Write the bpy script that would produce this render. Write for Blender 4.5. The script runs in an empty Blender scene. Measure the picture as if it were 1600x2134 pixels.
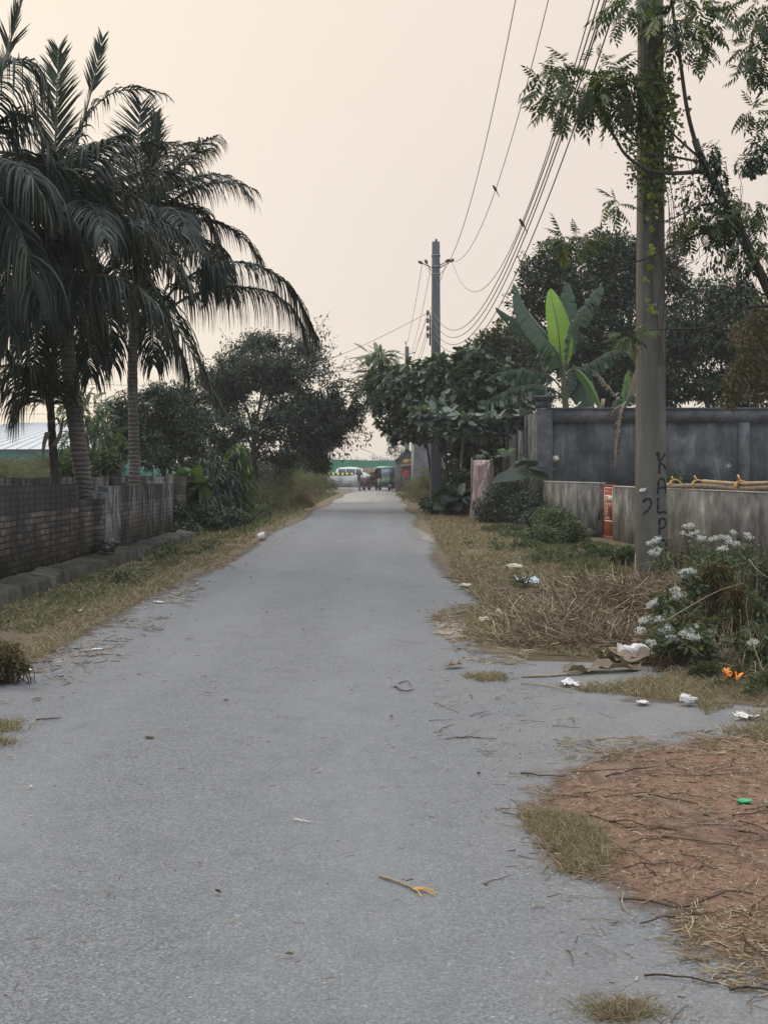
import bpy, bmesh, math, random
import numpy as np
from mathutils import Vector, Matrix
random.seed(11)
R = np.random.default_rng(11)
F, H, CX, HY = 2600.0, 1.5, 800.0, 985.0
scene = bpy.context.scene
COL = scene.collection
B = np.array

# ---------------------------------------------------------------- geometry helpers
def P(px, py, Y):
    """world point seen at a photo pixel, at distance Y down the road"""
    return np.array([(px - CX) / F * Y, Y, H - (py - HY) / F * Y])
def G(px, py, z=0.0):
    Y = (H - z) * F / (py - HY)
    return np.array([(px - CX) / F * Y, Y, z])
def nrm(v):
    v = np.asarray(v, float)
    return v / np.maximum(np.linalg.norm(v, axis=-1, keepdims=True), 1e-9)
def rnd(n, a=0., b=1.):
    return R.uniform(a, b, n)
def rdir(n):
    return nrm(R.normal(size=(n, 3)))

_lat = R.random((32, 32, 32))
def vnoise(p, s=1.0):
    p = np.asarray(p, float) * s
    i = np.floor(p).astype(int); f = p - i; f = f * f * (3 - 2 * f)
    o = 0
    for a in (0, 1):
        for b in (0, 1):
            for c in (0, 1):
                w = (f[..., 0] if a else 1 - f[..., 0]) * (f[..., 1] if b else 1 - f[..., 1]) * (f[..., 2] if c else 1 - f[..., 2])
                o = o + w * _lat[(i[..., 0] + a) % 32, (i[..., 1] + b) % 32, (i[..., 2] + c) % 32]
    return o

def mesh(name, V, Fs, mat=None, parent=None, smooth=False, attr=None, mats=None, midx=None):
    V = np.asarray(V, np.float32).reshape(-1, 3)
    if isinstance(Fs, np.ndarray): Fs = [Fs]
    loops, starts, tot, cur = [], [], 0, 0
    for f in Fs:
        f = np.asarray(f, np.int32)
        if f.size == 0: continue
        if f.ndim == 1: f = f[None]
        loops.append(f.ravel()); k = f.shape[1]; n = f.shape[0]
        starts.append(cur + np.arange(n) * k); cur += n * k
    loops = np.concatenate(loops); starts = np.concatenate(starts)
    me = bpy.data.meshes.new(name)
    me.vertices.add(len(V)); me.vertices.foreach_set('co', V.ravel())
    me.loops.add(len(loops)); me.loops.foreach_set('vertex_index', loops)
    me.polygons.add(len(starts)); me.polygons.foreach_set('loop_start', starts.astype(np.int32))
    if attr:
        for k, a in attr.items():
            at = me.attributes.new(k, 'FLOAT', 'POINT'); at.data.foreach_set('value', np.asarray(a, np.float32))
    for m in (mats or ([mat] if mat else [])): me.materials.append(m)
    if midx is not None: me.polygons.foreach_set('material_index', np.asarray(midx, np.int32))
    me.update(calc_edges=True); me.validate()
    if smooth: me.polygons.foreach_set('use_smooth', np.ones(len(me.polygons), bool))
    o = bpy.data.objects.new(name, me); COL.objects.link(o)
    if parent is not None:
        o.parent = parent
        o.matrix_parent_inverse = Matrix.Translation(-Vector(parent.location)) if not parent.get('rot') else parent.matrix_basis.inverted()
    return o
def tag(o, label=None, cat=None, group=None, kind=None):
    if label: o['label'] = label
    if cat: o['category'] = cat
    if group: o['group'] = group
    if kind: o['kind'] = kind
    return o
def thing(name, loc, label, cat, group=None):
    o = bpy.data.objects.new(name, None); COL.objects.link(o); o.location = [float(c) for c in loc]
    o.empty_display_size = .2
    return tag(o, label, cat, group)
def struct(o):
    o['kind'] = 'structure'; return o

class MB:
    def __init__(s): s.v = []; s.f = {}; s.n = 0; s.a = []
    def add(s, V, Fs, a=0.):
        V = np.asarray(V, float).reshape(-1, 3)
        if isinstance(Fs, np.ndarray) or (len(Fs) and np.isscalar(Fs[0][0])): Fs = [Fs]
        for f in Fs:
            f = np.asarray(f)
            if f.size == 0: continue
            if f.ndim == 1: f = f[None]
            s.f.setdefault(f.shape[1], []).append(f + s.n)
        s.v.append(V); s.n += len(V)
        s.a.append(np.broadcast_to(np.asarray(a, float), (len(V),)))
        return s
    def box(s, x0, x1, y0, y1, z0, z1, M=None):
        V = np.array([[x, y, z] for z in (z0, z1) for y in (y0, y1) for x in (x0, x1)], float)
        if M is not None: V = V @ np.array(M)[:3, :3].T + np.array(M)[:3, 3]
        return s.add(V, [[0, 2, 3, 1], [4, 5, 7, 6], [0, 1, 5, 4], [2, 6, 7, 3], [0, 4, 6, 2], [1, 3, 7, 5]])
    def tube(s, pts, r, k=6, a=0., cap=True):
        pts = np.asarray(pts, float); n = len(pts)
        r = np.broadcast_to(np.asarray(r, float), (n,))
        T = nrm(np.gradient(pts, axis=0))
        up = np.array([0, 0, 1.]) if abs(T[0][2]) < .9 else np.array([1., 0, 0])
        A = np.zeros((n, 3)); A[0] = nrm(np.cross(T[0], up))
        for i in range(1, n):
            v = A[i-1] - T[i] * np.dot(A[i-1], T[i]); A[i] = nrm(v)
        B = np.cross(T, A)
        th = np.arange(k) / k * 2 * np.pi
        V = pts[:, None] + r[:, None, None] * (np.cos(th)[None, :, None] * A[:, None] + np.sin(th)[None, :, None] * B[:, None])
        i = np.arange(n - 1)[:, None] * k; j = np.arange(k)[None]; j2 = (j + 1) % k
        q = np.stack([i + j, i + j2, i + k + j2, i + k + j], -1).reshape(-1, 4)
        Fs = [q]
        if cap: Fs += [np.arange(k)[::-1].copy(), np.arange(k) + (n - 1) * k]
        return s.add(V.reshape(-1, 3), Fs, a)
    def grid(s, A, a=0., closed=False):
        A = np.asarray(A, float); n, m = A.shape[:2]
        i = np.arange(n - 1)[:, None] * m; j = np.arange(m - 1)[None]
        q = np.stack([i + j, i + j + 1, i + m + j + 1, i + m + j], -1).reshape(-1, 4)
        return s.add(A.reshape(-1, 3), q, a)
    def lathe(s, prof, c, k=16):
        th = np.arange(k + 1) / k * 2 * np.pi
        pr = np.asarray(prof, float)
        A = np.stack([c[0] + pr[:, 0, None] * np.cos(th), c[1] + pr[:, 0, None] * np.sin(th), c[2] + pr[:, 1, None] + 0 * th], -1)
        return s.grid(A)
    def prism(s, poly, axis, a0, a1):
        """extrude a 2-D outline along an axis; poly in the two other axes' order"""
        n = len(poly); V = []
        for a in (a0, a1):
            for (u, w) in poly: V.append({0: (a, u, w), 1: (u, a, w), 2: (u, w, a)}[axis])
        i = np.arange(n); j = (i + 1) % n
        return s.add(V, [np.stack([i, j, j + n, i + n], -1), i[::-1].copy(), i + n])
    def build(s, name, mat, parent=None, smooth=False):
        return mesh(name, np.concatenate(s.v), [np.concatenate(x) for x in s.f.values()], mat, parent, smooth, {'var': np.concatenate(s.a)})

def spline(pts, n):
    p = np.asarray(pts, float)
    if len(p) == 2: return p[0] + (p[1] - p[0]) * np.linspace(0, 1, n)[:, None]
    q = np.vstack([2 * p[0] - p[1], p, 2 * p[-1] - p[-2]])
    d = np.concatenate([[0], np.cumsum(np.linalg.norm(np.diff(p, axis=0), axis=1))]); d /= d[-1]
    out = []
    for t in np.linspace(0, 1, n):
        i = min(np.searchsorted(d, t, 'right') - 1, len(p) - 2); u = (t - d[i]) / max(d[i+1] - d[i], 1e-9)
        a, b, c, e = q[i], q[i+1], q[i+2], q[i+3]
        out.append(.5 * (2*b + (c - a)*u + (2*a - 5*b + 4*c - e)*u*u + (3*b - a - 3*c + e)*u**3))
    return np.array(out)

def inst(tv, tf, O, X, N, S, var=None):
    """place many copies of one leaf: returns V, F, var"""
    tv = np.asarray(tv, float); tf = np.asarray(tf)
    O = np.asarray(O, float); n = len(O)
    X = nrm(X); Yv = nrm(np.cross(N, X)); N = np.cross(X, Yv)
    S = np.broadcast_to(np.asarray(S, float), (n,))[:, None, None]
    V = O[:, None] + S * (tv[None, :, 0:1] * X[:, None] + tv[None, :, 1:2] * Yv[:, None] + tv[None, :, 2:3] * N[:, None])
    Fq = tf[None] + (np.arange(n) * len(tv))[:, None, None]
    if var is None: var = R.random(n)
    return V.reshape(-1, 3), Fq.reshape(-1, tf.shape[1]), np.repeat(var, len(tv))
L6 = (np.array([[0, 0, 0], [.3, .2, .05], [.7, .17, .02], [1, 0, -.08], [.7, -.17, .02], [.3, -.2, .05]]), np.array([[0, 3, 2, 1], [0, 5, 4, 3]]))
LBROAD = (np.array([[0, 0, 0], [.22, .3, .06], [.65, .33, .03], [1, 0, -.12], [.65, -.33, .03], [.22, -.3, .06]]), L6[1])
LTHIN = (L6[0] * np.array([1, .45, 1]) + np.array([[0, 0, 0], [0, 0, 0], [0, 0, -.06], [0, 0, -.15], [0, 0, -.06], [0, 0, 0]]), L6[1])
LHEART = (np.array([[.1, 0, 0], [-.08, .25, .03], [.15, .48, .02], [.6, .3, 0], [1, 0, -.1], [.6, -.3, 0], [.15, -.48, .02], [-.08, -.25, .03]]),
          np.array([[0, 3, 2, 1], [0, 4, 3, 3], [0, 7, 6, 5], [0, 5, 4, 4]]))
LHEART = (LHEART[0], np.array([[0, 3, 2, 1], [0, 7, 6, 5]]))
LHEART = (np.array([[.05, 0, 0], [-.08, .26, .03], [.2, .46, .02], [1, 0, -.1], [.2, -.46, .02], [-.08, -.26, .03]]), np.array([[0, 3, 2, 1], [0, 5, 4, 3]]))
def pinnate(pairs, ll, lw, droop=.25, term=True):
    tv, tf = [], []
    def leaf(o, d, s=1):
        d = nrm(d); y = nrm(np.cross([0, 0, 1], d)); b = len(tv)
        for (u, w, z) in ((0, 0, 0), (.35, .5, 0), (1, 0, -.12), (.35, -.5, 0)): tv.append(np.array(o) + d * u * ll * s + y * w * lw * s + np.array([0, 0, z * ll]))
        tf.append([b, b+3, b+2, b+1])
    for i in range(pairs):
        t = (i + .7) / (pairs + .3); o = np.array([t, 0, -.2 * t * t])
        s = .75 + .5 * math.sin(math.pi * (t * .8 + .1)) - .25
        for sg in (-1, 1): leaf(o, [.55, sg * .85, -droop - .2 * (i % 2)], s)
    if term: leaf([1, 0, -.2], [1, 0, -.5])
    b = len(tv); tv += [np.array([0, .008, 0]), np.array([1, .004, -.2]), np.array([1, -.004, -.2]), np.array([0, -.008, 0])]; tf.append([b, b+1, b+2, b+3])
    return np.array(tv), np.array(tf)
PIN = pinnate(5, .44, .17, .45)
PINFINE = pinnate(11, .24, .12, .05)

# ---------------------------------------------------------------- material helpers
class NT:
    def __init__(s, name):
        s.m = bpy.data.materials.new(name); s.m.use_nodes = True; s.t = s.m.node_tree; s.t.nodes.clear()
        s.out = s.n('ShaderNodeOutputMaterial')
    def n(s, typ, **kw):
        nd = s.t.nodes.new(typ)
        for k, v in kw.items():
            if k.startswith('i_'):
                key = k[2:]; key = int(key) if key.isdigit() else key
                s.set(nd, key, v)
            else: setattr(nd, k, v)
        return nd
    def set(s, nd, key, v):
        if isinstance(v, bpy.types.NodeSocket): s.t.links.new(v, nd.inputs[key])
        elif isinstance(v, bpy.types.Node): s.t.links.new(v.outputs[0], nd.inputs[key])
        else:
            i = nd.inputs[key]
            if i.type == 'RGBA' and len(v) == 3: v = (*v, 1)
            i.default_value = v
    def noise(s, scale, detail=4, rough=.55, vec=None, dist=0.):
        nd = s.n('ShaderNodeTexNoise'); nd.inputs['Scale'].default_value = scale; nd.inputs['Detail'].default_value = detail
        nd.inputs['Roughness'].default_value = rough; nd.inputs['Distortion'].default_value = dist
        if vec is not None: s.set(nd, 'Vector', vec)
        return nd.outputs[0]
    def ramp(s, fac, *stops, interp='LINEAR'):
        nd = s.n('ShaderNodeValToRGB'); s.set(nd, 0, fac); cr = nd.color_ramp; cr.interpolation = interp
        while len(cr.elements) < len(stops): cr.elements.new(.5)
        for e, (p, c) in zip(cr.elements, stops):
            e.position = p; c = (c, c, c) if np.isscalar(c) else c; e.color = (*c, 1) if len(c) == 3 else c
        return nd.outputs[0]
    def mix(s, fac, a, b, mode='MIX'):
        nd = s.n('ShaderNodeMix', data_type='RGBA', blend_type=mode)
        s.set(nd, 0, fac); s.set(nd, 6, a); s.set(nd, 7, b); return nd.outputs[2]
    def math(s, op, a, b=0., c=0.):
        nd = s.n('ShaderNodeMath', operation=op); s.set(nd, 0, a); s.set(nd, 1, b); s.set(nd, 2, c); return nd.outputs[0]
    def coord(s, k='Object'): return s.n('ShaderNodeTexCoord').outputs[k]
    def map(s, vec, scale=(1, 1, 1), loc=(0, 0, 0), rot=(0, 0, 0)):
        nd = s.n('ShaderNodeMapping'); s.set(nd, 0, vec); nd.inputs['Scale'].default_value = scale
        nd.inputs['Location'].default_value = loc; nd.inputs['Rotation'].default_value = rot; return nd.outputs[0]
    def bump(s, h, strength=.4, dist=.02):
        nd = s.n('ShaderNodeBump'); nd.inputs['Strength'].default_value = strength; nd.inputs['Distance'].default_value = dist
        s.set(nd, 'Height', h); return nd.outputs[0]
    def attr(s, name): return s.n('ShaderNodeAttribute', attribute_name=name).outputs['Fac']
    def bsdf(s, col, rough=.8, normal=None, spec=.3, metal=0., **kw):
        b = s.n('ShaderNodeBsdfPrincipled'); s.set(b, 'Base Color', col); s.set(b, 'Roughness', rough); s.set(b, 'Metallic', metal)
        s.set(b, 'Specular IOR Level', spec)
        if normal is not None: s.set(b, 'Normal', normal)
        for k, v in kw.items(): s.set(b, k.replace('_', ' '), v)
        return b
    def done(s, sh):
        s.t.links.new(sh.outputs[0], s.out.inputs[0]); return s.m

def plain(name, col, rough=.7, spec=.3, metal=0., var=.25, scale=6., bump=0.):
    t = NT(name); co = t.coord(); n = t.noise(scale, 5, .6, co)
    c = t.ramp(n, (.3, tuple(x * (1 - var) for x in col)), (.7, tuple(min(1, x * (1 + var)) for x in col)))
    nm = t.bump(t.noise(scale * 6, 4, .6, co), bump, .01) if bump else None
    return t.done(t.bsdf(c, rough, nm, spec, metal))
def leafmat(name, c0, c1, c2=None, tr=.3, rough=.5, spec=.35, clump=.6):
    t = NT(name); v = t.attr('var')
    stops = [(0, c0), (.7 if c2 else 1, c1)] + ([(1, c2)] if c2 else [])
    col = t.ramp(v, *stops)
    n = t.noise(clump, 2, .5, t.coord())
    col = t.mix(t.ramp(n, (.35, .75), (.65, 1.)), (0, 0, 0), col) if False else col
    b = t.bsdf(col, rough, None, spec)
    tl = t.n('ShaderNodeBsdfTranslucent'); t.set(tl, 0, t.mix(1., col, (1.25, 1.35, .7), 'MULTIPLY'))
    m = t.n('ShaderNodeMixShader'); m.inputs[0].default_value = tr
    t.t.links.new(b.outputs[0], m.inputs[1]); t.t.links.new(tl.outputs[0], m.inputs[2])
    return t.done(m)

def bark(name, c0, c1, sc=(8, 8, 2)):
    t = NT(name); co = t.map(t.coord(), sc); n = t.noise(2., 6, .65, co)
    return t.done(t.bsdf(t.ramp(n, (.3, c0), (.7, c1)), .9, t.bump(n, .7, .03), .1))

def streaky(name, stops, sx=7., sz=.55, big=.7, bump=.25, rough=.9, ws=.6, wb=.32):
    """weathered concrete / plaster with rain streaks running down"""
    t = NT(name); co = t.coord()
    st = t.noise(1., 7, .72, t.map(co, (sx, sx, sz)), .5)
    bg = t.noise(big, 4, .6, co); fn = t.noise(60., 4, .7, co)
    v = t.math('ADD', t.math('MULTIPLY', st, ws), t.math('ADD', t.math('MULTIPLY', bg, wb), t.math('MULTIPLY', fn, .1)))
    v = t.math('ADD', t.math('MULTIPLY', t.math('SUBTRACT', v, .52), 1.9), .5)
    return t.done(t.bsdf(t.ramp(v, *stops), rough, t.bump(t.math('ADD', fn, st), bump, .008), .2))

M = {}
def make_mats():
    # asphalt: grey-blue worn surface, light aggregate, dust
    t = NT('asphalt'); co = t.coord()
    ag = t.n('ShaderNodeTexVoronoi', feature='F1'); ag.inputs['Scale'].default_value = 120.; t.set(ag, 'Vector', co)
    agc = t.n('ShaderNodeSeparateColor'); t.set(agc, 0, ag.outputs['Color'])
    fine = t.noise(170., 3, .7, co); big = t.noise(.55, 5, .6, t.map(co, (1, .45, 1)), .6); mid = t.noise(4., 5, .65, co, .5)
    base = t.ramp(agc.outputs[0], (0, (.082, .087, .093)), (.5, (.147, .153, .16)), (.92, (.21, .217, .225)), (.985, (.235, .24, .246)), (1., (.36, .363, .367)))
    base = t.mix(t.ramp(fine, (.35, .6), (.6, 0.)), base, (.075, .077, .08))
    base = t.mix(t.ramp(big, (.38, 0.), (.68, .55)), base, (.168, .173, .18))
    base = t.mix(t.ramp(mid, (.5, 0.), (.75, .55)), base, (.085, .088, .094))
    base = t.mix(t.ramp(t.noise(26., 4, .7, co), (.5, 0.), (.75, .4)), base, (.19, .198, .208))
    spots = t.noise(2.3, 2, .5, t.map(co, (1, .6, 1), (3, 7, 0)), 1.)
    base = t.mix(t.ramp(spots, (.70, 0.), (.76, .5)), base, (.07, .068, .068))
    sx = t.n('ShaderNodeSeparateXYZ'); t.set(sx, 0, co)
    # faint polished wheel paths running along the lane, and a few old cracks
    wl = t.math('ABSOLUTE', t.math('SUBTRACT', t.math('ABSOLUTE', t.math('ADD', sx.outputs[0], .95)), .78))
    base = t.mix(t.math('MULTIPLY', t.ramp(wl, (.12, 1.), (.5, 0.)), t.ramp(t.noise(1.3, 5, .65, t.map(co, (1, .25, 1))), (.35, 0.), (.7, .5))), base, (.19, .198, .207))
    # thin dust that traffic leaves on the two outer strips of the lane
    ex = t.math('ABSOLUTE', t.math('ADD', sx.outputs[0], 1.0))
    dust = t.math('MULTIPLY', t.ramp(t.math('MULTIPLY', ex, .4), (.5, 0.), (.85, 1.)), t.ramp(t.noise(1.6, 5, .6, co), (.4, 0.), (.75, .75)))
    base = t.mix(dust, base, (.2, .185, .165))
    hgt = t.math('ADD', t.math('MULTIPLY', ag.outputs['Distance'], -1.), t.math('MULTIPLY', fine, .5))
    M['asphalt'] = t.done(t.bsdf(base, .82, t.bump(hgt, .55, .006), .35))
    # ground: brown soil with dry grass tint
    t = NT('ground_soil'); co = t.coord()
    n1 = t.noise(.35, 5, .6, co); n2 = t.noise(7., 6, .7, co); n3 = t.noise(60., 3, .7, co)
    c = t.mix(n1, (.105, .08, .052), (.13, .115, .066)); c = t.mix(t.ramp(n2, (.35, .6), (.65, 0.)), c, (.06, .045, .032))
    c = t.mix(t.ramp(n3, (.55, 0.), (.75, .5)), c, (.2, .165, .115))
    M['soil'] = t.done(t.bsdf(c, .95, t.bump(t.math('ADD', n2, n3), .8, .03), .1))
    def soft(name, c0, c1, c2, th=.5, gain=1., nsc=3.):
        t = NT(name); co = t.coord(); e = t.attr('edge')
        n1 = t.noise(1.2, 5, .65, co); n2 = t.noise(9., 6, .7, co); n3 = t.noise(75., 3, .7, co)
        c = t.mix(n1, c0, c1); c = t.mix(t.ramp(n2, (.45, 0.), (.75, .6)), c, c2); c = t.mix(t.ramp(n3, (.56, 0.), (.72, .55)), c, tuple(min(.5, x * 2.0) for x in c1))
        c = t.mix(t.ramp(n3, (.25, .6), (.42, 0.)), c, tuple(x * .45 for x in c0))
        b = t.bsdf(c, .95, t.bump(t.math('ADD', n2, n3), .8, .02), .1)
        ns = t.math('ADD', t.math('MULTIPLY', t.noise(nsc, 7, .75, co), .62), t.math('MULTIPLY', t.noise(28., 4, .75, co), .38))
        ns = t.math('ADD', t.math('MULTIPLY', t.math('SUBTRACT', ns, .5), 3.2), .5)
        e2 = t.math('SUBTRACT', t.math('MULTIPLY', e, 3.4), 1.)
        fac = t.ramp(t.math('SUBTRACT', e2, ns), (0., 0.), (.75, 1.))
        tr = t.n('ShaderNodeBsdfTransparent'); mx = t.n('ShaderNodeMixShader'); t.set(mx, 0, fac)
        t.t.links.new(tr.outputs[0], mx.inputs[1]); t.t.links.new(b.outputs[0], mx.inputs[2]); return t.done(mx)
    M['reddirt'] = soft('red_dirt', (.145, .084, .058), (.225, .14, .1), (.28, .205, .157), .5, 1.35)
    M['verge'] = soft('verge_soil', (.13, .105, .07), (.19, .155, .105), (.08, .06, .042), .5, 1.3)
    M['track'] = soft('track_dust', (.175, .115, .086), (.235, .17, .13), (.15, .1, .075), .5, 1.15, 2.)
    M['paledust'] = soft('pale_dust', (.27, .255, .23), (.32, .3, .27), (.22, .2, .175), .5, 1.15, 2.)
    # old brick wall, coordinates: along the wall / up
    def brick(name, axis):
        t = NT(name); co = t.coord(); s = t.n('ShaderNodeSeparateXYZ'); t.set(s, 0, co)
        cb = t.n('ShaderNodeCombineXYZ'); t.set(cb, 0, s.outputs[axis]); t.set(cb, 1, s.outputs[2])
        wn = t.n('ShaderNodeTexNoise'); wn.inputs['Scale'].default_value = 3.5; wn.inputs['Detail'].default_value = 4; t.set(wn, 'Vector', cb)
        wob = t.n('ShaderNodeVectorMath', operation='MULTIPLY_ADD'); t.set(wob, 0, wn.outputs[1]); wob.inputs[1].default_value = (.05, .045, 0); t.set(wob, 2, cb); wob = wob.outputs[0]
        bt = t.n('ShaderNodeTexBrick', offset=.5); t.set(bt, 'Vector', wob); bt.inputs['Scale'].default_value = 1.
        bt.inputs['Brick Width'].default_value = .26; bt.inputs['Row Height'].default_value = .084; bt.inputs['Mortar Size'].default_value = .011
        bt.inputs['Mortar Smooth'].default_value = .35; bt.inputs['Bias'].default_value = 0.
        t.set(bt, 'Color1', (.145, .117, .096)); t.set(bt, 'Color2', (.06, .053, .048)); t.set(bt, 'Mortar', (.02, .019, .018))
        gr = t.noise(1.1, 6, .65, co, .5); st = t.noise(1., 5, .7, t.map(co, (5, 5, 1.6)), 1.2); fn = t.noise(45., 4, .7, co)
        c = t.mix(t.ramp(gr, (.38, .9), (.6, 0.)), bt.outputs[0], (.02, .021, .023))
        c = t.mix(t.ramp(fn, (.55, 0.), (.75, .5)), c, (.15, .14, .13))
        c = t.mix(t.ramp(st, (.57, 0.), (.72, .5)), c, (.13, .126, .12))
        c = t.mix(t.ramp(s.outputs[2], (.95, 0.), (1.2, .8)), c, (.026, .025, .024))
        low = t.ramp(s.outputs[2], (.15, .7), (.62, 0.))
        c = t.mix(t.math('MULTIPLY', low, gr), c, (.07, .07, .036))
        pl = t.noise(.8, 3, .5, t.map(co, (1, 1, .6), (4.2, 1.7, 0)), .8)       # remains of thin plaster
        c = t.mix(t.ramp(pl, (.62, 0.), (.66, .75)), c, t.mix(t.ramp(st, (.4, 0.), (.65, 1.)), (.04, .042, .044), (.2, .2, .195)))
        if axis == 1:
            yv = s.outputs[1]; wob2 = t.math('MULTIPLY', t.math('SUBTRACT', t.noise(2.2, 5, .7, co), .5), 1.1)
            ym = t.math('ABSOLUTE', t.math('SUBTRACT', t.math('ADD', yv, wob2), 21.25)); pz = t.ramp(s.outputs[2], (.45, 0.), (.62, 1.))
            c = t.mix(t.math('MULTIPLY', t.ramp(ym, (.55, .85), (.75, 0.)), t.ramp(st, (.35, .55), (.6, 1.))), c, t.mix(t.ramp(st, (.4, 0.), (.62, 1.)), (.06, .062, .064), (.27, .28, .285)))
            far = t.math('MULTIPLY', t.ramp(t.math('MULTIPLY', yv, .03), (.64, 0.), (.68, 1.)), t.ramp(t.noise(1., 6, .7, t.map(co, (2.6, 2.6, 1.1), (3, 1, 0)), 1.), (.48, 0.), (.66, .7)))
            c = t.mix(far, c, (.19, .185, .175))
        hb = t.math('ADD', t.math('MULTIPLY', bt.outputs['Fac'], -1.), t.math('MULTIPLY', fn, .55))
        M[name] = t.done(t.bsdf(c, .95, t.bump(hb, .9, .018), .12))
    brick('brick_long', 1)
    M['footing'] = streaky('footing_concrete', [(.3, (.018, .017, .015)), (.48, (.045, .042, .034)), (.62, (.08, .075, .062)), (.85, (.15, .145, .13))], 3., 2., 1.2, .7)
    M['darkwall'] = streaky('dark_concrete', [(.2, (.018, .02, .022)), (.42, (.043, .047, .051)), (.58, (.075, .081, .087)), (.82, (.18, .187, .194))], 2.2, .6, 1.3, .4, ws=.46, wb=.46)
    M['darkbeam'] = streaky('beam_concrete', [(.35, (.05, .053, .058)), (.55, (.085, .09, .098)), (.78, (.15, .155, .165))], 3., 3., .8, .25)
    M['lowwall'] = streaky('plaster_wall', [(.15, (.024, .025, .025)), (.4, (.08, .082, .081)), (.58, (.15, .151, .148)), (.8, (.32, .32, .312))], 3.2, 1.5, 2.1, .5, ws=.42, wb=.5)
    M['pole'] = streaky('pole_concrete', [(.2, (.065, .062, .054)), (.5, (.115, .11, .097)), (.8, (.165, .157, .14))], 5., .7, .9, .35)
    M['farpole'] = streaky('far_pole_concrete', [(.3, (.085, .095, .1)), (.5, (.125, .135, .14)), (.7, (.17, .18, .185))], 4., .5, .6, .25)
    # palm trunk with ring scars
    t = NT('palm_trunk'); co = t.coord(); s = t.n('ShaderNodeSeparateXYZ'); t.set(s, 0, co)
    zz = t.math('ADD', t.math('MULTIPLY', s.outputs[2], 12.5), t.math('MULTIPLY', t.noise(3., 3, .6, co), 1.6))
    ring = t.math('ABSOLUTE', t.math('SUBTRACT', t.math('FRACT', zz), .5)); n = t.noise(5., 6, .65, co); st = t.noise(1., 5, .6, t.map(co, (9, 9, 1.5)))
    c = t.ramp(n, (.3, (.085, .076, .066)), (.7, (.17, .155, .135))); c = t.mix(t.ramp(ring, (.36, 0.), (.48, .75)), c, (.035, .031, .028))
    c = t.mix(t.ramp(st, (.58, 0.), (.7, .5)), c, (.25, .24, .22))
    M['palmtrunk'] = t.done(t.bsdf(c, .9, t.bump(t.math('ADD', n, t.math('MULTIPLY', ring, -1.5)), .8, .03), .1))
    M['bark'] = bark('bark', (.028, .025, .022), (.075, .066, .056))
    M['barklight'] = bark('pale_bark', (.07, .062, .052), (.15, .135, .115))
    M['twig'] = bark('twig_bark', (.06, .04, .028), (.15, .11, .08), (30, 30, 30))
    M['twigpale'] = bark('pale_twig', (.24, .19, .13), (.42, .35, .26), (30, 30, 30))
    M['twigdark'] = bark('dark_twig', (.035, .026, .019), (.1, .075, .055), (30, 30, 30))
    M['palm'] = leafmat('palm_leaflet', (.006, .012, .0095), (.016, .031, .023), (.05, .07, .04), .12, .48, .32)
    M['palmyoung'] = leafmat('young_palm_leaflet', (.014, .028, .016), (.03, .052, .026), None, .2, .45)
    M['rachis'] = plain('palm_rachis', (.07, .08, .045), .6)
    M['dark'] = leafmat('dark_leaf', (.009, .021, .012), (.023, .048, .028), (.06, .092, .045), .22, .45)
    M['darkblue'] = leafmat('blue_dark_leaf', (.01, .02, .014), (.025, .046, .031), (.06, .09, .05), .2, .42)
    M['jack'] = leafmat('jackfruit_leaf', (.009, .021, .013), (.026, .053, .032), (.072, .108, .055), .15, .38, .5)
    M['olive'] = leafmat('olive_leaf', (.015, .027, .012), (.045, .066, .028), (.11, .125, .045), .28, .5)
    M['teak'] = leafmat('broad_leaf', (.018, .037, .025), (.046, .08, .053), (.12, .155, .085), .22, .45, .45)
    M['teakpale'] = leafmat('pale_broad_leaf', (.06, .085, .07), (.11, .145, .12), (.15, .19, .14), .2, .42, .5)
    M['acacia'] = leafmat('feathery_leaf', (.04, .07, .035), (.085, .13, .06), (.13, .18, .08), .3, .5)
    M['mid'] = leafmat('mid_green_leaf', (.03, .055, .022), (.065, .105, .04), (.11, .15, .055), .3, .5)
    M['bluegreen'] = leafmat('blue_green_leaf', (.016, .03, .025), (.04, .064, .05), (.085, .115, .08), .2, .45)
    M['lime'] = leafmat('lime_leaf', (.1, .16, .03), (.19, .25, .05), (.28, .3, .07), .4, .45)
    M['neem'] = leafmat('neem_leaf', (.028, .045, .022), (.06, .085, .04), (.13, .15, .04), .3, .48)
    M['vine'] = leafmat('vine_leaf', (.045, .06, .02), (.12, .14, .035), (.26, .26, .05), .38, .48)
    M['dryweed'] = leafmat('dry_weed_leaf', (.1, .095, .055), (.17, .165, .095), (.24, .235, .16), .25, .7, .15)
    M['weed'] = leafmat('weed_leaf', (.04, .058, .032), (.085, .11, .062), (.16, .18, .1), .3, .55, .2)
    M['brownleaf'] = leafmat('brown_leaf', (.06, .042, .024), (.11, .085, .045), (.14, .14, .06), .25, .6, .15)
    M['grass'] = leafmat('grass_blade', (.14, .115, .075), (.24, .2, .135), (.4, .34, .24), .25, .65, .15)
    M['grassgreen'] = leafmat('green_grass_blade', (.055, .072, .03), (.11, .12, .055), (.22, .19, .1), .25, .6, .15)
    M['straw'] = leafmat('straw', (.12, .085, .05), (.27, .205, .13), (.45, .37, .26), .1, .7, .15)
    M['hay'] = leafmat('dry_heap_stem', (.06, .043, .031), (.22, .165, .115), (.46, .38, .27), .1, .75, .1)
    M['heap_shade'] = plain('heap_core', (.03, .021, .015), .95, .1, 0, .5, 9., .8)  # near-black core colour stands in for shade in the gaps between stems
    M['banana'] = leafmat('banana_leaf', (.028, .055, .038), (.058, .098, .066), None, .25, .38, .5)
    M['bananalime'] = leafmat('young_banana_leaf', (.13, .25, .03), (.25, .4, .05), None, .45, .38, .5)
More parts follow.
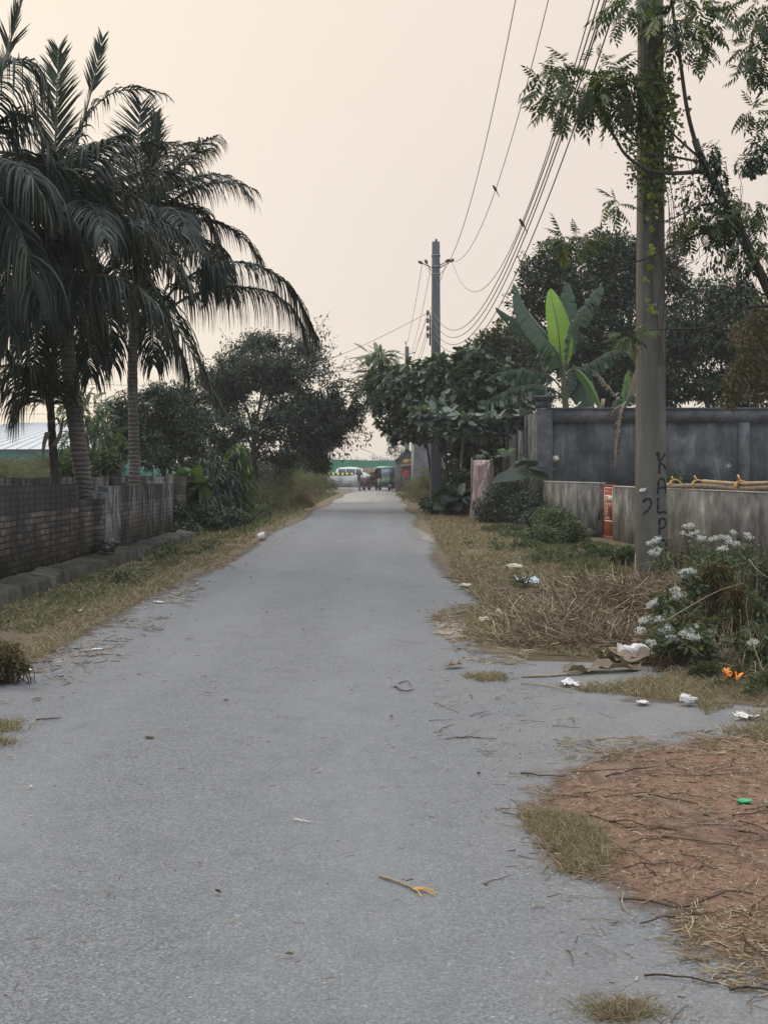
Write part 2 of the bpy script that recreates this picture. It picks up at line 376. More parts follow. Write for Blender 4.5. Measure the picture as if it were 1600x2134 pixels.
    M['bananamid'] = leafmat('mid_banana_leaf', (.09, .18, .05), (.12, .22, .06), None, .35, .38, .5)
    M['deadleaf'] = leafmat('dead_banana_leaf', (.12, .09, .07), (.23, .185, .15), (.3, .26, .22), .15, .75, .1)
    M['flower'] = leafmat('white_flower', (.5, .5, .55), (.74, .73, .78), None, .2, .7, .1)
    M['metal'] = plain('galvanised_metal', (.2, .2, .2), .5, .5, .6)
    M['insul'] = plain('insulator_porcelain', (.06, .035, .028), .3, .5)
    M['wire'] = plain('wire', (.075, .068, .06), .5, .3)
    M['black'] = plain('black_paint', (.012, .012, .013), .6)
    M['bird'] = plain('bird_feather', (.035, .032, .028), .7)
    M['white'] = plain('white_paper', (.56, .55, .525), .75, .15, 0, .28, 22.)
    M['bluewhite'] = plain('blue_white_plastic', (.5, .55, .64), .35, .4, 0, .25, 9.)
    M['orange'] = plain('orange_wrapper', (.8, .27, .03), .4, .4, 0, .2, 12.)
    M['greenplastic'] = plain('green_plastic', (.02, .28, .11), .3, .5, 0, .15)
    M['cream'] = plain('cream_husk', (.55, .5, .37), .8, .2, 0, .25, 14.)
    M['redgate'] = plain('red_oxide_paint', (.27, .062, .032), .55, .35, 0, .3, 7.)
    M['poster'] = plain('poster_paper', (.24, .05, .03), .7, .2, 0, .15)
    M['posterwhite'] = plain('poster_white', (.6, .54, .48), .75, .2, 0, .15, 20.)
    M['pinkcloth'] = plain('pink_tarpaulin', (.36, .27, .25), .75, .2, 0, .22, 3.)
    M['bamboo'] = plain('bamboo', (.3, .22, .13), .6, .3, 0, .4, 9., .2)
    M['bamboogrey'] = plain('grey_bamboo', (.16, .13, .1), .7, .3, 0, .4, 9., .2)
    M['tie'] = plain('yellow_tie_cloth', (.5, .31, .12), .8, .1, 0, .35, 20.)
    M['tin'] = plain('old_tin', (.13, .135, .145), .55, .4, .3, .4, 2.)
    M['tinrust'] = plain('rusty_tin', (.12, .085, .065), .7, .3, .2, .4, 2.)
    M['yellow'] = plain('yellow_board', (.6, .4, .04), .6)
    M['red'] = plain('red_cloth', (.55, .03, .025), .7)
    M['greenfence'] = plain('green_sheet', (.035, .2, .115), .5, .4, 0, .12, .8)
    M['teal'] = plain('teal_sheet', (.02, .16, .14), .6, .3, 0, .2, .8)
    M['paleroof'] = plain('pale_roof', (.46, .48, .5), .5, .4, 0, .1, .6)
    M['palewall'] = streaky('pale_barrier', [(.3, (.2, .2, .195)), (.5, (.36, .36, .35)), (.7, (.46, .46, .45))], 1.5, 1., .8, .2)
    M['yellowpaint'] = plain('yellow_kerb_paint', (.62, .6, .12), .7)
    M['blackpaint'] = plain('black_kerb_paint', (.05, .06, .05), .7)
    M['vanwhite'] = plain('white_car_paint', (.68, .7, .7), .3, .5, 0, .05)
    M['glass'] = plain('dark_glass', (.045, .055, .07), .08, .6)
    M['screen'] = plain('windscreen_glass', (.18, .22, .28), .06, .7)
    M['cnggreen'] = plain('green_body_paint', (.016, .07, .052), .4, .5, 0, .25, 3.)
    M['cngtop'] = plain('pale_green_canvas', (.22, .33, .3), .6)
    M['tyre'] = plain('tyre_rubber', (.02, .02, .021), .8)
    M['rim'] = plain('wheel_rim', (.3, .31, .32), .4, .5, .5)
    M['hood'] = plain('brown_hood', (.13, .095, .07), .7, .2, 0, .3)
    M['seat'] = plain('dark_seat', (.06, .02, .018), .6)
    M['skin'] = plain('skin', (.2, .115, .075), .6)
    M['shirt'] = plain('dark_green_shirt', (.02, .03, .025), .8)
    M['trouser'] = plain('grey_trousers', (.11, .12, .14), .8)
    M['hair'] = plain('black_hair', (.012, .011, .01), .6)
    M['shoe'] = plain('black_shoe', (.015, .015, .015), .6)
    M['facade'] = plain('far_facade', (.5, .47, .43), .8, .2, 0, .1, .3)
    M['window'] = plain('far_window', (.09, .1, .12), .3)
    M['stone'] = plain('rubble', (.1, .095, .085), .95, .1, 0, .4, 8., .8)
make_mats()

# ================================================================= SETTING: ground, road, verges
def gridsheet(name, poly_fn, n, m, z, mat):
    pass
def sheet(name, poly, z, mat, step=.25, edge=None, kind='structure'):
    """flat sheet filling a ground polygon (x, y); optional 'edge' attribute falls to 0 at the rim"""
    poly = np.asarray(poly, float)
    bm = bmesh.new()
    vs = [bm.verts.new((x, y, 0)) for x, y in poly]; bm.faces.new(vs)
    me = bpy.data.meshes.new(name); bm.to_mesh(me); bm.free()
    o = None
    if edge is None:
        for v in me.vertices: v.co.z = z
        me.materials.append(mat); o = bpy.data.objects.new(name, me); COL.objects.link(o)
        if me.polygons[0].normal.z < 0: me.flip_normals()
    else:
        bpy.data.meshes.remove(me)
        x0, y0 = poly.min(0); x1, y1 = poly.max(0)
        nx = max(3, int((x1 - x0) / step) + 2); ny = max(3, int((y1 - y0) / step) + 2)
        gx, gy = np.meshgrid(np.linspace(x0, x1, nx), np.linspace(y0, y1, ny))
        pts = np.stack([gx.ravel(), gy.ravel()], 1)
        ins = inside(pts, poly); d = distpoly(pts, poly)
        e = np.clip(np.where(ins, d, -d) / edge, -1, 1) * .5 + .5
        V = np.column_stack([pts, np.full(len(pts), z)])
        i = np.arange(ny - 1)[:, None] * nx; j = np.arange(nx - 1)[None]
        q = np.stack([i + j, i + j + 1, i + nx + j + 1, i + nx + j], -1).reshape(-1, 4)
        q = q[(e[q] > 0.02).any(1)]
        o = mesh(name, V, q, mat, attr={'edge': e})
    o['kind'] = kind; return o
def inside(p, poly):
    x, y = p[:, 0], p[:, 1]; c = np.zeros(len(p), bool); n = len(poly)
    for i in range(n):
        x1, y1 = poly[i]; x2, y2 = poly[(i + 1) % n]
        k = (y1 > y) != (y2 > y)
        c ^= k & (x < (x2 - x1) * (y - y1) / (y2 - y1 + 1e-12) + x1)
    return c
def distpoly(p, poly):
    d = np.full(len(p), 1e9); n = len(poly)
    for i in range(n):
        a = poly[i]; b = poly[(i + 1) % n]; ab = b - a
        t = np.clip(((p - a) @ ab) / (ab @ ab + 1e-12), 0, 1)
        d = np.minimum(d, np.linalg.norm(p - a - t[:, None] * ab, axis=1))
    return d
def gp(*pts): return np.array([G(x, y)[:2] for x, y in pts])

struct(mesh('ground', [[-400, -20, 0], [400, -20, 0], [400, 600, 0], [-400, 600, 0]], np.array([[0, 1, 2, 3]]), M['soil']))
# lane: straight strip with an uneven edge, widening into an apron on the right near the viewer
left = [(-2.95 + .12 * math.sin(y * .7) + random.uniform(-.06, .06) - (.0 if y > 7 else .35), y) for y in np.arange(-12, 118, 1.1)]
right = [(1.15 + .1 * math.sin(y * .5 + 1) + random.uniform(-.06, .06), y) for y in np.arange(117, 13, -1.1)]
right += [(1.0, 12.2), (.95, 10.6), (1.15, 9.9), (2.15, 9.75), (2.7, 8.9), (3.1, 7.4), (3.6, 6.2), (3.8, 4), (3.8, -12)]
sheet('road', left + right, .004, M['asphalt'])
sheet('cross_road', [(-70, 117.0), (70, 117.0), (70, 127.0), (-70, 127.0)], .003, M['asphalt'])
# soil creeping over the asphalt rim
def strip(xs0, xs1, ys): return np.array([(x, y) for x, y in zip(xs0, ys)] + [(x, y) for x, y in zip(xs1[::-1], ys[::-1])])
ys = np.arange(4, 116, 4.)
sheet('verge_soil', strip(-5.0 + 0 * ys, np.array([-2.62 + .12 * math.sin(y * .35) + (.0 if y > 9 else -.1) for y in ys]), ys), .009, M['verge'], .12, .55)
ys = np.arange(10.2, 116, 3.)
sheet('verge_soil', strip(np.array([.95 + .16 * math.sin(y * .43 + 2) - (.28 if 10 < y < 13 else 0) for y in ys]), 6.5 + 0 * ys, ys), .009, M['verge'], .12, .6)
sheet('verge_soil', [(1.55, 8.15), (2.2, 8.05), (2.9, 7.7), (3.3, 7.2), (8, 5.5), (8, 9.8), (3.2, 9.9), (2.6, 8.8), (1.8, 8.45)], .01, M['verge'], .05, .3)
sheet('dirt_patch', gp((1085, 1712), (1120, 1650), (1190, 1600), (1330, 1562), (1480, 1540), (1700, 1530), (2100, 1560), (2100, 2000), (1750, 2040), (1600, 2020), (1440, 1985), (1385, 1915), (1270, 1850), (1150, 1800)), .011, M['reddirt'], .03, .55)
for tr in (((1300, 1640), (1380, 1662), (1470, 1700), (1560, 1735), (1680, 1775), (1690, 1800), (1560, 1760), (1460, 1722), (1370, 1682), (1300, 1660)), ((1330, 1700), (1400, 1712), (1480, 1742), (1560, 1775), (1680, 1830), (1680, 1860), (1550, 1800), (1460, 1764), (1390, 1735)), ((1215, 1600), (1330, 1592), (1330, 1625), (1240, 1640))):
    sheet('dirt_track', gp(*tr), .0145, M['track'], .02, .16)
sheet('dust_patch', gp((905, 1300), (960, 1292), (1060, 1305), (1060, 1345), (960, 1338), (895, 1322)), .008, M['paledust'], .04, .3)
sheet('dust_patch', gp((845, 1100), (900, 1092), (950, 1110), (930, 1135), (870, 1128)), .008, M['paledust'], .1, 1.)
sheet('dust_patch', gp((560, 1034), (800, 1020), (860, 1030), (850, 1046), (650, 1052)), .0075, M['paledust'], .5, 8.)

# ================================================================= LEFT BRICK WALL
def wall_course(mb, y0, y1, x0, x1, z0, top, seed):
    """a stretch of masonry whose top course is uneven"""
    n = max(1, int((y1 - y0) / .26)); ys = np.linspace(y0, y1, n + 1); rr = np.random.default_rng(seed)
    for a, b in zip(ys[:-1], ys[1:]):
        t = top + rr.uniform(-.012, .012)
        mb.box(x0 + rr.uniform(-.004, .004), x1 + rr.uniform(-.006, .006), a, b - .003, z0, t)
mb = MB()
XW = -4.62
wall_course(mb, 6, 18.9, XW - .25, XW, 0, 1.33, 1)
mb.box(XW - .26, XW - .03, 18.9, 20.1, 0, 1.06); mb.box(XW - .25, XW + .03, 20.1, 20.6, 0, 1.07); mb.box(XW - .25, XW + .01, 20.6, 21.2, 0, 1.17)
wall_course(mb, 21.2, 27.3, XW - .25, XW, 0, 1.27, 2)
o = mb.build('brick_wall', M['brick_long'])
tag(o, 'low sooty brick wall beside the road with a notch where a coconut trunk leans through', 'wall')
f = MB()
for a, b in ((6, 12.2), (12.2, 16.5), (16.5, 19.9), (19.9, 23.4), (23.4, 28.2)):
    xx = -4.25 + random.uniform(-.03, .03)
    n = 60; A = np.zeros((n, 5, 3))
    for i, y in enumerate(np.linspace(a, b - .012, n)):
        w = .05 * (vnoise(np.array([y * 1.7, a, 3.]))-.5); zt = .17 + .07 * (vnoise(np.array([y * 2.3, 7., a])) - .5)
        w += .035 * (vnoise(np.array([y * 9., a, 8.])) - .5); zt += .03 * (vnoise(np.array([y * 8., 2., a])) - .5)
        A[i] = [(XW + .035, y, zt + .05), (-4.45, y, zt + .02), (xx + w - .02, y, zt), (xx + w, y, zt - .025), (xx + w * .6 + .01, y, -.02)]
    f.grid(A[:, ::-1])
    f.add(np.vstack([A[0], [[XW + .035, a, -.02]]]), np.array([[0, 1, 2, 3, 4, 5]]))
    f.add(np.vstack([A[-1], [[XW + .035, b - .012, -.02]]]), np.array([[5, 4, 3, 2, 1, 0]]))
f.build('footing', M['footing'], o)
mb = MB(); wall_course(mb, 12, 31, -6.9, -6.65, 0, 1.4, 5)
for a in np.arange(-6.63, -4.9, .26): mb.box(a, a + .257, 30.2, 30.45, 0, 1.42 + random.uniform(-.01, .01))
o = mb.build('brick_wall', M['brick_long']); tag(o, 'blackened rear brick wall seen over the front wall behind the coconut trunks', 'wall')
# lump of broken concrete on the footing
def lump(name, c, r, mat, seed, flat=(1, 1, .6), sub=3, amp=.5):
    bm = bmesh.new(); bmesh.ops.create_icosphere(bm, subdivisions=sub, radius=1.)
    V = np.array([v.co for v in bm.verts]); Fc = np.array([[v.index for v in fc.verts] for fc in bm.faces]); bm.free()
    n = vnoise(V + seed * 3.7, 1.3) - .5 + .5 * (vnoise(V + seed, 3.4) - .5) - .7 * np.abs(vnoise(V + seed * 1.7, 2.6) - .5) - .3 * np.abs(vnoise(V + seed * 2.7, 6.) - .5)
    V = V * (1 + amp * n)[:, None] * np.array(flat) * r
    V[:, 2] -= V[:, 2].min()
    return mesh(name, V + np.array(c), Fc, mat)
tag(lump('concrete_lump', (-4.38, 19.9, .215), .17, M['stone'], 3, (.9, 1.2, .55), 4, 1.3), 'broken concrete lump resting on the footing of the brick wall', 'rubble')

# ================================================================= RIGHT WALLS
TY = 36.0
t = thing('compound_wall', (4.43, TY, 0), 'tall dark weathered concrete compound wall with pilasters behind the pole', 'wall')
mb = MB(); mb.box(4.66, 14, TY + .06, TY + .22, 0, 2.97); mb.build('panel', M['darkwall'], t)
mb = MB(); mb.box(4.7, 14, TY - .03, TY + .25, 2.95, 3.32); mb.box(4.7, 14, TY - .07, TY + .29, 3.32, 3.38); mb.build('beam', M['darkbeam'], t)
for x in (4.43, 7.28, 10.23, 13.1):
    mb = MB(); mb.box(x, x + (.42 if x < 5 else .3), TY - .06, TY + .28, 0, 3.36 if x < 5 else 2.948); mb.build('pilaster', M['darkbeam'], t)
mb = MB(); mb.box(4.43, 4.83, TY - .05, TY + .27, 3.38, 3.6); mb.box(4.3, 4.95, TY - .18, TY + .4, 3.655, 3.72); mb.box(4.36, 4.89, TY - .12, TY + .34, 3.6, 3.655); mb.build('pillar_cap', M['darkbeam'], t)
for (x, y, z, hh) in ((4.68, TY + .1, 3.72, .3), (9.98, TY + .1, 3.38, .42)):
    mb = MB(); mb.tube([(x, y, z), (x + .02, y, z + hh)], .008, 5); mb.build('rebar', M['twigpale'], t)
mb = MB(); mb.box(7.75, 7.8, TY + .05, TY + .1, 3.38, 3.6); 
t2 = thing('compound_wall', (4.5, TY + 12, 0), 'side run of the compound wall going away along the road, streaked with brown', 'wall')
mb = MB(); mb.box(4.5, 4.66, TY + .28, TY + 26, 0, 3.3); mb.build('panel', M['lowwall'], t2)
for y in (39., 42., 45, 48, 51, 54, 57, 60):
    mb = MB(); mb.box(4.4, 4.497, y, y + .3, 0, 3.32); mb.build('pilaster', M['darkbeam'], t2)
# scribbles and paint scab on the tall wall
def scab(cx, cy, Y, rx, rz, mat, seed, name):
    a = np.linspace(0, 2 * np.pi, 15)[:-1]; rr = .65 + .7 * np.random.default_rng(seed).random(14)
    mb = MB(); mb.prism([(cx + rx * math.cos(q) * k, cy + rz * math.sin(q) * k) for q, k in zip(a, rr)], 1, Y, Y + .004)
    return mb.build(name, mat, t)
p = P(1158, 955, TY); scab(p[0], p[2], TY + .053, .08, .09, M['cream'], 4, 'bare_patch')
p = P(1519, 971, TY)
mb = MB()
for a in (20, 80, 140): mb.tube([(p[0] - .09 * math.cos(math.radians(a)), TY + .058, p[2] - .09 * math.sin(math.radians(a))), (p[0] + .09 * math.cos(math.radians(a)), TY + .058, p[2] + .09 * math.sin(math.radians(a)))], .007, 4)
mb.build('chalk_mark', M['posterwhite'], t)

# low plastered wall, running obliquely beside the road
A0 = np.array([4.45, 35.0]); A1 = np.array([6.35, 11.0]); dirw = nrm(A1 - A0); nw = np.array([dirw[1], -dirw[0]])   # nw points to the road
if nw[0] > 0: nw = -nw
def wpt(s, off, z): q = A0 + dirw * s + nw * off; return (q[0], q[1], z)
def wbox(mb, s0, s1, o0, o1, z0, z1):
    V = [wpt(s, o, z) for z in (z0, z1) for o in (o0, o1) for s in (s0, s1)]
    fs = [[0, 2, 3, 1], [4, 5, 7, 6], [0, 1, 5, 4], [2, 6, 7, 3], [0, 4, 6, 2], [1, 3, 7, 5]]
    return mb.add(V, fs)
sg0, sg1 = 6.42, 7.52
for (a, b, lab, zt) in ((0, sg0, 'grey streaked low plaster wall left of the red gate', 1.25), (sg1, 24, 'grey streaked low plaster wall right of the red gate carrying bamboo poles', 1.19)):
    mb = MB(); n = 40
    wbox(mb, a, b, -.12, 0, -.05, zt); w = mb.build('plaster_wall', M['lowwall']); tag(w, lab, 'wall')
    mb = MB(); wbox(mb, a - .004, b + .004, -.128, .008, zt, zt + .022); mb.build('sky_lit_edge', M['palewall'], w)  # added pale strip: skylight on the wall top put into colour
gt = thing('gate', wpt((sg0 + sg1) / 2, -.08, 0), 'narrow rust red metal gate with a printed notice, in the gap of the low wall', 'gate')
mb = MB(); wbox(mb, sg0 + .01, sg1 - .01, -.1, -.07, .03, 1.2); mb.build('door_panel', M['redgate'], gt)
mb = MB()
for (s0, s1, z0, z1) in ((sg0 + .01, sg0 + .05, .03, 1.23), (sg1 - .05, sg1 - .01, .03, 1.23), (sg0 + .05, sg1 - .05, 1.19, 1.23), (sg0 + .05, sg1 - .05, .03, .07)): wbox(mb, s0, s1, -.069, -.05, z0, z1)
mb.build('gate_frame', M['redgate'], gt)
for s in np.linspace(sg0 + .1, sg1 - .1, 9):
    mb = MB(); mb.tube([wpt(s, -.085, 1.2), wpt(s, -.085, 1.3)], [.009, .003], 4); mb.build('spike', M['twigdark'], gt)
mb = MB(); wbox(mb, sg0 - .04, sg0 + .09, -.047, -.02, .62, .66); mb.tube([wpt(sg0 - .02, .02, .64), wpt(sg0 - .03, .03, .52)], .016, 6); mb.build('latch', M['twigdark'], gt)
mb = MB(); wbox(mb, sg0 - .05, sg0 + .01, .01, .05, .42, .53); mb.build('padlock', M['black'], gt)
ps = MB(); s0, s1 = sg0 + .12, sg0 + .86
wbox(ps, s0, s1, -.066, -.062, .4, 1.17); po = ps.build('notice', M['poster'], gt)
mb = MB()
for (a, b, z0, z1) in ((s0, s1, 1.145, 1.17), (s0, s1, .4, .425), (s0, s0 + .025, .425, 1.145), (s1 - .025, s1, .425, 1.145)): wbox(mb, a, b, -.0615, -.0585, z0, z1)
mb.build('notice_border', M['posterwhite'], po)
mb = MB(); wbox(mb, s0 + .05, s1 - .05, -.0615, -.0595, .86, .99); mb.build('headline_band', M['posterwhite'], po)
def bengali(txt, s, z, size, mat, off):
    cu = bpy.data.curves.new('lettering', 'FONT'); cu.body = txt; cu.size = size; cu.resolution_u = 2; cu.extrude = .0006
    tmp = bpy.data.objects.new('tmp', cu); COL.objects.link(tmp)
    bpy.context.view_layer.update()
    me = bpy.data.meshes.new_from_object(tmp.evaluated_get(bpy.context.evaluated_depsgraph_get()))
    COL.objects.unlink(tmp); bpy.data.objects.remove(tmp)
    if not len(me.vertices): return
    V = np.zeros(len(me.vertices) * 3, np.float32); me.vertices.foreach_get('co', V); V = V.reshape(-1, 3)
    ww = V[:, 0].max(); k = min(1., (s1 - s0 - .14) / ww)
    W = np.array([wpt(s + v[0] * k, off + v[2], z + v[1]) for v in V])
    me.vertices.foreach_set('co', W.astype(np.float32).ravel()); me.materials.append(mat)
    o = bpy.data.objects.new('lettering', me); COL.objects.link(o); o.parent = po; return o
for (tx, z, sz, mk) in (('স্ব ত্ব', 1.05, .085, 'posterwhite'), ('বায়না', .885, .13, 'poster'), ('বিক্রয় সূত্রে', .76, .1, 'posterwhite'), ('শ্রী রব', .67, .085, 'posterwhite'), ('মোবাঃ', .59, .085, 'posterwhite'), ('দাগ নং', .52, .08, 'posterwhite'), ('জমির মালিক', .45, .07, 'posterwhite')):
    bengali(tx, s0 + .07, z, sz, M[mk], -.0585 if mk == 'poster' else -.061)
mb = MB(); V0 = MB()
wbox(mb, sg0 - .75, sg0 - .1, .02, .3, 0, .17); tag(mb.build('concrete_block', M['stone']), 'short grey concrete block on the ground beside the red gate', 'block')
# bamboo poles lying on the low wall
def bam(s0, s1, off, z, r, mat, label, bend=.02):
    n = 26; ss = np.linspace(s0, s1, n); pts = [wpt(s, off + bend * math.sin((s - s0) * 1.1), z + .012 * math.sin(s * 2.)) for s in ss]
    rr = r * (1 + .16 * (np.arange(n) % 4 == 0)) * np.linspace(1, .8, n)
    mb = MB(); mb.tube(pts, rr, 8); return tag(mb.build('bamboo_pole', mat, smooth=True), label, 'bamboo pole', 'bamboo poles lying on the low wall')
bam(11.2, 19.5, -.03, 1.258, .045, M['bamboogrey'], 'thick grey bamboo pole lying along the front of the low wall top')
bam(10.2, 17.2, -.11, 1.265, .038, M['bamboo'], 'tan bamboo pole behind the thick grey one on the low wall')
bam(13.3, 20.5, -.07, 1.335, .032, M['bamboo'], 'slim tan bamboo pole stacked on top of the two others')
for i, s in enumerate((11.7, 13.0, 15.1, 16.6)):
    mb = MB(); th = np.linspace(0, 2 * np.pi, 13)
    c = wpt(s, -.07, 1.285)
    for dd in (-.03, 0, .03): mb.tube([np.array(wpt(s + dd + .01 * math.sin(3 * q), -.07 + .1 * math.cos(q), 1.285 + .085 * math.sin(q))) for q in th], .014, 5, cap=False)
    mb.tube([wpt(s, -.02, 1.37), wpt(s + .12, .03, 1.42 + .02 * i), wpt(s + .25, .02, 1.36)], [.02, .015, .004], 5)
    tag(mb.build('cloth_tie', M['tie'], smooth=True), ['frayed yellow cloth tie nearest the concrete pole on the bamboo', 'yellow cloth knot around the middle of the bamboo bundle', 'orange yellow cloth strip binding the stacked bamboo', 'yellow cloth tie at the near end of the bamboo bundle by the frame edge'][i], 'cloth tie', 'yellow ties on the bamboo bundle')

# ================================================================= CONCRETE POLES
def sqpole(name, cx, cy, w0, w1, h, mat, parent, ch=.14):
    mb = MB(); n = 12; A = []
    for i in range(n + 1):
        z = h * i / n; w = (w0 + (w1 - w0) * i / n) / 2; c = w * ch
        A.append([(cx + x, cy + y, z) for x, y in ((-w + c, -w), (w - c, -w), (w, -w + c), (w, w - c), (w - c, w), (-w + c, w), (-w, w - c), (-w, -w + c), (-w + c, -w))])
    mb.grid(A); mb.add([A[-1][k] for k in range(8)], np.arange(8)[None]); return mb.build(name, mat, parent)
NPX, NPY = (1355 - 800) / F * 17, 17.0
np_ = thing('utility_pole', (NPX, NPY, 0), 'big near concrete utility pole with painted letters and climbing leaves', 'utility pole')
sqpole('shaft', NPX, NPY, .37, .255, 12.2, M['pole'], np_)
YF = NPY - .185 - .006
def yface(py):   # distance of the pole's front face at that height (it tapers)
    z = H - (py - HY) / F * NPY; return NPY - (.37 + (.255 - .37) * z / 12.2) / 2 - .002
def stroke(mb, pts, w=.012):
    pts = spline(pts, len(pts) * 5); q = np.array([P(a, b, yface(b)) for a, b in pts]); tg = nrm(np.gradient(q, axis=0)); sd = np.cross(tg, [0, 1, 0])
    ww = w * (1 + .35 * np.sin(np.arange(len(q)) * .9))[:, None]
    a = q + sd * ww; b = q - sd * ww; off = np.array([0, -.004, 0])
    n = len(q); V = np.vstack([a + off, b + off]); i = np.arange(n - 1)
    mb.add(V, np.stack([i, i + 1, i + n + 1, i + n], -1))
letters = [
    [[(1370.5, 942), (1368, 947), (1370.5, 951), (1374, 965), (1373.6, 987)], [(1370.5, 942), (1373, 946), (1372, 955)], [(1385.7, 945), (1380, 954), (1374, 964)], [(1374, 964), (1383, 969.5), (1387, 979)]],
    [[(1370, 1030), (1371.5, 1006), (1377, 997), (1384, 1002), (1387, 1016), (1387, 1028)], [(1370.5, 1018), (1379, 1015.5), (1387, 1017.5)]],
    [[(1370.5, 1037), (1370.5, 1053), (1370.5, 1068.5)], [(1370.5, 1068.5), (1377, 1068), (1383, 1066), (1389, 1070)]],
    [[(1373.5, 1084), (1374, 1100), (1374, 1119.5)], [(1372, 1085), (1379, 1080), (1386.5, 1084), (1387, 1093), (1381.5, 1100), (1374, 1101.5)]],
    [[(1379, 1125), (1385, 1127), (1388, 1136), (1387, 1148), (1382, 1156), (1375, 1153)]],
    [[(1340, 1041), (1342.5, 1046.5), (1344, 1041), (1350, 1039), (1355.5, 1042.5), (1356, 1052), (1350.5, 1063), (1342, 1069), (1342.5, 1073)]]]
for L in letters:
    mb = MB()
    for s in L: stroke(mb, s)
    mb.build('painted_letter', M['black'], np_)
a_ = P(1337, 1023, YF); mb = MB(); mb.grid([[a_ + np.array([u * .1 - .05 + .02 * v, -.006 - .012 * math.sin(u * 5 + v * 3) ** 2, (v - .5) * .045 + u * .03 + .008 * math.sin(u * 7)]) for u in np.linspace(0, 1, 8)] for v in np.linspace(0, 1, 5)])
tag(mb.build('paper_scrap', M['white']), 'small white paper scrap stuck to the near concrete pole', 'paper scrap')

FPX, FPY = (908 - 800) / F * 50, 50.0
fp = thing('utility_pole', (FPX, FPY, 0), 'second grey concrete utility pole rising above the broad-leaved trees', 'utility pole')
sqpole('shaft', FPX, FPY, .46, .3, 10.75, M['farpole'], fp)
def insulator(c, d, parent):
    d = nrm(np.array(d)); c = np.array(c); mb = MB()
    pts = [c + d * k * .02 for k in range(12)]; rr = [.02, .05, .065, .03, .06, .07, .03, .055, .06, .03, .04, .015]
    mb.tube(pts, rr, 8); mb.build('insulator', M['insul'], parent)
def rod(a, b, r, parent, name='bracket', mat='metal'):
    mb = MB(); mb.tube([a, b], r, 5); mb.build(name, M[mat], parent)
for zz in (9.75, 10.2, 9.45):
    mb = MB(); w = .175; mb.box(FPX - w, FPX + w, FPY - w, FPY + w, zz - .03, zz + .03); mb.build('clamp', M['metal'], fp)
for (x0, y0, x1, y1, dd) in ((897, 556, 880, 550, -.2), (897, 563, 890, 546, .25), (916, 553, 928, 547, -.2), (916, 558, 938, 543, .2)):
    a = P(x0, y0, FPY); b = P(x1, y1, FPY) + np.array([0, dd, 0]); rod(a, b, .022, fp); insulator(b, b - a, fp)
for (x, y) in ((902, 525), (907, 518)):
    a = P(x, y, FPY) + np.array([0, .05, 0]); rod(a, a + np.array([.02, 0, .25]), .022, fp); insulator(a + np.array([.02, 0, .2]), (.1, 0, 1), fp)
a = P(896, 655, FPY); b = P(896, 720, FPY); rod(a, b, .035, fp, 'rack', 'insul')
for y in (652, 668, 684, 699):
    a = P(891, y, FPY); insulator(a + np.array([0, 0, -.1]), (0, 0, 1), fp); rod(P(891, y, FPY), P(901, y, FPY), .018, fp)
tp = thing('utility_pole', ((848 - 800) / F * 100, 100, 0), 'small far utility pole with one top insulator beyond the second pole', 'utility pole')
sqpole('shaft', (848 - 800) / F * 100, 100, .42, .3, 11.6, M['farpole'], tp)
a = P(845, 724, 100); rod(a, a + np.array([0, 0, .4]), .03, tp); insulator(a + np.array([0, 0, .3]), (0, 0, 1), tp)
for sx in (-1, 1):
    a = P(846, 740, 100); b = a + np.array([sx * .55, 0, .18]); rod(a, b, .03, tp); insulator(b, (sx, 0, .4), tp)

# ================================================================= WIRES AND BIRDS
def wire(a, b, sag, r, label, n=48, mat='wire'):
    t_ = np.linspace(0, 1, n)[:, None]; pts = np.array(a) + (np.array(b) - np.array(a)) * t_; pts[:, 2] -= (4 * sag * t_ * (1 - t_))[:, 0]
    mb = MB(); mb.tube(pts, r * .8, 5); o = mb.build('power_wire', M[mat], smooth=True); tag(o, label, 'wire', 'overhead wires'); return pts
W1 = wire(P(887, 556, 50), (2.45, 17, 11.6), 2.75, .011, 'leftmost of the two high bare wires sweeping up from the second pole')
W2 = wire(P(938, 543, 50), (3.1, 17, 11.75), 2.1, .011, 'high bare wire with the upper bird, right of its neighbour')
W3 = wire(P(942, 545, 50), (2.9, 17, 8.1), 2.45, .011, 'wire looping lowest from the right insulator into the cable bundle')
W4 = wire(P(903, 650, 49.8), (3.1, 17, 8.5), 2.4, .014, 'cable of the bundle on which the lower bird sits')
W5 = wire(P(903, 668, 49.8), (3.05, 17, 8.1), 2.25, .014, 'second cable of the bundle from the rack on the second pole')
W6 = wire(P(903, 684, 49.8), (3.2, 17, 8.5), 2.4, .014, 'third cable of the bundle from the rack on the second pole')
W7 = wire(P(903, 698, 49.8), (3.2, 17, 8.0), 2.3, .014, 'rightmost and lowest cable of the bundle')
a3 = lambda x, y: P(x, y, 100)
wire(P(879, 552, 50), a3(841, 738), .5, .013, 'wire dropping away from the left insulator of the second pole')
wire(P(897, 560, 50), a3(851, 738), .7, .013, 'wire dropping away close beside the shaft of the second pole')
wire(P(928, 553, 50), a3(858, 735), .3, .013, 'wire falling behind the shaft from the right insulator')
wire(P(891, 652, 50), (P(840, 790, 100)), .35, .012, 'uppermost thin rack wire running on toward the far pole')
wire(P(891, 684, 50), (P(846, 800, 100)), .35, .012, 'middle thin rack wire running on toward the far pole')
wire(P(891, 699, 50), (P(850, 806, 100)), .35, .012, 'lowest thin rack wire running on toward the far pole')
wire(P(890, 652, 50), P(560, 790, 60), .25, .012, 'service wire slanting down left from the rack over the dark tree')
wire(P(846, 742, 100), P(560, 800, 100), .1, .02, 'thin wire from the far pole toward the left tree, the upper one')
wire(P(846, 764, 100), P(540, 782, 100), .1, .02, 'thin wire from the far pole toward the left tree, the lower one')
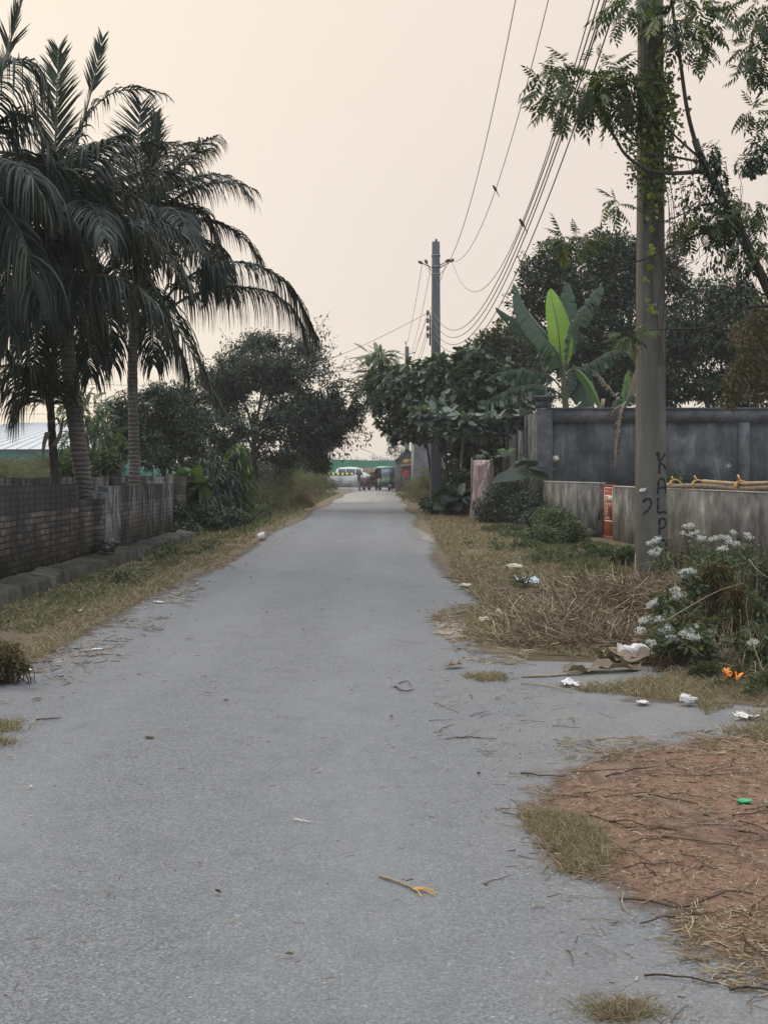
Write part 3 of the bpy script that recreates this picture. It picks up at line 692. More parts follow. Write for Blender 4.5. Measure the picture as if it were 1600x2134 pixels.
for (x0, y0, x1, y1, lb) in ((-60, 846, 330, 832, 'faint wire crossing behind the coconut trunks above the pale roof'), (-60, 862, 330, 856, 'faint wire just over the pale roof ridge behind the coconut trunks'), (-60, 790, 330, 803, 'faint upper wire crossing the gap between the two coconut trunks')):
    wire(P(x0, y0, 90), P(x1, y1, 90), .1, .018, lb)
rod(P(905, 520, 50), P(918, 552, 50), .01, fp, 'jumper_wire', 'wire')
def bird(px, py, W, label):
    px_ = CX + F * W[:, 0] / W[:, 1]; py_ = HY - F * (W[:, 2] - H) / W[:, 1]
    i = np.argmin((px_ - px) ** 2 + (py_ - py) ** 2); c = W[i]
    r = thing('bird', c, label, 'bird', 'birds on the wires')
    d = nrm(B([-.45, -.1, .72])); q = c + B([.0, 0, .045])
    mb = MB(); mb.tube([q - d * .075, q - d * .05, q - d * .01, q + d * .03, q + d * .055, q + d * .075, q + d * .1, q + d * .115], [.01, .028, .04, .038, .028, .03, .024, .006], 8)
    mb.build('body', M['bird'], r, True)
    hb = q + d * .1; mb = MB(); mb.tube([hb, hb + B([-.035, -.008, -.002])], [.008, .001], 5); mb.build('beak', M['twigdark'], r)
    mb = MB(); e = q - d * .07
    mb.tube([e, e + B([.045, 0, -.08]), e + B([.07, 0, -.16])], [.012, .01, .003], 4); mb.build('tail', M['bird'], r)
    for sx in (-1, 1): mb = MB(); mb.tube([q + B([0, sx * .012, -.02]), c + B([0, sx * .012, .012])], .004, 4); mb.build('leg', M['twigdark'], r)
bird(1035, 393, W2, 'small dark bird perched on the high wire, the upper of two')
bird(1087, 458, W4, 'small dark bird perched on the cable bundle, the lower of two')

# ================================================================= COCONUT PALMS
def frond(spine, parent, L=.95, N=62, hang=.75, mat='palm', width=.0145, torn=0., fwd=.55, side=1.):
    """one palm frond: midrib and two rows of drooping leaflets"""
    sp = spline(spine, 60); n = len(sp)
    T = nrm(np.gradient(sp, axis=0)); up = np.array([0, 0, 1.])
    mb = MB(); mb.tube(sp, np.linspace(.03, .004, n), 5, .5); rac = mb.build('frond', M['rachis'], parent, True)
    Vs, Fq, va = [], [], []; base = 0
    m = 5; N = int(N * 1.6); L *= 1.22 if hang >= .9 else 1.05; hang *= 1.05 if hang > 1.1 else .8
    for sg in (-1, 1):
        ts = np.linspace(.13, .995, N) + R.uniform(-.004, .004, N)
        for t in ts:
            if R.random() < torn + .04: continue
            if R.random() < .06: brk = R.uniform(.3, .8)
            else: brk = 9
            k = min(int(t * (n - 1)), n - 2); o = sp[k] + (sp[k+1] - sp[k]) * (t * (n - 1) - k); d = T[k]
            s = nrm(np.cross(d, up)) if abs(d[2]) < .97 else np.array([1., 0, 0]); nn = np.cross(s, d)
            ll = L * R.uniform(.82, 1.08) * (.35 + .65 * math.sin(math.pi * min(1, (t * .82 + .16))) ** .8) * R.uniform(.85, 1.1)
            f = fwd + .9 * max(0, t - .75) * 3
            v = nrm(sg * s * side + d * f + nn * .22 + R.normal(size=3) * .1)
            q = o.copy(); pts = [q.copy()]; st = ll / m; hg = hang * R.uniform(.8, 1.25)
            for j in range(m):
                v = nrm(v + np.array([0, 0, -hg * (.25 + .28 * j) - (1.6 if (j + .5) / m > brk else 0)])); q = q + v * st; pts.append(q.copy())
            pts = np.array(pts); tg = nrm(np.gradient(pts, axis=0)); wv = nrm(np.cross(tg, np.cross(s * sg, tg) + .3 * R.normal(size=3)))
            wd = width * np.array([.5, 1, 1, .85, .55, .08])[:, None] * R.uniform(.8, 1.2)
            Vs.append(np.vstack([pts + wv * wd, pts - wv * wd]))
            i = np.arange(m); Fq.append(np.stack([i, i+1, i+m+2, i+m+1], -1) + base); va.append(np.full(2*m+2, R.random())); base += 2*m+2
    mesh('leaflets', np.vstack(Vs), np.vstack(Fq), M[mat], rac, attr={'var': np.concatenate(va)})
def auto_frond(c, az, el, length, parent, **k):
    """a frond leaving the crown at azimuth az, elevation el, arching down by its own weight"""
    d = np.array([math.cos(az) * math.cos(el), math.sin(az) * math.cos(el), math.sin(el)]); q = np.array(c, float); pts = [q.copy()]
    for j in range(7):
        d = nrm(d + np.array([0, 0, -.09 - .06 * j * math.cos(el)])); q = q + d * length / 7; pts.append(q.copy())
    frond(pts, parent, **k)
def palm_trunk(pts, r0, r1, parent, mat='palmtrunk'):
    sp = spline(pts, 90); n = len(sp); t = np.linspace(0, 1, n)
    z = sp[:, 2]; rr = (r0 + (r1 - r0) * np.minimum(1, t * 1.3) ** .7) * (1 + .035 * np.sign(np.sin(z * 2 * np.pi * 6.2))) + .08 * np.exp(-t * 22)
    mb = MB(); mb.tube(sp, rr, 14); mb.build('trunk', M[mat], parent, True)
def PP(lst, Y, dys): return [P(x, y, Y + d) for (x, y), d in zip(lst, dys)]

pa = thing('coconut_palm', P(183, 1100, 21.2), 'coconut palm with a thick leaning trunk rising through the notch of the brick wall', 'palm tree', 'coconut palms')
palm_trunk([P(188, 1115, 21.4), P(180, 1040, 21.3), P(164, 930, 21.), P(148, 800, 20.6), P(135, 680, 20.), P(122, 560, 19.5), P(112, 480, 19.5)], .165, .115, pa)
cA = P(112, 480, 19.5)
A_spec = [
    ([(20, 665), (90, 600), (190, 573), (275, 590), (340, 660), (385, 760)], (-.2, -.9, -1.2, -1.3, -1.3, -1.2), dict(L=1.1, hang=1.15, N=95, width=.015)),
    ([(40, 640), (130, 520), (240, 468), (330, 462), (400, 500)], (-.1, -.4, -.5, -.6, -.6), dict(L=.95, hang=1.0)),
    ([(100, 500), (120, 400), (160, 330), (215, 300), (270, 305)], (0, -.5, -.8, -1, -1), dict(L=.95, hang=.9)),
    ([(105, 470), (115, 300), (118, 200), (122, 100)], (0, 0, 0, .1), dict(L=.62, hang=.05, fwd=1.3, N=44, mat='palmyoung')),
    ([(112, 470), (160, 300), (195, 170), (214, 78)], (0, .1, .2, .2), dict(L=.45, hang=.05, fwd=1.8, N=40)),
    ([(112, 470), (150, 300), (215, 205), (285, 185), (340, 195)], (0, .3, .5, .6, .6), dict(L=.7, hang=.5, torn=.2)),
    ([(100, 480), (60, 400), (10, 365), (-60, 390)], (0, -.4, -.7, -.8), dict(L=.95, hang=.9)),
    ([(90, 520), (30, 470), (-30, 470), (-90, 540)], (-.2, -.9, -1.2, -1.3), dict(L=1., hang=1.1)),
    ([(100, 500), (160, 430), (230, 400), (300, 430), (345, 500)], (0, .5, .8, .9, .9), dict(L=.95, hang=1.)),
    ([(90, 560), (70, 610), (30, 660), (0, 760)], (0, -.5, -.8, -.9), dict(L=1., hang=1.)),
    ([(110, 560), (150, 600), (180, 680), (190, 780)], (0, .5, .8, .9), dict(L=.8, hang=.9, torn=.1)),
    ([(100, 560), (80, 620), (75, 700), (72, 800)], (0, .4, .7, .8), dict(L=.8, hang=.8)),
]
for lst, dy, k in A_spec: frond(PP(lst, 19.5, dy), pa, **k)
for az, el, ln in ((.9, .5, 3.1), (1.7, .3, 3.2), (2.4, .6, 3.0), (3.3, .1, 3.0), (3.9, -.15, 3.0), (1.3, -.2, 2.9), (2.9, -.3, 2.7), (4.4, .35, 2.5), (.2, .9, 2.6), (.5, 1.1, 2.6), (4.9, -.2, 2.4), (1.0, 1.2, 2.4), (2.1, 1.0, 2.7), (5.3, .5, 2.5), (.0, .3, 2.6), (3.0, .95, 2.6)):
    auto_frond(cA, az, el, ln, pa, L=.85, hang=.75, N=52)
pb = thing('coconut_palm', P(281, 1040, 24), 'coconut palm with a straight ringed trunk behind the right end of the brick wall', 'palm tree', 'coconut palms')
palm_trunk([P(282, 1080, 24), P(281, 1000, 24), P(279, 900, 24), P(276, 780, 24), P(280, 660, 24), P(288, 560, 24), P(292, 480, 24)], .115, .09, pb)
cB = P(292, 490, 24)
B_spec = [
    ([(325, 650), (375, 590), (450, 550), (535, 552), (605, 600), (660, 700)], (-.3, -.5, -.6, -.6, -.5, -.4), dict(L=.95, hang=1.2, N=105, width=.016)),
    ([(335, 655), (400, 615), (480, 598), (560, 608), (615, 650), (640, 715)], (-.1, 0, .2, .3, .3, .3), dict(L=.95, hang=1.2, N=100, width=.016)),
    ([(285, 470), (350, 395), (420, 365), (480, 370), (525, 412)], (0, -.4, -.7, -.8, -.8), dict(L=.85, hang=.8)),
    ([(295, 500), (360, 440), (420, 440), (450, 500), (452, 570)], (0, .2, .4, .4, .4), dict(L=.9, hang=1.0)),
    ([(290, 480), (285, 370), (288, 280), (295, 215)], (0, .1, .2, .2), dict(L=.8, hang=.05, fwd=.8, N=52)),
    ([(292, 480), (320, 380), (350, 310), (395, 300), (445, 300)], (0, .4, .7, .8, .8), dict(L=.6, hang=.5, torn=.2)),
    ([(292, 480), (305, 400), (318, 320), (325, 240)], (0, -.2, -.3, -.3), dict(L=.5, hang=.05, fwd=1.7, N=40)),
    ([(300, 560), (345, 640), (385, 710), (420, 770), (465, 850)], (-.4, -.9, -1.1, -1.1, -1.1), dict(L=1., hang=.8, fwd=.8)),
    ([(285, 540), (230, 500), (170, 520), (120, 600)], (0, -.5, -.8, -.8), dict(L=.95, hang=1.1)),
    ([(280, 560), (240, 600), (205, 660), (190, 740)], (0, -.4, -.6, -.6), dict(L=.85, hang=1.)),
    ([(290, 480), (240, 380), (190, 340), (140, 360)], (0, .3, .5, .5), dict(L=.9, hang=.8)),
    ([(290, 560), (310, 620), (318, 690), (320, 760)], (0, .5, .7, .7), dict(L=.75, hang=.9)),
    ([(300, 530), (380, 480), (430, 530), (440, 600)], (0, -.6, -.8, -.8), dict(L=.9, hang=1.2)),
]
for lst, dy, k in B_spec: frond(PP(lst, 24, dy), pb, **k)
for az, el, ln in ((1.0, .4, 3.2), (1.8, .2, 3.2), (2.5, .5, 3.1), (3.3, .2, 3.2), (4.1, .3, 2.7), (2.1, -.25, 2.9), (1.4, .85, 3.0), (3.0, .9, 3.0), (.2, .95, 2.6), (3.7, .75, 2.8), (.7, 1.2, 2.5), (5.9, 1.15, 2.5), (5.3, .55, 2.5), (.3, .55, 2.7), (4.3, .8, 2.4)):
    auto_frond(cB, az, el, ln, pb, L=.85, hang=.75, N=52)
pc = thing('coconut_palm', P(-110, 1130, 17.5), 'coconut palm whose crown reaches in at the frame edge above the brick wall', 'palm tree', 'coconut palms')
palm_trunk([P(-110, 1180, 17.5), P(-100, 900, 17.5), P(-70, 600, 17.5), P(-45, 330, 17.5)], .15, .11, pc)
cC = P(-45, 330, 17.5)
for lst, dy, k in [
    ([(-45, 330), (-10, 200), (15, 110), (42, 5)], (0, 0, .1, .1), dict(L=.5, hang=.08, fwd=1.6, N=44)),
    ([(-45, 330), (-20, 190), (25, 128), (75, 135), (110, 215)], (0, -.3, -.5, -.5, -.5), dict(L=.9, hang=1.3)),
    ([(-45, 330), (-10, 260), (50, 240), (100, 300), (125, 400)], (0, .3, .5, .5, .5), dict(L=.9, hang=1.1)),
    ([(-45, 340), (0, 330), (60, 360), (100, 440)], (0, -.5, -.8, -.8), dict(L=.9, hang=1.1)),
    ([(-45, 360), (0, 420), (50, 500), (70, 600)], (0, -.3, -.5, -.5), dict(L=.95, hang=1.)),
    ([(-45, 370), (-20, 480), (10, 590), (20, 700)], (0, .3, .5, .5), dict(L=.95, hang=1.))]: frond(PP(lst, 17.5, dy), pc, **k)
for az, el, ln in ((.6, .2, 3.), (1.4, .5, 3.), (2.2, .3, 3.), (3.2, .2, 3.), (4.0, .4, 3.), (.3, -.3, 2.6)): auto_frond(cC, az, el, ln, pc, L=.92, hang=.9, N=50)
# slim young palm with a ragged dead sheath, left of the leaning trunk
py_ = thing('young_palm', P(116, 1110, 21), 'slim dark young palm with dry ragged sheaths, left of the leaning coconut trunk', 'palm tree')
palm_trunk([P(116, 1130, 21), P(115, 1000, 21), P(108, 900, 21), P(104, 800, 21), P(102, 740, 21)], .105, .06, py_, 'bark')
for lst, dy, k in [
    ([(104, 860), (98, 800), (60, 765), (10, 790), (-40, 850)], (0, -.2, -.4, -.5, -.5), dict(L=.95, hang=.8, N=44)),
    ([(104, 870), (85, 800), (40, 760), (-20, 770)], (0, -.3, -.6, -.6), dict(L=.9, hang=.9, N=40)),
    ([(104, 860), (90, 815), (70, 800), (45, 830), (30, 880)], (0, -.4, -.6, -.6, -.6), dict(L=.75, hang=.9, N=36)),
    ([(104, 860), (120, 790), (150, 760), (185, 775)], (0, .2, .4, .4), dict(L=.7, hang=.8, N=36)),
    ([(104, 850), (106, 780), (108, 720), (112, 650)], (0, 0, 0, 0), dict(L=.6, hang=.3, fwd=1.1, N=36))]: frond(PP(lst, 21, dy), py_, mat='palmyoung', **k)
for (lst, lb) in ([(100, 900), (92, 925), (90, 960)], 1), ([(112, 930), (125, 905), (132, 870)], 2), ([(106, 880), (118, 870), (125, 885)], 3):
    mb = MB(); q = spline(PP(lst, 20.85, (0, -.1, -.15)), 14); w = np.linspace(.05, .012, 14)[:, None] * np.array([[1, .2, .1]])
    mb.grid(np.stack([q - w, q + np.array([0, -.02, 0]), q + w], 1), .3); mb.build('dry_sheath', M['deadleaf'], py_)

# ================================================================= TREES
def crown(blobs, n, thr=.36, ns=.9, power=.45, seedoff=0., cl=0, cr=.2):
    nfull = n; n = n // cl if cl else n
    bl = np.array([[*P(b[0], b[1], b[4]), b[2] / F * b[4], (b[5] if len(b) > 5 else .8) * b[2] / F * b[4], b[3] / F * b[4]] for b in blobs])
    w = bl[:, 3] * bl[:, 5] ; w = w / w.sum()
    idx = R.choice(len(bl), n * 3, p=w); d = rdir(n * 3); r = R.random(n * 3) ** power
    off = d * r[:, None] * bl[idx][:, 3:6]; p = bl[idx][:, :3] + off
    nz = vnoise(p + seedoff, ns) * .65 + vnoise(p + seedoff + 7.3, ns * 2.9) * .35
    keep = np.where((nz > thr + .1 * (r > .93)) & (p[:, 2] > .05))[0][:n]
    p, off = p[keep], off[keep]
    if cl:      # leaves gathered into sprigs round each kept point
        k = len(p); sz = cr * R.uniform(.5, 1.3, k); off = np.repeat(off, cl, 0)
        q = rdir(k * cl) * (R.random((k * cl, 1)) ** .5) * np.repeat(sz, cl)[:, None] * B([1, 1, .7])
        p = np.repeat(p, cl, 0) + q; off = nrm(off) + nrm(q) * .8; m_ = p[:, 2] > .03; p, off = p[m_], off[m_]
    return p, nrm(off), bl
def leaves(name, p, out, tmpl, size, mat, parent, hang=.5, outw=.6, upn=.8, jitter=.7, sv=.35):
    n = len(p); X = nrm(out * outw + rdir(n) * jitter + np.array([0, 0, -hang])); N = nrm(np.array([0, 0, upn]) + out * .4 + rdir(n) * .6)
    V, Fq, va = inst(*tmpl, p, X, N, size * R.uniform(1 - sv, 1 + sv, n))
    return mesh(name, V, Fq, M[mat], parent, attr={'var': va})
def limbs(mb, base, top, blobs, r0, ntw, crown_pts, twigr=.012, k=7, curve=.25, main=1.0):
    trunk = spline([base, (np.array(base) * .6 + np.array(top) * .4) + R.normal(size=3) * .06 * np.linalg.norm(np.array(top) - base) * .4, top], 16)
    mb.tube(trunk, r0 * (np.linspace(1, .55, 16) + .35 * np.exp(-np.linspace(0, 9, 16))), 9)
    nodes = [trunk[-1]]
    for b in blobs:
        s = trunk[int(R.integers(9, 16))]; e = b[:3] + R.normal(size=3) * .25 * b[3:6]
        m1 = s + (e - s) * .4 + np.array([0, 0, .18 * np.linalg.norm(e - s)]) + R.normal(size=3) * .08 * np.linalg.norm(e - s)
        l = spline([s, m1, e], 14); mb.tube(l, np.linspace(r0 * .42, r0 * .12, 14) * main, k - 1); nodes += list(l[5:])
    nodes = np.array(nodes)
    for q in crown_pts[R.choice(len(crown_pts), min(ntw, len(crown_pts)), replace=False)]:
        i = np.argmin(((nodes - q) ** 2).sum(1) * R.uniform(.7, 1.5, len(nodes))); s = nodes[i]
        m1 = (s + q) / 2 + R.normal(size=3) * curve * .3 * np.linalg.norm(q - s)
        mb.tube(spline([s, m1, q], 7), np.linspace(twigr * 2., twigr * .4, 7), 4, cap=False)
def tree(name, label, base, top, blobs, n, size, mat, r0, tmpl=L6, group='trees along the lane', barkm='bark', ntw=120, twigr=.014, thr=.36, ns=.9, power=.45, cl=0, cr=.2, **kw):
    t = thing(name, base, label, 'tree', group)
    p, out, bl = crown(blobs, n, thr, ns, power, len(name) + base[0], cl, cr)
    mb = MB(); limbs(mb, base, top, bl, r0, ntw, p, twigr); mb.build('trunk', M[barkm], t, True)
    c = leaves('crown', p, out, tmpl, size, mat, t, **kw)
    return t, p
# big small-leaved tree left of the lane
Yb = 50
base = P(536, 1064, Yb)
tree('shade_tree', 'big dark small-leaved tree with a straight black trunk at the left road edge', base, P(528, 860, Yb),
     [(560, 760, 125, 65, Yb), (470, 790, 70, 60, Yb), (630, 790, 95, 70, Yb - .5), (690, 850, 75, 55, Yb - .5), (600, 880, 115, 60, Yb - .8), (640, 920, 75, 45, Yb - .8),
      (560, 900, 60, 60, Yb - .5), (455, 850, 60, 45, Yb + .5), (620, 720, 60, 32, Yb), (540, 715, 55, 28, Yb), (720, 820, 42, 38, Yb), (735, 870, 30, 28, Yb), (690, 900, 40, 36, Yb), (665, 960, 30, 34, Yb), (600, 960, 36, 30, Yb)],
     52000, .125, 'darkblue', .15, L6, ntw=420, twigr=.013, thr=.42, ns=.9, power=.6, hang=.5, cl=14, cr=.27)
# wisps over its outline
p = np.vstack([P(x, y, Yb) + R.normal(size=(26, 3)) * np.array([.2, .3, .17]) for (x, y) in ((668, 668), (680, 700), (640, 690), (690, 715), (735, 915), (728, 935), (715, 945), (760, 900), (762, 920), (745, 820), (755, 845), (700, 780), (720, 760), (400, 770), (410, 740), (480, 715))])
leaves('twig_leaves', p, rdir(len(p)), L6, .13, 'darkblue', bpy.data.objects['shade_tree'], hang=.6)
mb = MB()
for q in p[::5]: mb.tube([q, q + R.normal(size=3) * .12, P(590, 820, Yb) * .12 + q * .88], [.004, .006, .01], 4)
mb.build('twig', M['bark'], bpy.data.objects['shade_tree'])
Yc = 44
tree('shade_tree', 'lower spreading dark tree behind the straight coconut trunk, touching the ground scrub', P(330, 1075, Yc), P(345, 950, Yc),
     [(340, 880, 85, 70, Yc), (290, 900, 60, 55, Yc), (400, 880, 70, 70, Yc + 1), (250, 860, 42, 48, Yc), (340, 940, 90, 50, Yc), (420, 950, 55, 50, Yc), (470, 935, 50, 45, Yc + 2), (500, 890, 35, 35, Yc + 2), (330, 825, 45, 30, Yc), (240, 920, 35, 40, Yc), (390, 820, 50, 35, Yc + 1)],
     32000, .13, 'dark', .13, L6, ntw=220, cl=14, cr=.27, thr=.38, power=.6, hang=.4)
# feathery dry shrub between the trunks
tree('feathery_shrub', 'thin feathery shrub with fine pale leaves between the two coconut trunks', P(205, 1060, 36), P(195, 900, 36), [(175, 860, 50, 55, 36), (210, 900, 40, 45, 36), (160, 930, 45, 40, 36)], 420, .3, 'acacia', .025, PINFINE, barkm='barklight', ntw=40, thr=.2, twigr=.007)
# right: jackfruit and other dark trees behind the compound wall
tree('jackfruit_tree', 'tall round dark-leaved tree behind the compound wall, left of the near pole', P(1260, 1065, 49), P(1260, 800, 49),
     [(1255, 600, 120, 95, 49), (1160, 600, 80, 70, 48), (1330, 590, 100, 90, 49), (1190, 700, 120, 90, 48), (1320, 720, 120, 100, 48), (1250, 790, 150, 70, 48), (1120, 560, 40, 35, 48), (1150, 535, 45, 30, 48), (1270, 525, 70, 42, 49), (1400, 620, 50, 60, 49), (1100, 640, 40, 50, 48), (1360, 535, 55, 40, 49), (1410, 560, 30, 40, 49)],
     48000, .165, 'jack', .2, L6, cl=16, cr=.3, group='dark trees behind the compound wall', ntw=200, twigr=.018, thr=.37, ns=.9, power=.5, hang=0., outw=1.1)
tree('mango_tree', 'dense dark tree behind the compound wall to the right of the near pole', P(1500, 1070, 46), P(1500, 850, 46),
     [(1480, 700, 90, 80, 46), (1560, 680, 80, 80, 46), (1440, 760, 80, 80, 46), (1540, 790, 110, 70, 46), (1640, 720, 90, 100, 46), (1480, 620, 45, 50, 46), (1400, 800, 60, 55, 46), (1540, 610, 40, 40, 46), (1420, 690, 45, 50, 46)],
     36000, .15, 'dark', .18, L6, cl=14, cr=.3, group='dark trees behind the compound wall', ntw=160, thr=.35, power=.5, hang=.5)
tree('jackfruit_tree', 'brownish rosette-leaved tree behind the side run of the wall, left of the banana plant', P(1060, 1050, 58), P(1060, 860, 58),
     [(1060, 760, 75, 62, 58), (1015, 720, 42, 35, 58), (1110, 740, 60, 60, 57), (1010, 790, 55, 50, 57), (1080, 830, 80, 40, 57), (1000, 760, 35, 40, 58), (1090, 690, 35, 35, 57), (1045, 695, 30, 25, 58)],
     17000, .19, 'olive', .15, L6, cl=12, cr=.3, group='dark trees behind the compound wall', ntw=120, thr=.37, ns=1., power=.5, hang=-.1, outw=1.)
# shaggy creeper mass at the right edge in front of the mango tree
def bush(name, label, cat, blobs, n, size, mat, tmpl=L6, group=None, stems=30, stemr=.006, stemmat='twig', thr=.3, ns=1.6, power=.5, hang=.2, ground=True, part='foliage', spread=.7, **kw):
    c = P(blobs[0][0], blobs[0][1], blobs[0][4]); t = thing(name, (c[0], c[1], 0), label, cat, group)
    p, out, bl = crown(blobs, n, thr, ns, power, c[0]); leaves(part, p, out, tmpl, size, mat, t, hang=hang, **kw)
    mb = MB()
    for q in p[R.choice(len(p), min(stems, len(p)), replace=False)]:
        b0 = np.array([c[0] + (q[0] - c[0]) * spread + R.normal() * .06, c[1] + (q[1] - c[1]) * spread, 0.0]) if ground else q + B([R.normal() * .1, R.normal() * .1, -.35])
        mb.tube(spline([b0, (b0 + q) / 2 + R.normal(size=3) * .06, q], 7), np.linspace(stemr * 1.4, stemr * .5, 7), 4, cap=False)
    mb.build('stem', M[stemmat], t); return t
bush('hanging_creeper', 'brown and yellow leaved creeper mass hanging at the right edge above the compound wall', 'creeper',
     [(1560, 720, 55, 60, 30), (1540, 790, 42, 45, 30), (1600, 660, 50, 60, 30), (1600, 800, 45, 45, 30), (1520, 830, 20, 26, 30)], 4200, .1, 'brownleaf', L6, stems=60, thr=.4, ns=1.3, hang=.6, ground=False)

# broad-leaved roadside trees on the right
def teak(label, base, top, blobs, n, size, mat, tmpl=LBROAD, r0=.07, group='broad-leaved trees at the right road edge', **k):
    return tree('broadleaf_tree', label, base, top, blobs, n, size, mat, r0, tmpl, group=group, **{**dict(ntw=90, twigr=.012, thr=.36, ns=1.1, power=.6, hang=.25, upn=1.6, jitter=.8), **k})
teak('broad-leaved tree nearest the second utility pole with a thin straight trunk', P(926, 1066, 47), P(925, 900, 47),
     [(880, 790, 75, 45, 47), (850, 830, 65, 40, 47), (930, 790, 60, 45, 47), (860, 880, 75, 35, 47), (960, 830, 60, 55, 47), (810, 850, 45, 28, 47), (800, 890, 30, 24, 47), (900, 850, 70, 40, 46), (920, 760, 40, 22, 47), (840, 905, 50, 20, 46.5)], 4600, .24, 'teak', r0=.08, cl=8, cr=.3, thr=.4)
teak('broad-leaved tree with a bare pale trunk beside the pink tarpaulin', P(974, 1072, 44), P(965, 900, 44),
     [(980, 790, 60, 50, 44), (1030, 790, 50, 40, 44), (1000, 840, 60, 40, 44), (930, 880, 60, 25, 43.5), (970, 740, 35, 20, 44), (1040, 840, 55, 30, 44), (1000, 740, 20, 20, 44)], 2700, .26, 'teak', barkm='barklight', r0=.06, cl=8, cr=.3, thr=.4)
teak('low tier of large pale round leaves reaching right toward the compound wall corner', P(990, 1075, 41), P(985, 905, 41),
     [(920, 870, 50, 14, 40.5), (980, 880, 60, 18, 40), (1040, 880, 50, 16, 40), (1090, 872, 28, 12, 39.6), (880, 862, 30, 12, 40.5), (950, 895, 40, 12, 40), (1010, 900, 45, 12, 40)], 1000, .3, 'teakpale', r0=.05, thr=.3, upn=2.)
teak('thin dark tree trunk with deep shaded leaves under the canopy near the tin shed', P(912, 1060, 52), P(915, 900, 52),
     [(900, 900, 50, 28, 52), (950, 920, 60, 35, 51), (1000, 940, 60, 40, 48), (990, 900, 60, 30, 48), (1040, 920, 40, 30, 46)], 2400, .25, 'dark', LBROAD, .07)
tree('acacia_tree', 'feathery pale green tree with long drooping leaves over the lane, left of the second pole', P(905, 1062, 50), P(880, 860, 50),
     [(790, 745, 36, 16, 49), (800, 775, 42, 22, 49), (845, 770, 38, 20, 49), (780, 810, 40, 24, 49), (830, 800, 45, 22, 49), (770, 775, 16, 22, 49)], 520, .55, 'acacia', .06, PINFINE, group='broad-leaved trees at the right road edge', ntw=50, thr=.2, power=.7, hang=.15, upn=2., outw=1., jitter=.4)
tree('bare_tree', 'nearly bare thin tree beside the tin shed at the end of the lane', P(828, 1018, 112), P(826, 960, 112), [(825, 925, 22, 20, 112), (815, 940, 16, 12, 112), (835, 950, 14, 16, 112)], 500, .16, 'olive', .06, L6, barkm='barklight', ntw=90, twigr=.02, thr=.3)

# ================================================================= BANANA PLANTS
def bleaf(spine, wl, wr, parent, mat='banana', fold=.5, torn=.2, droop=.3, seed=0, stalk=.12, name='leaf', wav=.015, face=None):
    """banana leaf: midrib, and two half blades cut into strips where torn; wl/wr half widths in metres; face = rough normal"""
    rr = np.random.default_rng(seed); n = 46; sp = spline(spine, n); T = nrm(np.gradient(sp, axis=0))
    face = np.array([0, -1, .4]) if face is None else np.array(face, float)
    S = nrm(np.cross(T, face)); Nn = np.cross(S, T)
    mb = MB(); mb.tube(sp, np.linspace(.028, .005, n), 6, .8); mid = mb.build(name, M['rachis' if mat != 'deadleaf' else 'deadleaf'], parent, True)
    b = MB(); t = np.linspace(0, 1, n); k0 = int(stalk * n)
    prof = np.clip(np.sin(np.pi * np.clip((t - stalk) / (1 - stalk), 0, 1) ** .8) ** .55, 0.03, 1)
    for sg, W in ((-1, wl * 1.2), (1, wr * 1.2)):
        i = k0
        while i < n - 1:
            ln = int(rr.integers(1, 4)) if rr.random() < torn * 1.6 else int(rr.integers(6, 14))
            j = min(n - 1, i + ln); A = []
            tw = rr.normal() * .25 * torn; dr = droop * (1 + rr.normal() * .5 * torn); shrink = 1 - rr.random() * .3 * torn
            for q in range(i, j + 1):
                row = []
                for u in np.linspace(0, 1, 6):
                    a = fold + dr * u * 1.5
                    d = S[q] * sg * math.cos(a) + Nn[q] * math.sin(a) * (1 if fold > 0 else 1) * -.6 + np.array([0, 0, -math.sin(abs(a)) * .7 * u])
                    pinch = 1 - (.35 * torn if (q in (i, j) and ln < 6) else 0) * u
                    pt = sp[q] + d * W * prof[q] * u * shrink + T[q] * (tw * u * W + .22 * W * u) + Nn[q] * wav * math.sin(q * 1.7 + sg) * u
                    if q == j and u > 0 and j < n - 1: pt = pt - T[q] * .012 * u * (1 + 3 * torn)
                    row.append(pt)
                A.append(row)
            b.grid(A, .35 + .5 * rr.random() * (0.5 if torn < .3 else 1)); i = j
    b.build('blade', M[mat], mid, True)
YB = 37.6
bt = thing('banana_plant', P(1178, 1088, YB), 'banana plant with one glowing lime leaf rising over the dark compound wall', 'banana plant', 'banana plants behind the wall')
mb = MB(); sp = spline([P(1180, 1089, YB), P(1180, 900, YB), P(1178, 840, YB), P(1174, 790, YB), P(1172, 755, YB)], 30)
mb.tube(sp, np.linspace(.15, .075, 30), 12); mb.build('trunk', M['rachis'], bt, True)
def BL(pts, dys, *a, **k): bleaf([P(x, y, YB + d) for (x, y), d in zip(pts, dys)], *a, **k)
BL([(1172, 790), (1167, 729), (1162, 684), (1152.6, 638), (1147, 606)], (0, -.05, -.05, .05, .2), .3, .36, bt, 'bananalime', -.25, 0., -.05, 1, .1, face=(.15, -1, 0))
BL([(1176, 780), (1179, 725), (1182.5, 663), (1181.5, 592)], (0, .2, .3, .3), .3, .3, bt, 'banana', .1, .12, .1, 2, .15, face=(-.1, -1, 0))
BL([(1176, 785), (1181, 745), (1192, 688), (1218.6, 640), (1254, 590)], (0, -.05, -.1, -.1, 0), .16, .4, bt, 'banana', .25, .75, .2, 3, .14, face=(.3, -1, .3))
BL([(1173, 780), (1158, 725), (1115, 673), (1089, 636), (1075, 598)], (0, .05, .1, .1, .1), .36, .22, bt, 'banana', .35, .4, .2, 4, .16, face=(.2, -1, .5))
BL([(1173, 785), (1160, 745), (1134, 708), (1082, 672), (1036, 642)], (0, .2, .4, .5, .5), .26, .2, bt, 'banana', .5, .35, .5, 5, .2, face=(0, -.6, 1))
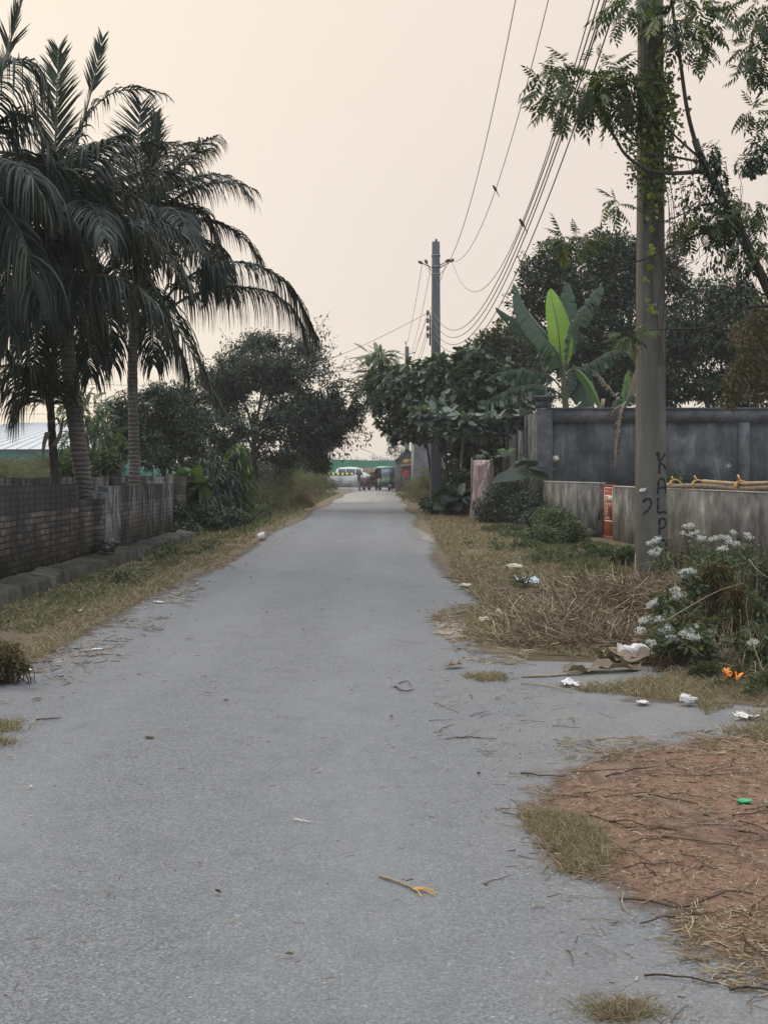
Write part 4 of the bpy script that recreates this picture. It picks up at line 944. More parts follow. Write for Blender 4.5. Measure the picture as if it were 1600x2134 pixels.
BL([(1174, 790), (1165, 745), (1145, 715), (1121, 696)], (0, -.3, -.6, -.9), .55, .3, bt, 'banana', .35, .6, .3, 6, .12, face=(.3, -1, .6))
BL([(1174, 815), (1144, 783), (1093, 769), (1041, 776), (1019, 786)], (0, -.1, -.2, -.2, -.2), .36, .34, bt, 'banana', .9, .7, .6, 7, .16, face=(0, -.35, 1))
BL([(1175, 830), (1148.5, 810), (1103, 802), (1051.5, 816), (1002, 843)], (0, -.2, -.35, -.4, -.4), .42, .34, bt, 'banana', .95, .6, .6, 8, .14, face=(0, -.35, 1))
BL([(1180, 800), (1193, 772), (1210, 778), (1230, 806), (1250, 848)], (0, -.1, -.3, -.4, -.45), .2, .16, bt, 'bananamid', .5, .05, .3, 9, .22, face=(-.5, -.8, .5))
BL([(1180, 800), (1196, 778), (1215, 790), (1224, 850)], (0, .1, .2, .2), .4, .45, bt, 'banana', .3, .2, .2, 10, .1, face=(.2, -1, .1))
BL([(1178, 800), (1192, 768), (1217, 764), (1268, 733), (1306, 727)], (0, .1, .1, 0, 0), .3, .42, bt, 'banana', .8, .8, .5, 11, .18, face=(0, -.4, 1))
BL([(1200, 780), (1235, 772), (1262, 800), (1288, 830)], (.2, .1, 0, 0), .17, .1, bt, 'deadleaf', .4, .6, .4, 12, .15, face=(.3, -1, .3))
BL([(1178, 850), (1190, 800), (1196, 760)], (0, -.1, -.1), .12, .12, bt, 'banana', .3, 0, 0, 13, .3)
bs = thing('banana_plant', P(1303, 1085, 37.2), 'small young banana plant just left of the near pole with yellowed tips', 'banana plant', 'banana plants behind the wall')
mb = MB(); mb.tube(spline([P(1303, 1085, 37.2), P(1302, 900, 37.2), P(1301, 840, 37.2)], 14), np.linspace(.1, .05, 14), 10); mb.build('trunk', M['rachis'], bs, True)
for pts, m_, sd in (([(1301, 850), (1304, 815), (1309, 772)], 'bananamid', 21), ([(1300, 850), (1290, 832), (1283, 848), (1281, 870)], 'banana', 22), ([(1303, 850), (1315, 825), (1330, 830)], 'banana', 23), ([(1303, 840), (1318, 800), (1330, 765)], 'deadleaf', 24)):
    bleaf([P(x, y, 37.1) for x, y in pts], .16, .17, bs, m_, .3, .3, .3, sd, .1)
dl = thing('dead_leaf', P(1290, 848, 35.85), 'withered brown banana leaf hanging over the compound wall', 'dead leaf')
bleaf([P(x, y, 35.86 - d) for (x, y), d in zip([(1303, 838), (1296, 850), (1290, 880), (1284, 925), (1282, 968)], (-.3, 0, .06, .1, .12))], .25, .3, dl, 'deadleaf', .5, .8, .7, 31, .02, wav=.04)
bleaf([P(x, y, 35.8 - d) for (x, y), d in zip([(1300, 842), (1284, 850), (1278, 856), (1274, 866)], (-.2, 0, .05, .07))], .1, .12, dl, 'deadleaf', .6, .9, .6, 32, .02, wav=.03)
mb = MB(); mb.box(0, .1, 0, .06, 0, .28, Matrix.Translation(Vector(P(1251, 850, 36.3))) @ Matrix.Rotation(.15, 4, 'Y')); tag(mb.build('wooden_post', M['twigpale']), 'short pale wooden stub standing on the compound wall beside the banana plant', 'post')

# ================================================================= LEANING TREE AND VINES AT THE NEAR POLE
YL = 16.35
lt = thing('leaning_tree', P(1800, 1200, 16.3), 'slender leaning tree draped in creeper, its branches crossing the near pole', 'tree')
mb = MB()
def LP(l, y=YL): return [P(a, b, y + (c[0] if c else 0)) for (a, b, *c) in l]
mb.tube(spline(LP([(1850, 1240), (1760, 950), (1690, 780), (1620, 640), (1560, 520), (1505, 410), (1462, 330), (1448, 290)]), 40), np.linspace(.11, .045, 40) * (1 + .1 * np.sin(np.arange(40) * 1.3)), 9)
mb.tube(spline(LP([(1455, 318), (1432, 230), (1415, 110), (1402, 20), (1392, -80)]), 24), np.linspace(.03, .018, 24), 6)
mb.tube(spline(LP([(1470, 356), (1410, 360), (1360, 357), (1330, 343), (1300, 318), (1275, 275), (1245, 240), (1222, 205)]), 26), np.linspace(.032, .012, 26), 6)
mb.tube(spline(LP([(1290, 300), (1265, 262), (1250, 225), (1240, 190)]), 14), np.linspace(.016, .007, 14), 5)
mb.tube(spline(LP([(1460, 330), (1420, 295), (1372, 250), (1330, 225)]), 14), np.linspace(.02, .008, 14), 5)
mb.tube(spline(LP([(1450, 335), (1400, 325), (1350, 318), (1310, 290)]), 14), np.linspace(.018, .007, 14), 5)
mb.tube(spline(LP([(1560, 470), (1500, 480), (1450, 490), (1385, 520), (1325, 545), (1280, 540), (1225, 505)]), 22), np.linspace(.02, .007, 22), 5)
mb.tube(spline(LP([(1660, 640), (1560, 640), (1480, 680), (1400, 685), (1345, 690), (1305, 705)]), 22), np.linspace(.026, .007, 22), 5)
mb.tube(spline(LP([(1530, 420), (1470, 425), (1400, 455), (1365, 460), (1310, 425), (1285, 430)]), 20), np.linspace(.012, .004, 20), 4)
mb.tube(spline(LP([(1600, 590), (1560, 520), (1520, 460), (1500, 440)]), 10), np.linspace(.03, .01, 10), 5)
mb.tube(spline(LP([(1470, 330), (1485, 310), (1500, 290)]), 6), np.linspace(.006, .003, 6), 4)
mb.build('trunk', M['bark'], lt, True)
def sprays(cl, n, size, mat, tmpl, parent, name, Y=YL, hang=.35, outw=.8, jit=.5, dep=.28):
    pts, out = [], []
    for (cx, cy, rx, ry, w) in cl:
        k = int(n * w); d = R.normal(size=(k, 2)); d = d / np.linalg.norm(d, axis=1, keepdims=True) * R.random((k, 1)) ** .55
        for a, b in d:
            pts.append(P(cx + a * rx, cy + b * ry, Y + R.normal() * dep)); out.append((a, R.normal() * .5, -b * .7))
    p = np.array(pts); return leaves(name, p, nrm(np.array(out)), tmpl, size, mat, parent, hang=hang, outw=outw, upn=1.6, jitter=jit)
sprays([(1215, 160, 95, 45, 1.5), (1240, 200, 80, 45, 1.2), (1150, 140, 30, 22, .35), (1140, 185, 28, 30, .35), (1175, 225, 40, 22, .35), (1300, 170, 60, 45, .8), (1330, 5, 45, 20, .5), (1430, 25, 70, 50, 1.3), (1460, 80, 30, 40, .5), (1500, 20, 20, 50, .2), (1300, 30, 35, 20, .3), (1420, 60, 40, 25, .3)], 50, .25, 'neem', PIN, lt, 'crown')
sprays([(1490, 455, 50, 26, .8), (1560, 440, 45, 25, .6), (1440, 475, 35, 22, .45), (1200, 500, 45, 18, .55), (1175, 505, 25, 16, .35), (1280, 425, 18, 14, .2), (1310, 700, 25, 14, .3), (1550, 500, 40, 40, .45), (1590, 520, 25, 40, .3)], 70, .2, 'neem', PIN, lt, 'crown')
sprays([(1585, 20, 35, 60, 1.), (1570, 100, 32, 25, .5), (1570, 235, 30, 18, .35), (1590, 130, 20, 25, .3), (1560, 150, 25, 10, .2)], 62, .22, 'neem', PIN, lt, 'crown')
sprays([(1585, 320, 30, 38, 1.2), (1560, 345, 28, 22, .6), (1490, 380, 24, 60, 1.), (1475, 330, 25, 35, .8), (1520, 440, 22, 50, .7), (1545, 540, 25, 60, .6), (1450, 400, 30, 50, .45), (1490, 520, 40, 50, .4), (1430, 440, 30, 40, .25), (1545, 620, 40, 40, .5)], 330, .075, 'dark', L6, lt, 'creeper_leaves', hang=.7)
mb = MB()
for _ in range(46):   # hanging creeper stems
    x = R.uniform(1390, 1590); y0 = R.uniform(300, 480) + max(0, x - 1480) * .9; q = P(x, y0, YL + R.normal() * .15); ln = R.uniform(.3, 1.1)
    mb.tube(spline([q, q + B([R.normal() * .05, 0, -ln * .5]), q + B([R.normal() * .09, 0, -ln])], 8), .0035, 4, cap=False)
mb.build('hanging_stem', M['twig'], lt)
vn = thing('climbing_vine', (NPX, NPY - .3, 0), 'heart-leaved climbing vine wrapped around the near concrete pole', 'vine')
mb = MB()
for k in range(9):
    x0 = R.uniform(1332, 1392); pts = []
    for y in np.linspace(760 if k < 3 else R.uniform(380, 560), R.uniform(-60, 90), 12): pts.append(P(x0 + 14 * math.sin(y * .013 + k * 2) + R.normal() * 3, y, yface(y) - .02 - .03 * R.random()))
    mb.tube(spline(pts, 40), .006, 4, cap=False)
mb.build('stem', M['twig'], vn)
def vleaves(cl, n, size, mat, name):
    pts = []
    for (cx, cy, rx, ry, w) in cl:
        for _ in range(int(n * w)): 
            a = R.normal(size=2) * .55; pts.append(P(cx + a[0] * rx, cy + a[1] * ry, yface(cy) - .05 - abs(R.normal()) * .14))
    p = np.array(pts); k = len(p); X = nrm(B([0, -.2, -1.]) + R.normal(size=(k, 3)) * .55); N = nrm(B([0, -1., .25]) + R.normal(size=(k, 3)) * .5)
    V, Fq, va = inst(*LHEART, p, X, N, size * R.uniform(.55, 1.25, k)); mesh(name, V, Fq, M[mat], vn, attr={'var': va})
vleaves([(1365, 225, 42, 60, 1.), (1385, 260, 30, 60, .5), (1330, 235, 45, 50, .5), (1362, 300, 30, 40, .3), (1374, 125, 8, 35, .1), (1377, 70, 8, 30, .07), (1395, 190, 18, 40, .3), (1340, 340, 30, 50, .2), (1385, 350, 25, 60, .2)], 230, .066, 'vine', 'leaves')
vleaves([(1340, 230, 55, 55, 1.), (1365, 250, 35, 60, .8), (1310, 260, 25, 50, .6), (1355, 390, 28, 50, .5), (1400, 330, 25, 70, .5), (1370, 160, 30, 40, .4), (1360, 20, 25, 30, .5), (1320, 350, 15, 50, .25)], 420, .044, 'neem', 'small_leaves')
vleaves([(1361, 515, 6, 16, .35), (1357, 640, 9, 22, .35), (1355, 555, 8, 8, .12), (1350, 575, 8, 60, .12), (1358, 425, 12, 40, .3)], 34, .085, 'lime', 'pale_leaves')

# ================================================================= ROADSIDE PLANTS
# ---- left of the lane
bush('scrub_bush', 'pale green weed bed behind the brick wall under the pale roof', 'bush', [(40, 990, 95, 28, 34), (-30, 985, 60, 30, 34), (85, 965, 45, 22, 36), (10, 965, 50, 18, 38)], 5200, .1, 'dryweed', LTHIN, 'bushes left of the lane', 80, thr=.25)
bush('scrub_bush', 'yellow green shrub between the two coconut trunks behind the wall', 'bush', [(225, 970, 34, 36, 33), (200, 985, 40, 25, 33), (250, 940, 20, 25, 34)], 1900, .12, 'olive', L6, 'bushes left of the lane', 40, thr=.3)
bush('scrub_bush', 'dark green shrub filling the foot of the leaning coconut trunk', 'bush', [(140, 975, 30, 30, 30), (165, 950, 25, 25, 31)], 1200, .13, 'mid', L6, 'bushes left of the lane', 30)
bush('long_leaved_shrub', 'grey green shrub with long drooping narrow leaves past the end of the brick wall', 'shrub', [(425, 985, 48, 38, 34), (400, 1020, 50, 40, 33.5), (455, 1010, 42, 40, 34), (430, 1050, 50, 30, 33)], 2200, .3, 'bluegreen', LTHIN, 'bushes left of the lane', 50, thr=.3, hang=.9)
bush('scrub_bush', 'broad bright green leafed plant against the end of the brick wall', 'bush', [(385, 1000, 18, 14, 31), (405, 1012, 18, 10, 30.8)], 90, .4, 'mid', LBROAD, 'bushes left of the lane', 12, thr=.1)
ash = thing('ashoka_tree', P(495, 1092, 36), 'young narrow ashoka tree with drooping leaves and a yellow green top', 'tree', 'trees along the lane')
p, out, bl = crown([(497, 1060, 30, 36, 36, 1), (496, 1020, 27, 36, 36, 1), (496, 985, 22, 30, 36, 1), (495, 950, 16, 26, 35.5, 1)], 1700, .2, 2.); leaves('crown', p, out, LTHIN, .34, 'mid', ash, hang=1.3)
p, out, bl = crown([(491, 945, 14, 18, 35.8, 1), (484, 962, 9, 14, 35.7, 1), (500, 930, 6, 10, 35.8, 1), (508, 975, 8, 20, 35.7, 1)], 170, .15, 2.); leaves('young_leaves', p, out, LTHIN, .32, 'lime', ash, hang=1.3)
mb = MB(); mb.tube([P(497, 1093, 36), P(496, 1000, 36), P(494, 925, 36)], [.05, .035, .01], 6); mb.build('trunk', M['bark'], ash)
bush('scrub_bush', 'tangled dark undergrowth below the long leaved shrub at the verge', 'bush', [(420, 1080, 60, 30, 31), (375, 1080, 25, 30, 30), (470, 1080, 50, 24, 32), (390, 1105, 30, 18, 29)], 4200, .1, 'dark', L6, 'bushes left of the lane', 90, thr=.25)
bush('scrub_bush', 'green herb patch at the foot of the narrow ashoka tree', 'bush', [(450, 1105, 40, 12, 32), (505, 1088, 40, 16, 36), (540, 1070, 30, 20, 39)], 2600, .08, 'weed', L6, 'bushes left of the lane', 50, thr=.25)
bush('scrub_bush', 'grey brown weeds around the black trunk of the big shade tree', 'bush', [(560, 1030, 40, 34, 46), (585, 1000, 30, 34, 50), (530, 1045, 30, 30, 44)], 2800, .11, 'weed', LTHIN, 'bushes left of the lane', 90, .008, thr=.35)
bush('scrub_bush', 'yellowish flowering weeds beyond the shade tree at the left road edge', 'bush', [(620, 1010, 36, 26, 58), (650, 1005, 34, 24, 64), (600, 1015, 25, 22, 55)], 3000, .12, 'dryweed', LTHIN, 'bushes left of the lane', 90, .008, thr=.3)
bush('scrub_bush', 'far pale weeds thinning out toward the road junction on the left', 'bush', [(665, 1005, 30, 20, 76), (690, 1012, 18, 12, 84), (640, 995, 35, 26, 72)], 2600, .16, 'weed', LTHIN, 'bushes left of the lane', 70, .01, thr=.3)
bush('brush_pile', 'dark pile of dead brush at the left road edge below the weeds', 'brush pile', [(628, 1044, 22, 16, 56), (612, 1052, 20, 8, 53), (645, 1052, 14, 6, 53)], 900, .12, 'brownleaf', LTHIN, None, 160, .012, 'twigdark', thr=.2)
tree('sapling', 'thin sapling with hanging leaves under the shade tree', P(605, 1052, 56), P(603, 985, 56), [(600, 965, 22, 26, 56), (615, 955, 14, 20, 56)], 480, .2, 'mid', .03, LTHIN, group='trees along the lane', ntw=16, thr=.2, hang=1.)
tree('sapling', 'far bushy young tree past the shade tree at the left road edge', P(655, 1035, 82), P(655, 990, 82), [(655, 965, 30, 34, 82), (640, 950, 24, 25, 82), (672, 975, 18, 22, 82)], 2600, .17, 'dark', .05, L6, group='trees along the lane', ntw=40, thr=.3, hang=.6)
bush('scrub_bush', 'far dark green bush mass between the shade tree and the junction', 'bush', [(590, 975, 40, 40, 92), (640, 985, 34, 34, 96), (560, 990, 34, 30, 90), (520, 970, 40, 40, 90), (670, 990, 14, 18, 98)], 7000, .26, 'dark', L6, 'bushes left of the lane', 50, .02, thr=.25)
# ---- right of the lane
bush('scrub_bush', 'pale grassy weeds spilling over the right road edge below the tin shed', 'bush', [(870, 1015, 36, 22, 62), (900, 1005, 36, 40, 58), (850, 1030, 24, 10, 64), (885, 1035, 40, 16, 56)], 4200, .13, 'dryweed', LTHIN, 'bushes right of the lane', 110, .007, thr=.25)
bush('scrub_bush', 'dark leafy bush at the right road edge under the broad-leaved trees', 'bush', [(945, 1040, 40, 26, 44), (915, 1055, 35, 14, 44), (965, 1020, 30, 40, 43), (900, 1050, 26, 12, 47)], 2300, .17, 'dark', LBROAD, 'bushes right of the lane', 50, thr=.25)
bush('scrub_bush', 'big soft blue green leaves low at the right verge left of the pink tarpaulin', 'bush', [(955, 1040, 30, 22, 42), (935, 1030, 20, 14, 42)], 60, .55, 'bluegreen', LBROAD, 'bushes right of the lane', 10, thr=.1)
bush('scrub_bush', 'dense blue green bush in front of the pink tarpaulin', 'bush', [(1055, 1045, 54, 46, 35.5), (1020, 1062, 38, 32, 36), (1095, 1060, 40, 40, 34.5), (1055, 1015, 36, 24, 36), (1110, 1085, 30, 24, 32)], 6600, .095, 'bluegreen', L6, 'bushes right of the lane', 80, thr=.3)
bush('scrub_bush', 'bright green leafy bush against the low plaster wall left of the red gate', 'bush', [(1160, 1105, 52, 48, 25.5), (1125, 1130, 52, 36, 25), (1195, 1125, 34, 42, 24.5), (1145, 1080, 38, 28, 26.5), (1100, 1145, 40, 24, 24)], 7600, .075, 'weed', L6, 'bushes right of the lane', 90, thr=.3)
bush('scrub_bush', 'low weeds with dry stems in front of the red gate', 'bush', [(1270, 1162, 62, 24, 21), (1225, 1155, 44, 26, 22.5), (1310, 1165, 36, 26, 19.5), (1190, 1172, 55, 18, 21.)], 5600, .06, 'weed', L6, 'bushes right of the lane', 150, .005, 'twigpale', thr=.3)
bush('scrub_bush', 'low pale weeds at the verge between the tarpaulin bush and the gate weeds', 'bush', [(1100, 1125, 60, 18, 28), (1050, 1105, 50, 14, 31), (1120, 1160, 50, 14, 23), (1200, 1195, 60, 10, 18.5)], 3600, .065, 'weed', LTHIN, 'bushes right of the lane', 90, .005, thr=.3)
bush('scrub_bush', 'small sprig of green leaves growing behind the low wall right of the pole', 'bush', [(1405, 1005, 18, 14, 30), (1415, 995, 10, 10, 30)], 160, .12, 'mid', L6, 'bushes right of the lane', 12, thr=.1)
bush('scrub_bush', 'deep shaded dark undergrowth between the trunks behind the pink tarpaulin', 'bush', [(975, 960, 50, 50, 56), (1030, 960, 45, 50, 52), (945, 1000, 40, 35, 56), (1010, 1010, 50, 30, 50)], 6000, .2, 'dark', L6, 'bushes right of the lane', 60, thr=.22)
# castor and elephant-ear plants by the wall corner
LOBE = (np.array([[0, 0, 0]] + [[math.cos(a) * r, math.sin(a) * r, -.1 * r] for a, r in zip(np.linspace(-2.4, 2.4, 15), [.55, .3, .75, .35, .9, .4, 1., .42, 1., .4, .9, .35, .75, .3, .55])]), np.array([[0, i, i + 1] for i in range(1, 15)]))
def castor(label, cx, cy, Y, pts, mat, size, group='bushes right of the lane'):
    t = thing('castor_plant', P(cx, cy, Y) * B([1, 1, 0]), label, 'plant', group); b0 = P(cx, cy, Y) * B([1, 1, 0])
    mb = MB(); p = np.array([P(x, y, Y + R.normal() * .25) for x, y in pts])
    for q in p: mb.tube(spline([b0, b0 * .5 + q * .5 + R.normal(size=3) * .1, q], 9), np.linspace(.016, .006, 9), 5)
    mb.build('stem', M['rachis'], t); n = len(p)
    V, Fq, va = inst(*LOBE, p, nrm(B([0, -.6, -.35]) + R.normal(size=(n, 3)) * .5), nrm(B([0, -.5, 1.]) + R.normal(size=(n, 3)) * .3), size * R.uniform(.7, 1.2, n)); mesh('leaves', V, Fq, M[mat], t, attr={'var': va})
castor('lobed pale green castor plant above the pink tarpaulin', 1040, 1075, 37.5, [(1010, 940), (1030, 935), (1050, 940), (1000, 948), (1065, 945), (1040, 948), (1022, 950)], 'acacia', .28)
castor('yellow green young castor leaves beside the compound wall corner', 1060, 1075, 38, [(1045, 936), (1060, 938), (1052, 944), (1070, 934)], 'lime', .22)
castor('grey green lobed plant below the compound wall corner', 1085, 1080, 36.5, [(1085, 948), (1095, 955), (1080, 962), (1100, 948), (1095, 980), (1080, 985), (1105, 985), (1070, 975)], 'teakpale', .2)
ee = thing('elephant_ear_plant', P(1090, 1085, 35.6) * B([1, 1, 0]), 'elephant ear plant with huge dark leaves at the compound wall corner', 'plant', 'bushes right of the lane')
HE = np.array([[.1, 0, 0], [-.25, .25, .05], [0, .48, .0], [.5, .38, -.05], [1, 0, -.25], [.5, -.38, -.05], [0, -.48, 0], [-.25, -.25, .05]]); HEF = np.array([[0, 2, 1, 1], [0, 3, 2, 2], [0, 4, 3, 3]])
HEF = np.array([[0, 2, 1], [0, 3, 2], [0, 4, 3], [0, 5, 4], [0, 6, 5], [0, 7, 6]])
b0 = P(1090, 1085, 35.6) * B([1, 1, 0]); mb = MB(); pp = [P(1105, 985, 35.2), P(1080, 985, 35.0), P(1118, 975, 35.3), P(1095, 970, 35.5), P(1060, 990, 35.), P(1110, 1040, 34.8)]
for q in pp: mb.tube(spline([b0, (b0 + q) / 2 + R.normal(size=3) * .06, q], 9), np.linspace(.03, .012, 9), 6)
mb.build('stem', M['rachis'], ee); n = len(pp)
V, Fq, va = inst(HE, HEF, pp, nrm(B([[.9, -.5, -.2], [-.7, -.7, -.2], [.6, -.5, .1], [.2, -.6, .3], [-.9, -.4, -.2], [.5, -.8, -.4]])), nrm(B([[.1, -.3, 1]] * n) + R.normal(size=(n, 3)) * .15), B([.75, .65, .7, .7, .55, .55])); mesh('leaves', V, Fq, M['dark'], ee, attr={'var': va})
# pink tarpaulin hung on stakes
tt = thing('tarpaulin', P(1000, 1055, 39) * B([1, 1, 0]), 'faded pink tarpaulin draped over stakes among the bushes', 'tarpaulin')
c0 = P(1005, 1055, 39) * B([1, 1, 0]); A = []
zt = P(0, 962, 39)[2]
for i, v in enumerate(np.linspace(0, 1, 26)):
    row = []
    for u in np.linspace(-2.7, .9, 44):
        rx = .36 * (1 - .12 * (1 - v)) ; r = 1 + .15 * math.sin(u * 5 + v * 3.5) * (.4 + v) + .09 * math.sin(u * 11 - v * 7) + .12 * (vnoise(B([u * 2, v * 3, 1.])) - .5)
        z = zt * (1 - v) * (1 - .1 * max(0, (u + .6)) - .06 * math.sin(u * 2.3)) + .06 + (-.12 * math.sin((u + 2.7) / 3.6 * math.pi) * (1 - v))
        row.append((c0[0] + math.cos(u) * rx * r, c0[1] + math.sin(u) * .3 * r, z))
    A.append(row)
mb = MB(); mb.grid(A); mb.build('cloth', M['pinkcloth'], tt, True)
mb = MB(); A2 = [[(np.array(A[0][j]) * (1 - k) + (c0 + B([0, 0, zt + .06])) * k) for j in range(44)] for k in (0, .5, 1)]; mb.grid(A2); mb.build('cloth_top', M['pinkcloth'], tt, True)
for sx in (-.33, .3): mb = MB(); mb.tube([c0 + B([sx, .1, 0]), c0 + B([sx, .1, zt + .12])], .02, 6); mb.build('stake', M['twigpale'], tt)
mb = MB(); mb.tube(spline([P(1020, 965, 38.6), P(1008, 1000, 38.6), P(998, 1022, 38.6), P(996, 1050, 38.6)], 14), .014, 5); mb.build('rope', M['posterwhite'], tt)

# ================================================================= DRY HEAP AND FLOWERING WEEDS
hp = thing('dry_weed_heap', (1.9, 11.6, 0), 'heap of pulled brown dry weeds on the right verge in front of the near pole', 'weed heap')
HB = [(1.85, 11.5, .62, .6, .24), (2.4, 12.3, .75, .8, .46), (1.4, 11.0, .45, .5, .06), (2.85, 11.9, .7, .8, .48), (2.2, 13.0, .7, .6, .36), (2.0, 10.6, .5, .35, .12), (1.6, 12.2, .5, .6, .1)]
def hz(x, y):
    z = np.zeros_like(x)
    for (a, b, rx, ry, h) in HB: z = np.maximum(z, h * np.sqrt(np.clip(1 - ((x - a) / rx) ** 2 - ((y - b) / ry) ** 2, 0, 1)))
    return z
gx, gy = np.meshgrid(np.linspace(.5, 3.8, 60), np.linspace(9.6, 13.8, 70))
gz = hz(gx, gy) * .82 * (.8 + .4 * vnoise(np.stack([gx, gy, gx * 0], -1), 3.)) - .01
mb = MB(); mb.grid(np.stack([gx, gy, gz], -1)); mb.build('core', M['heap_shade'], hp, True)
def strands(n, fn, mat, name, parent, lmin=.15, lmax=.5, w=.004, curl=.6, lift=.4, kind=None):
    """many curved flat stems; fn(n) gives their starting points"""
    o = fn(n); d = rdir(n); d[:, 2] = np.abs(d[:, 2]) * lift; d = nrm(d); L = rnd(n, lmin, lmax); m = 4; pts = [o]
    b = R.normal(size=(n, 3)) * curl * .35; b[:, 2] *= .5; b[:, 2] -= .2 * lift
    for j in range(m): d = nrm(d + b); pts.append(pts[-1] + d * (L / m)[:, None])
    A = np.stack(pts, 1); A[:, :, 2] = np.maximum(A[:, :, 2], .006)
    tg = nrm(np.gradient(A, axis=1)); S = nrm(np.cross(tg, rdir(n)[:, None] + B([0, -.6, .4]))) * (w * R.uniform(.6, 1.4, n))[:, None, None]
    V = np.concatenate([A + S, A - S], 1).reshape(-1, 3); i = np.arange(m); q = np.stack([i, i + 1, i + m + 2, i + m + 1], -1)
    Fq = (q[None] + (np.arange(n) * 2 * (m + 1))[:, None, None]).reshape(-1, 4)
    ob = mesh(name, V, Fq, M[mat], parent, attr={'var': np.repeat(R.random(n), 2 * (m + 1))})
    if kind: ob['kind'] = kind
    return ob
def on_heap(n):
    k = R.integers(0, len(HB), n); a = R.random(n) * 6.283; r = np.sqrt(R.random(n)) * 1.02; h = np.array(HB)[k]
    x = h[:, 0] + np.cos(a) * r * h[:, 2]; y = h[:, 1] + np.sin(a) * r * h[:, 3]; return np.stack([x, y, hz(x, y) * R.uniform(.7, 1.02, n)], -1)
strands(13000, on_heap, 'hay', 'dry_stems', hp, .08, .36, .0026, 1.7, .16, 'stuff')

fw_heads = [  # pixel, distance, head size
    ([(1352, 1134, 12.6), (1363, 1128, 12.6), (1370, 1123, 12.7), (1358, 1152, 12.4), (1366, 1155, 12.4), (1372, 1146, 12.5)], (1385, 12.8), 'flowering weed with two white heads covering the foot of the near pole'),
    ([(1430, 1098, 12.8), (1438, 1096, 12.8), (1442, 1115, 12.7), (1455, 1121, 12.7), (1464, 1123, 12.6), (1483, 1125, 12.6), (1488, 1122, 12.6), (1449, 1110, 12.8), (1425, 1112, 12.8)], (1450, 12.8), 'tall flowering weed with pale heads against the low wall right of the pole'),
    ([(1503, 1120, 12.4), (1516, 1122, 12.4), (1528, 1110, 12.5), (1555, 1115, 12.4), (1562, 1122, 12.4), (1535, 1134, 12.3), (1500, 1145, 12.2), (1508, 1143, 12.2), (1520, 1130, 12.3)], (1525, 12.4), 'flowering weed at the right with many small white heads high against the wall'),
    ([(1422, 1193, 11.0), (1430, 1192, 11.), (1440, 1190, 11.), (1424, 1200, 11.)], (1450, 11.2), 'flowering weed with a drooping white head above the dry heap'),
    ([(1407, 1230, 10.4), (1410, 1238, 10.4), (1404, 1246, 10.4), (1415, 1243, 10.4), (1362, 1258, 10.3), (1370, 1254, 10.3), (1355, 1262, 10.3)], (1420, 10.6), 'flowering weed with the brightest white heads, over the middle of the heap'),
    ([(1340, 1296, 9.6), (1349, 1292, 9.6), (1372, 1292, 9.6), (1386, 1305, 9.6), (1392, 1312, 9.5), (1333, 1315, 9.4), (1380, 1318, 9.5), (1398, 1330, 9.4), (1404, 1336, 9.4), (1357, 1342, 9.2)], (1410, 9.7), 'low flowering weed with a row of white heads leaning left over the carton'),
    ([(1426, 1322, 9.3), (1436, 1318, 9.3), (1446, 1308, 9.4), (1440, 1328, 9.2), (1450, 1330, 9.2), (1570, 1340, 9.)], (1470, 9.5), 'low flowering weed with greyish heads deep in the green thicket')]
for heads, (bx, bY), lab in fw_heads:
    b0 = P(bx, 1000, bY) * B([1, 1, 0]); t = thing('flowering_weed', b0, lab, 'plant', 'white flowering weeds')
    st = MB(); lp, lo = [], []
    for (x, y, Y) in heads:
        q = P(x, y, Y); m1 = b0 * .45 + q * .55 + B([(b0[0] - q[0]) * .2, 0, .1]); sp = spline([b0 + R.normal(size=3) * .04 * B([1, 1, 0]), m1, q], 14); st.tube(sp, np.linspace(.006, .0025, 14), 4)
        k = 44; pts = q + nrm(R.normal(size=(k, 3)) + B([0, -.2, .5])) * (R.random((k, 1)) ** .4) * B([.046, .046, .028]); 
        d = nrm(R.normal(size=(k * 5, 3)) + B([0, -.2, .6])); O = np.repeat(pts, 5, 0)
        V, Fq, va = inst(L6[0] * B([1, .9, 1]), L6[1], O, d, rdir(k * 5), .0115 * R.uniform(.6, 1.3, k * 5)); mesh('flower_head', V, Fq, M['flower'], t, attr={'var': va})
        for _ in range(40): j = R.integers(3, 13); lp.append(sp[j] + R.normal(size=3) * .05); lo.append((R.normal(), R.normal() - .4, R.normal() * .4 + .1))
    st.build('stem', M['twig'], t, True)
    leaves('leaves', np.array(lp), nrm(np.array(lo)), LBROAD, .048, 'weed', t, hang=.35, outw=1., jitter=.4)
bush('thicket', 'dense green thicket filling the right edge behind the flowering weeds', 'thicket', [(1500, 1210, 75, 60, 11.6, .6), (1580, 1200, 60, 70, 11.4, .6), (1450, 1180, 60, 45, 12.2, .5), (1590, 1280, 50, 80, 10.6, .5), (1400, 1170, 45, 22, 12.9, .5)], 4600, .042, 'weed', L6, 'thicket at the right edge', 420, .0035, 'twigpale', thr=.4, ns=3., hang=.3)
bush('thicket', 'lower dark green thicket at the right edge above the orange wrapper', 'thicket', [(1520, 1330, 75, 60, 9.6, .5), (1590, 1360, 60, 70, 9.2, .5), (1450, 1320, 50, 45, 9.9, .5), (1600, 1450, 50, 60, 8.4, .4), (1560, 1410, 45, 35, 8.9, .4)], 4800, .038, 'weed', LTHIN, 'thicket at the right edge', 520, .003, 'twigpale', thr=.4, ns=3.5, hang=.2)
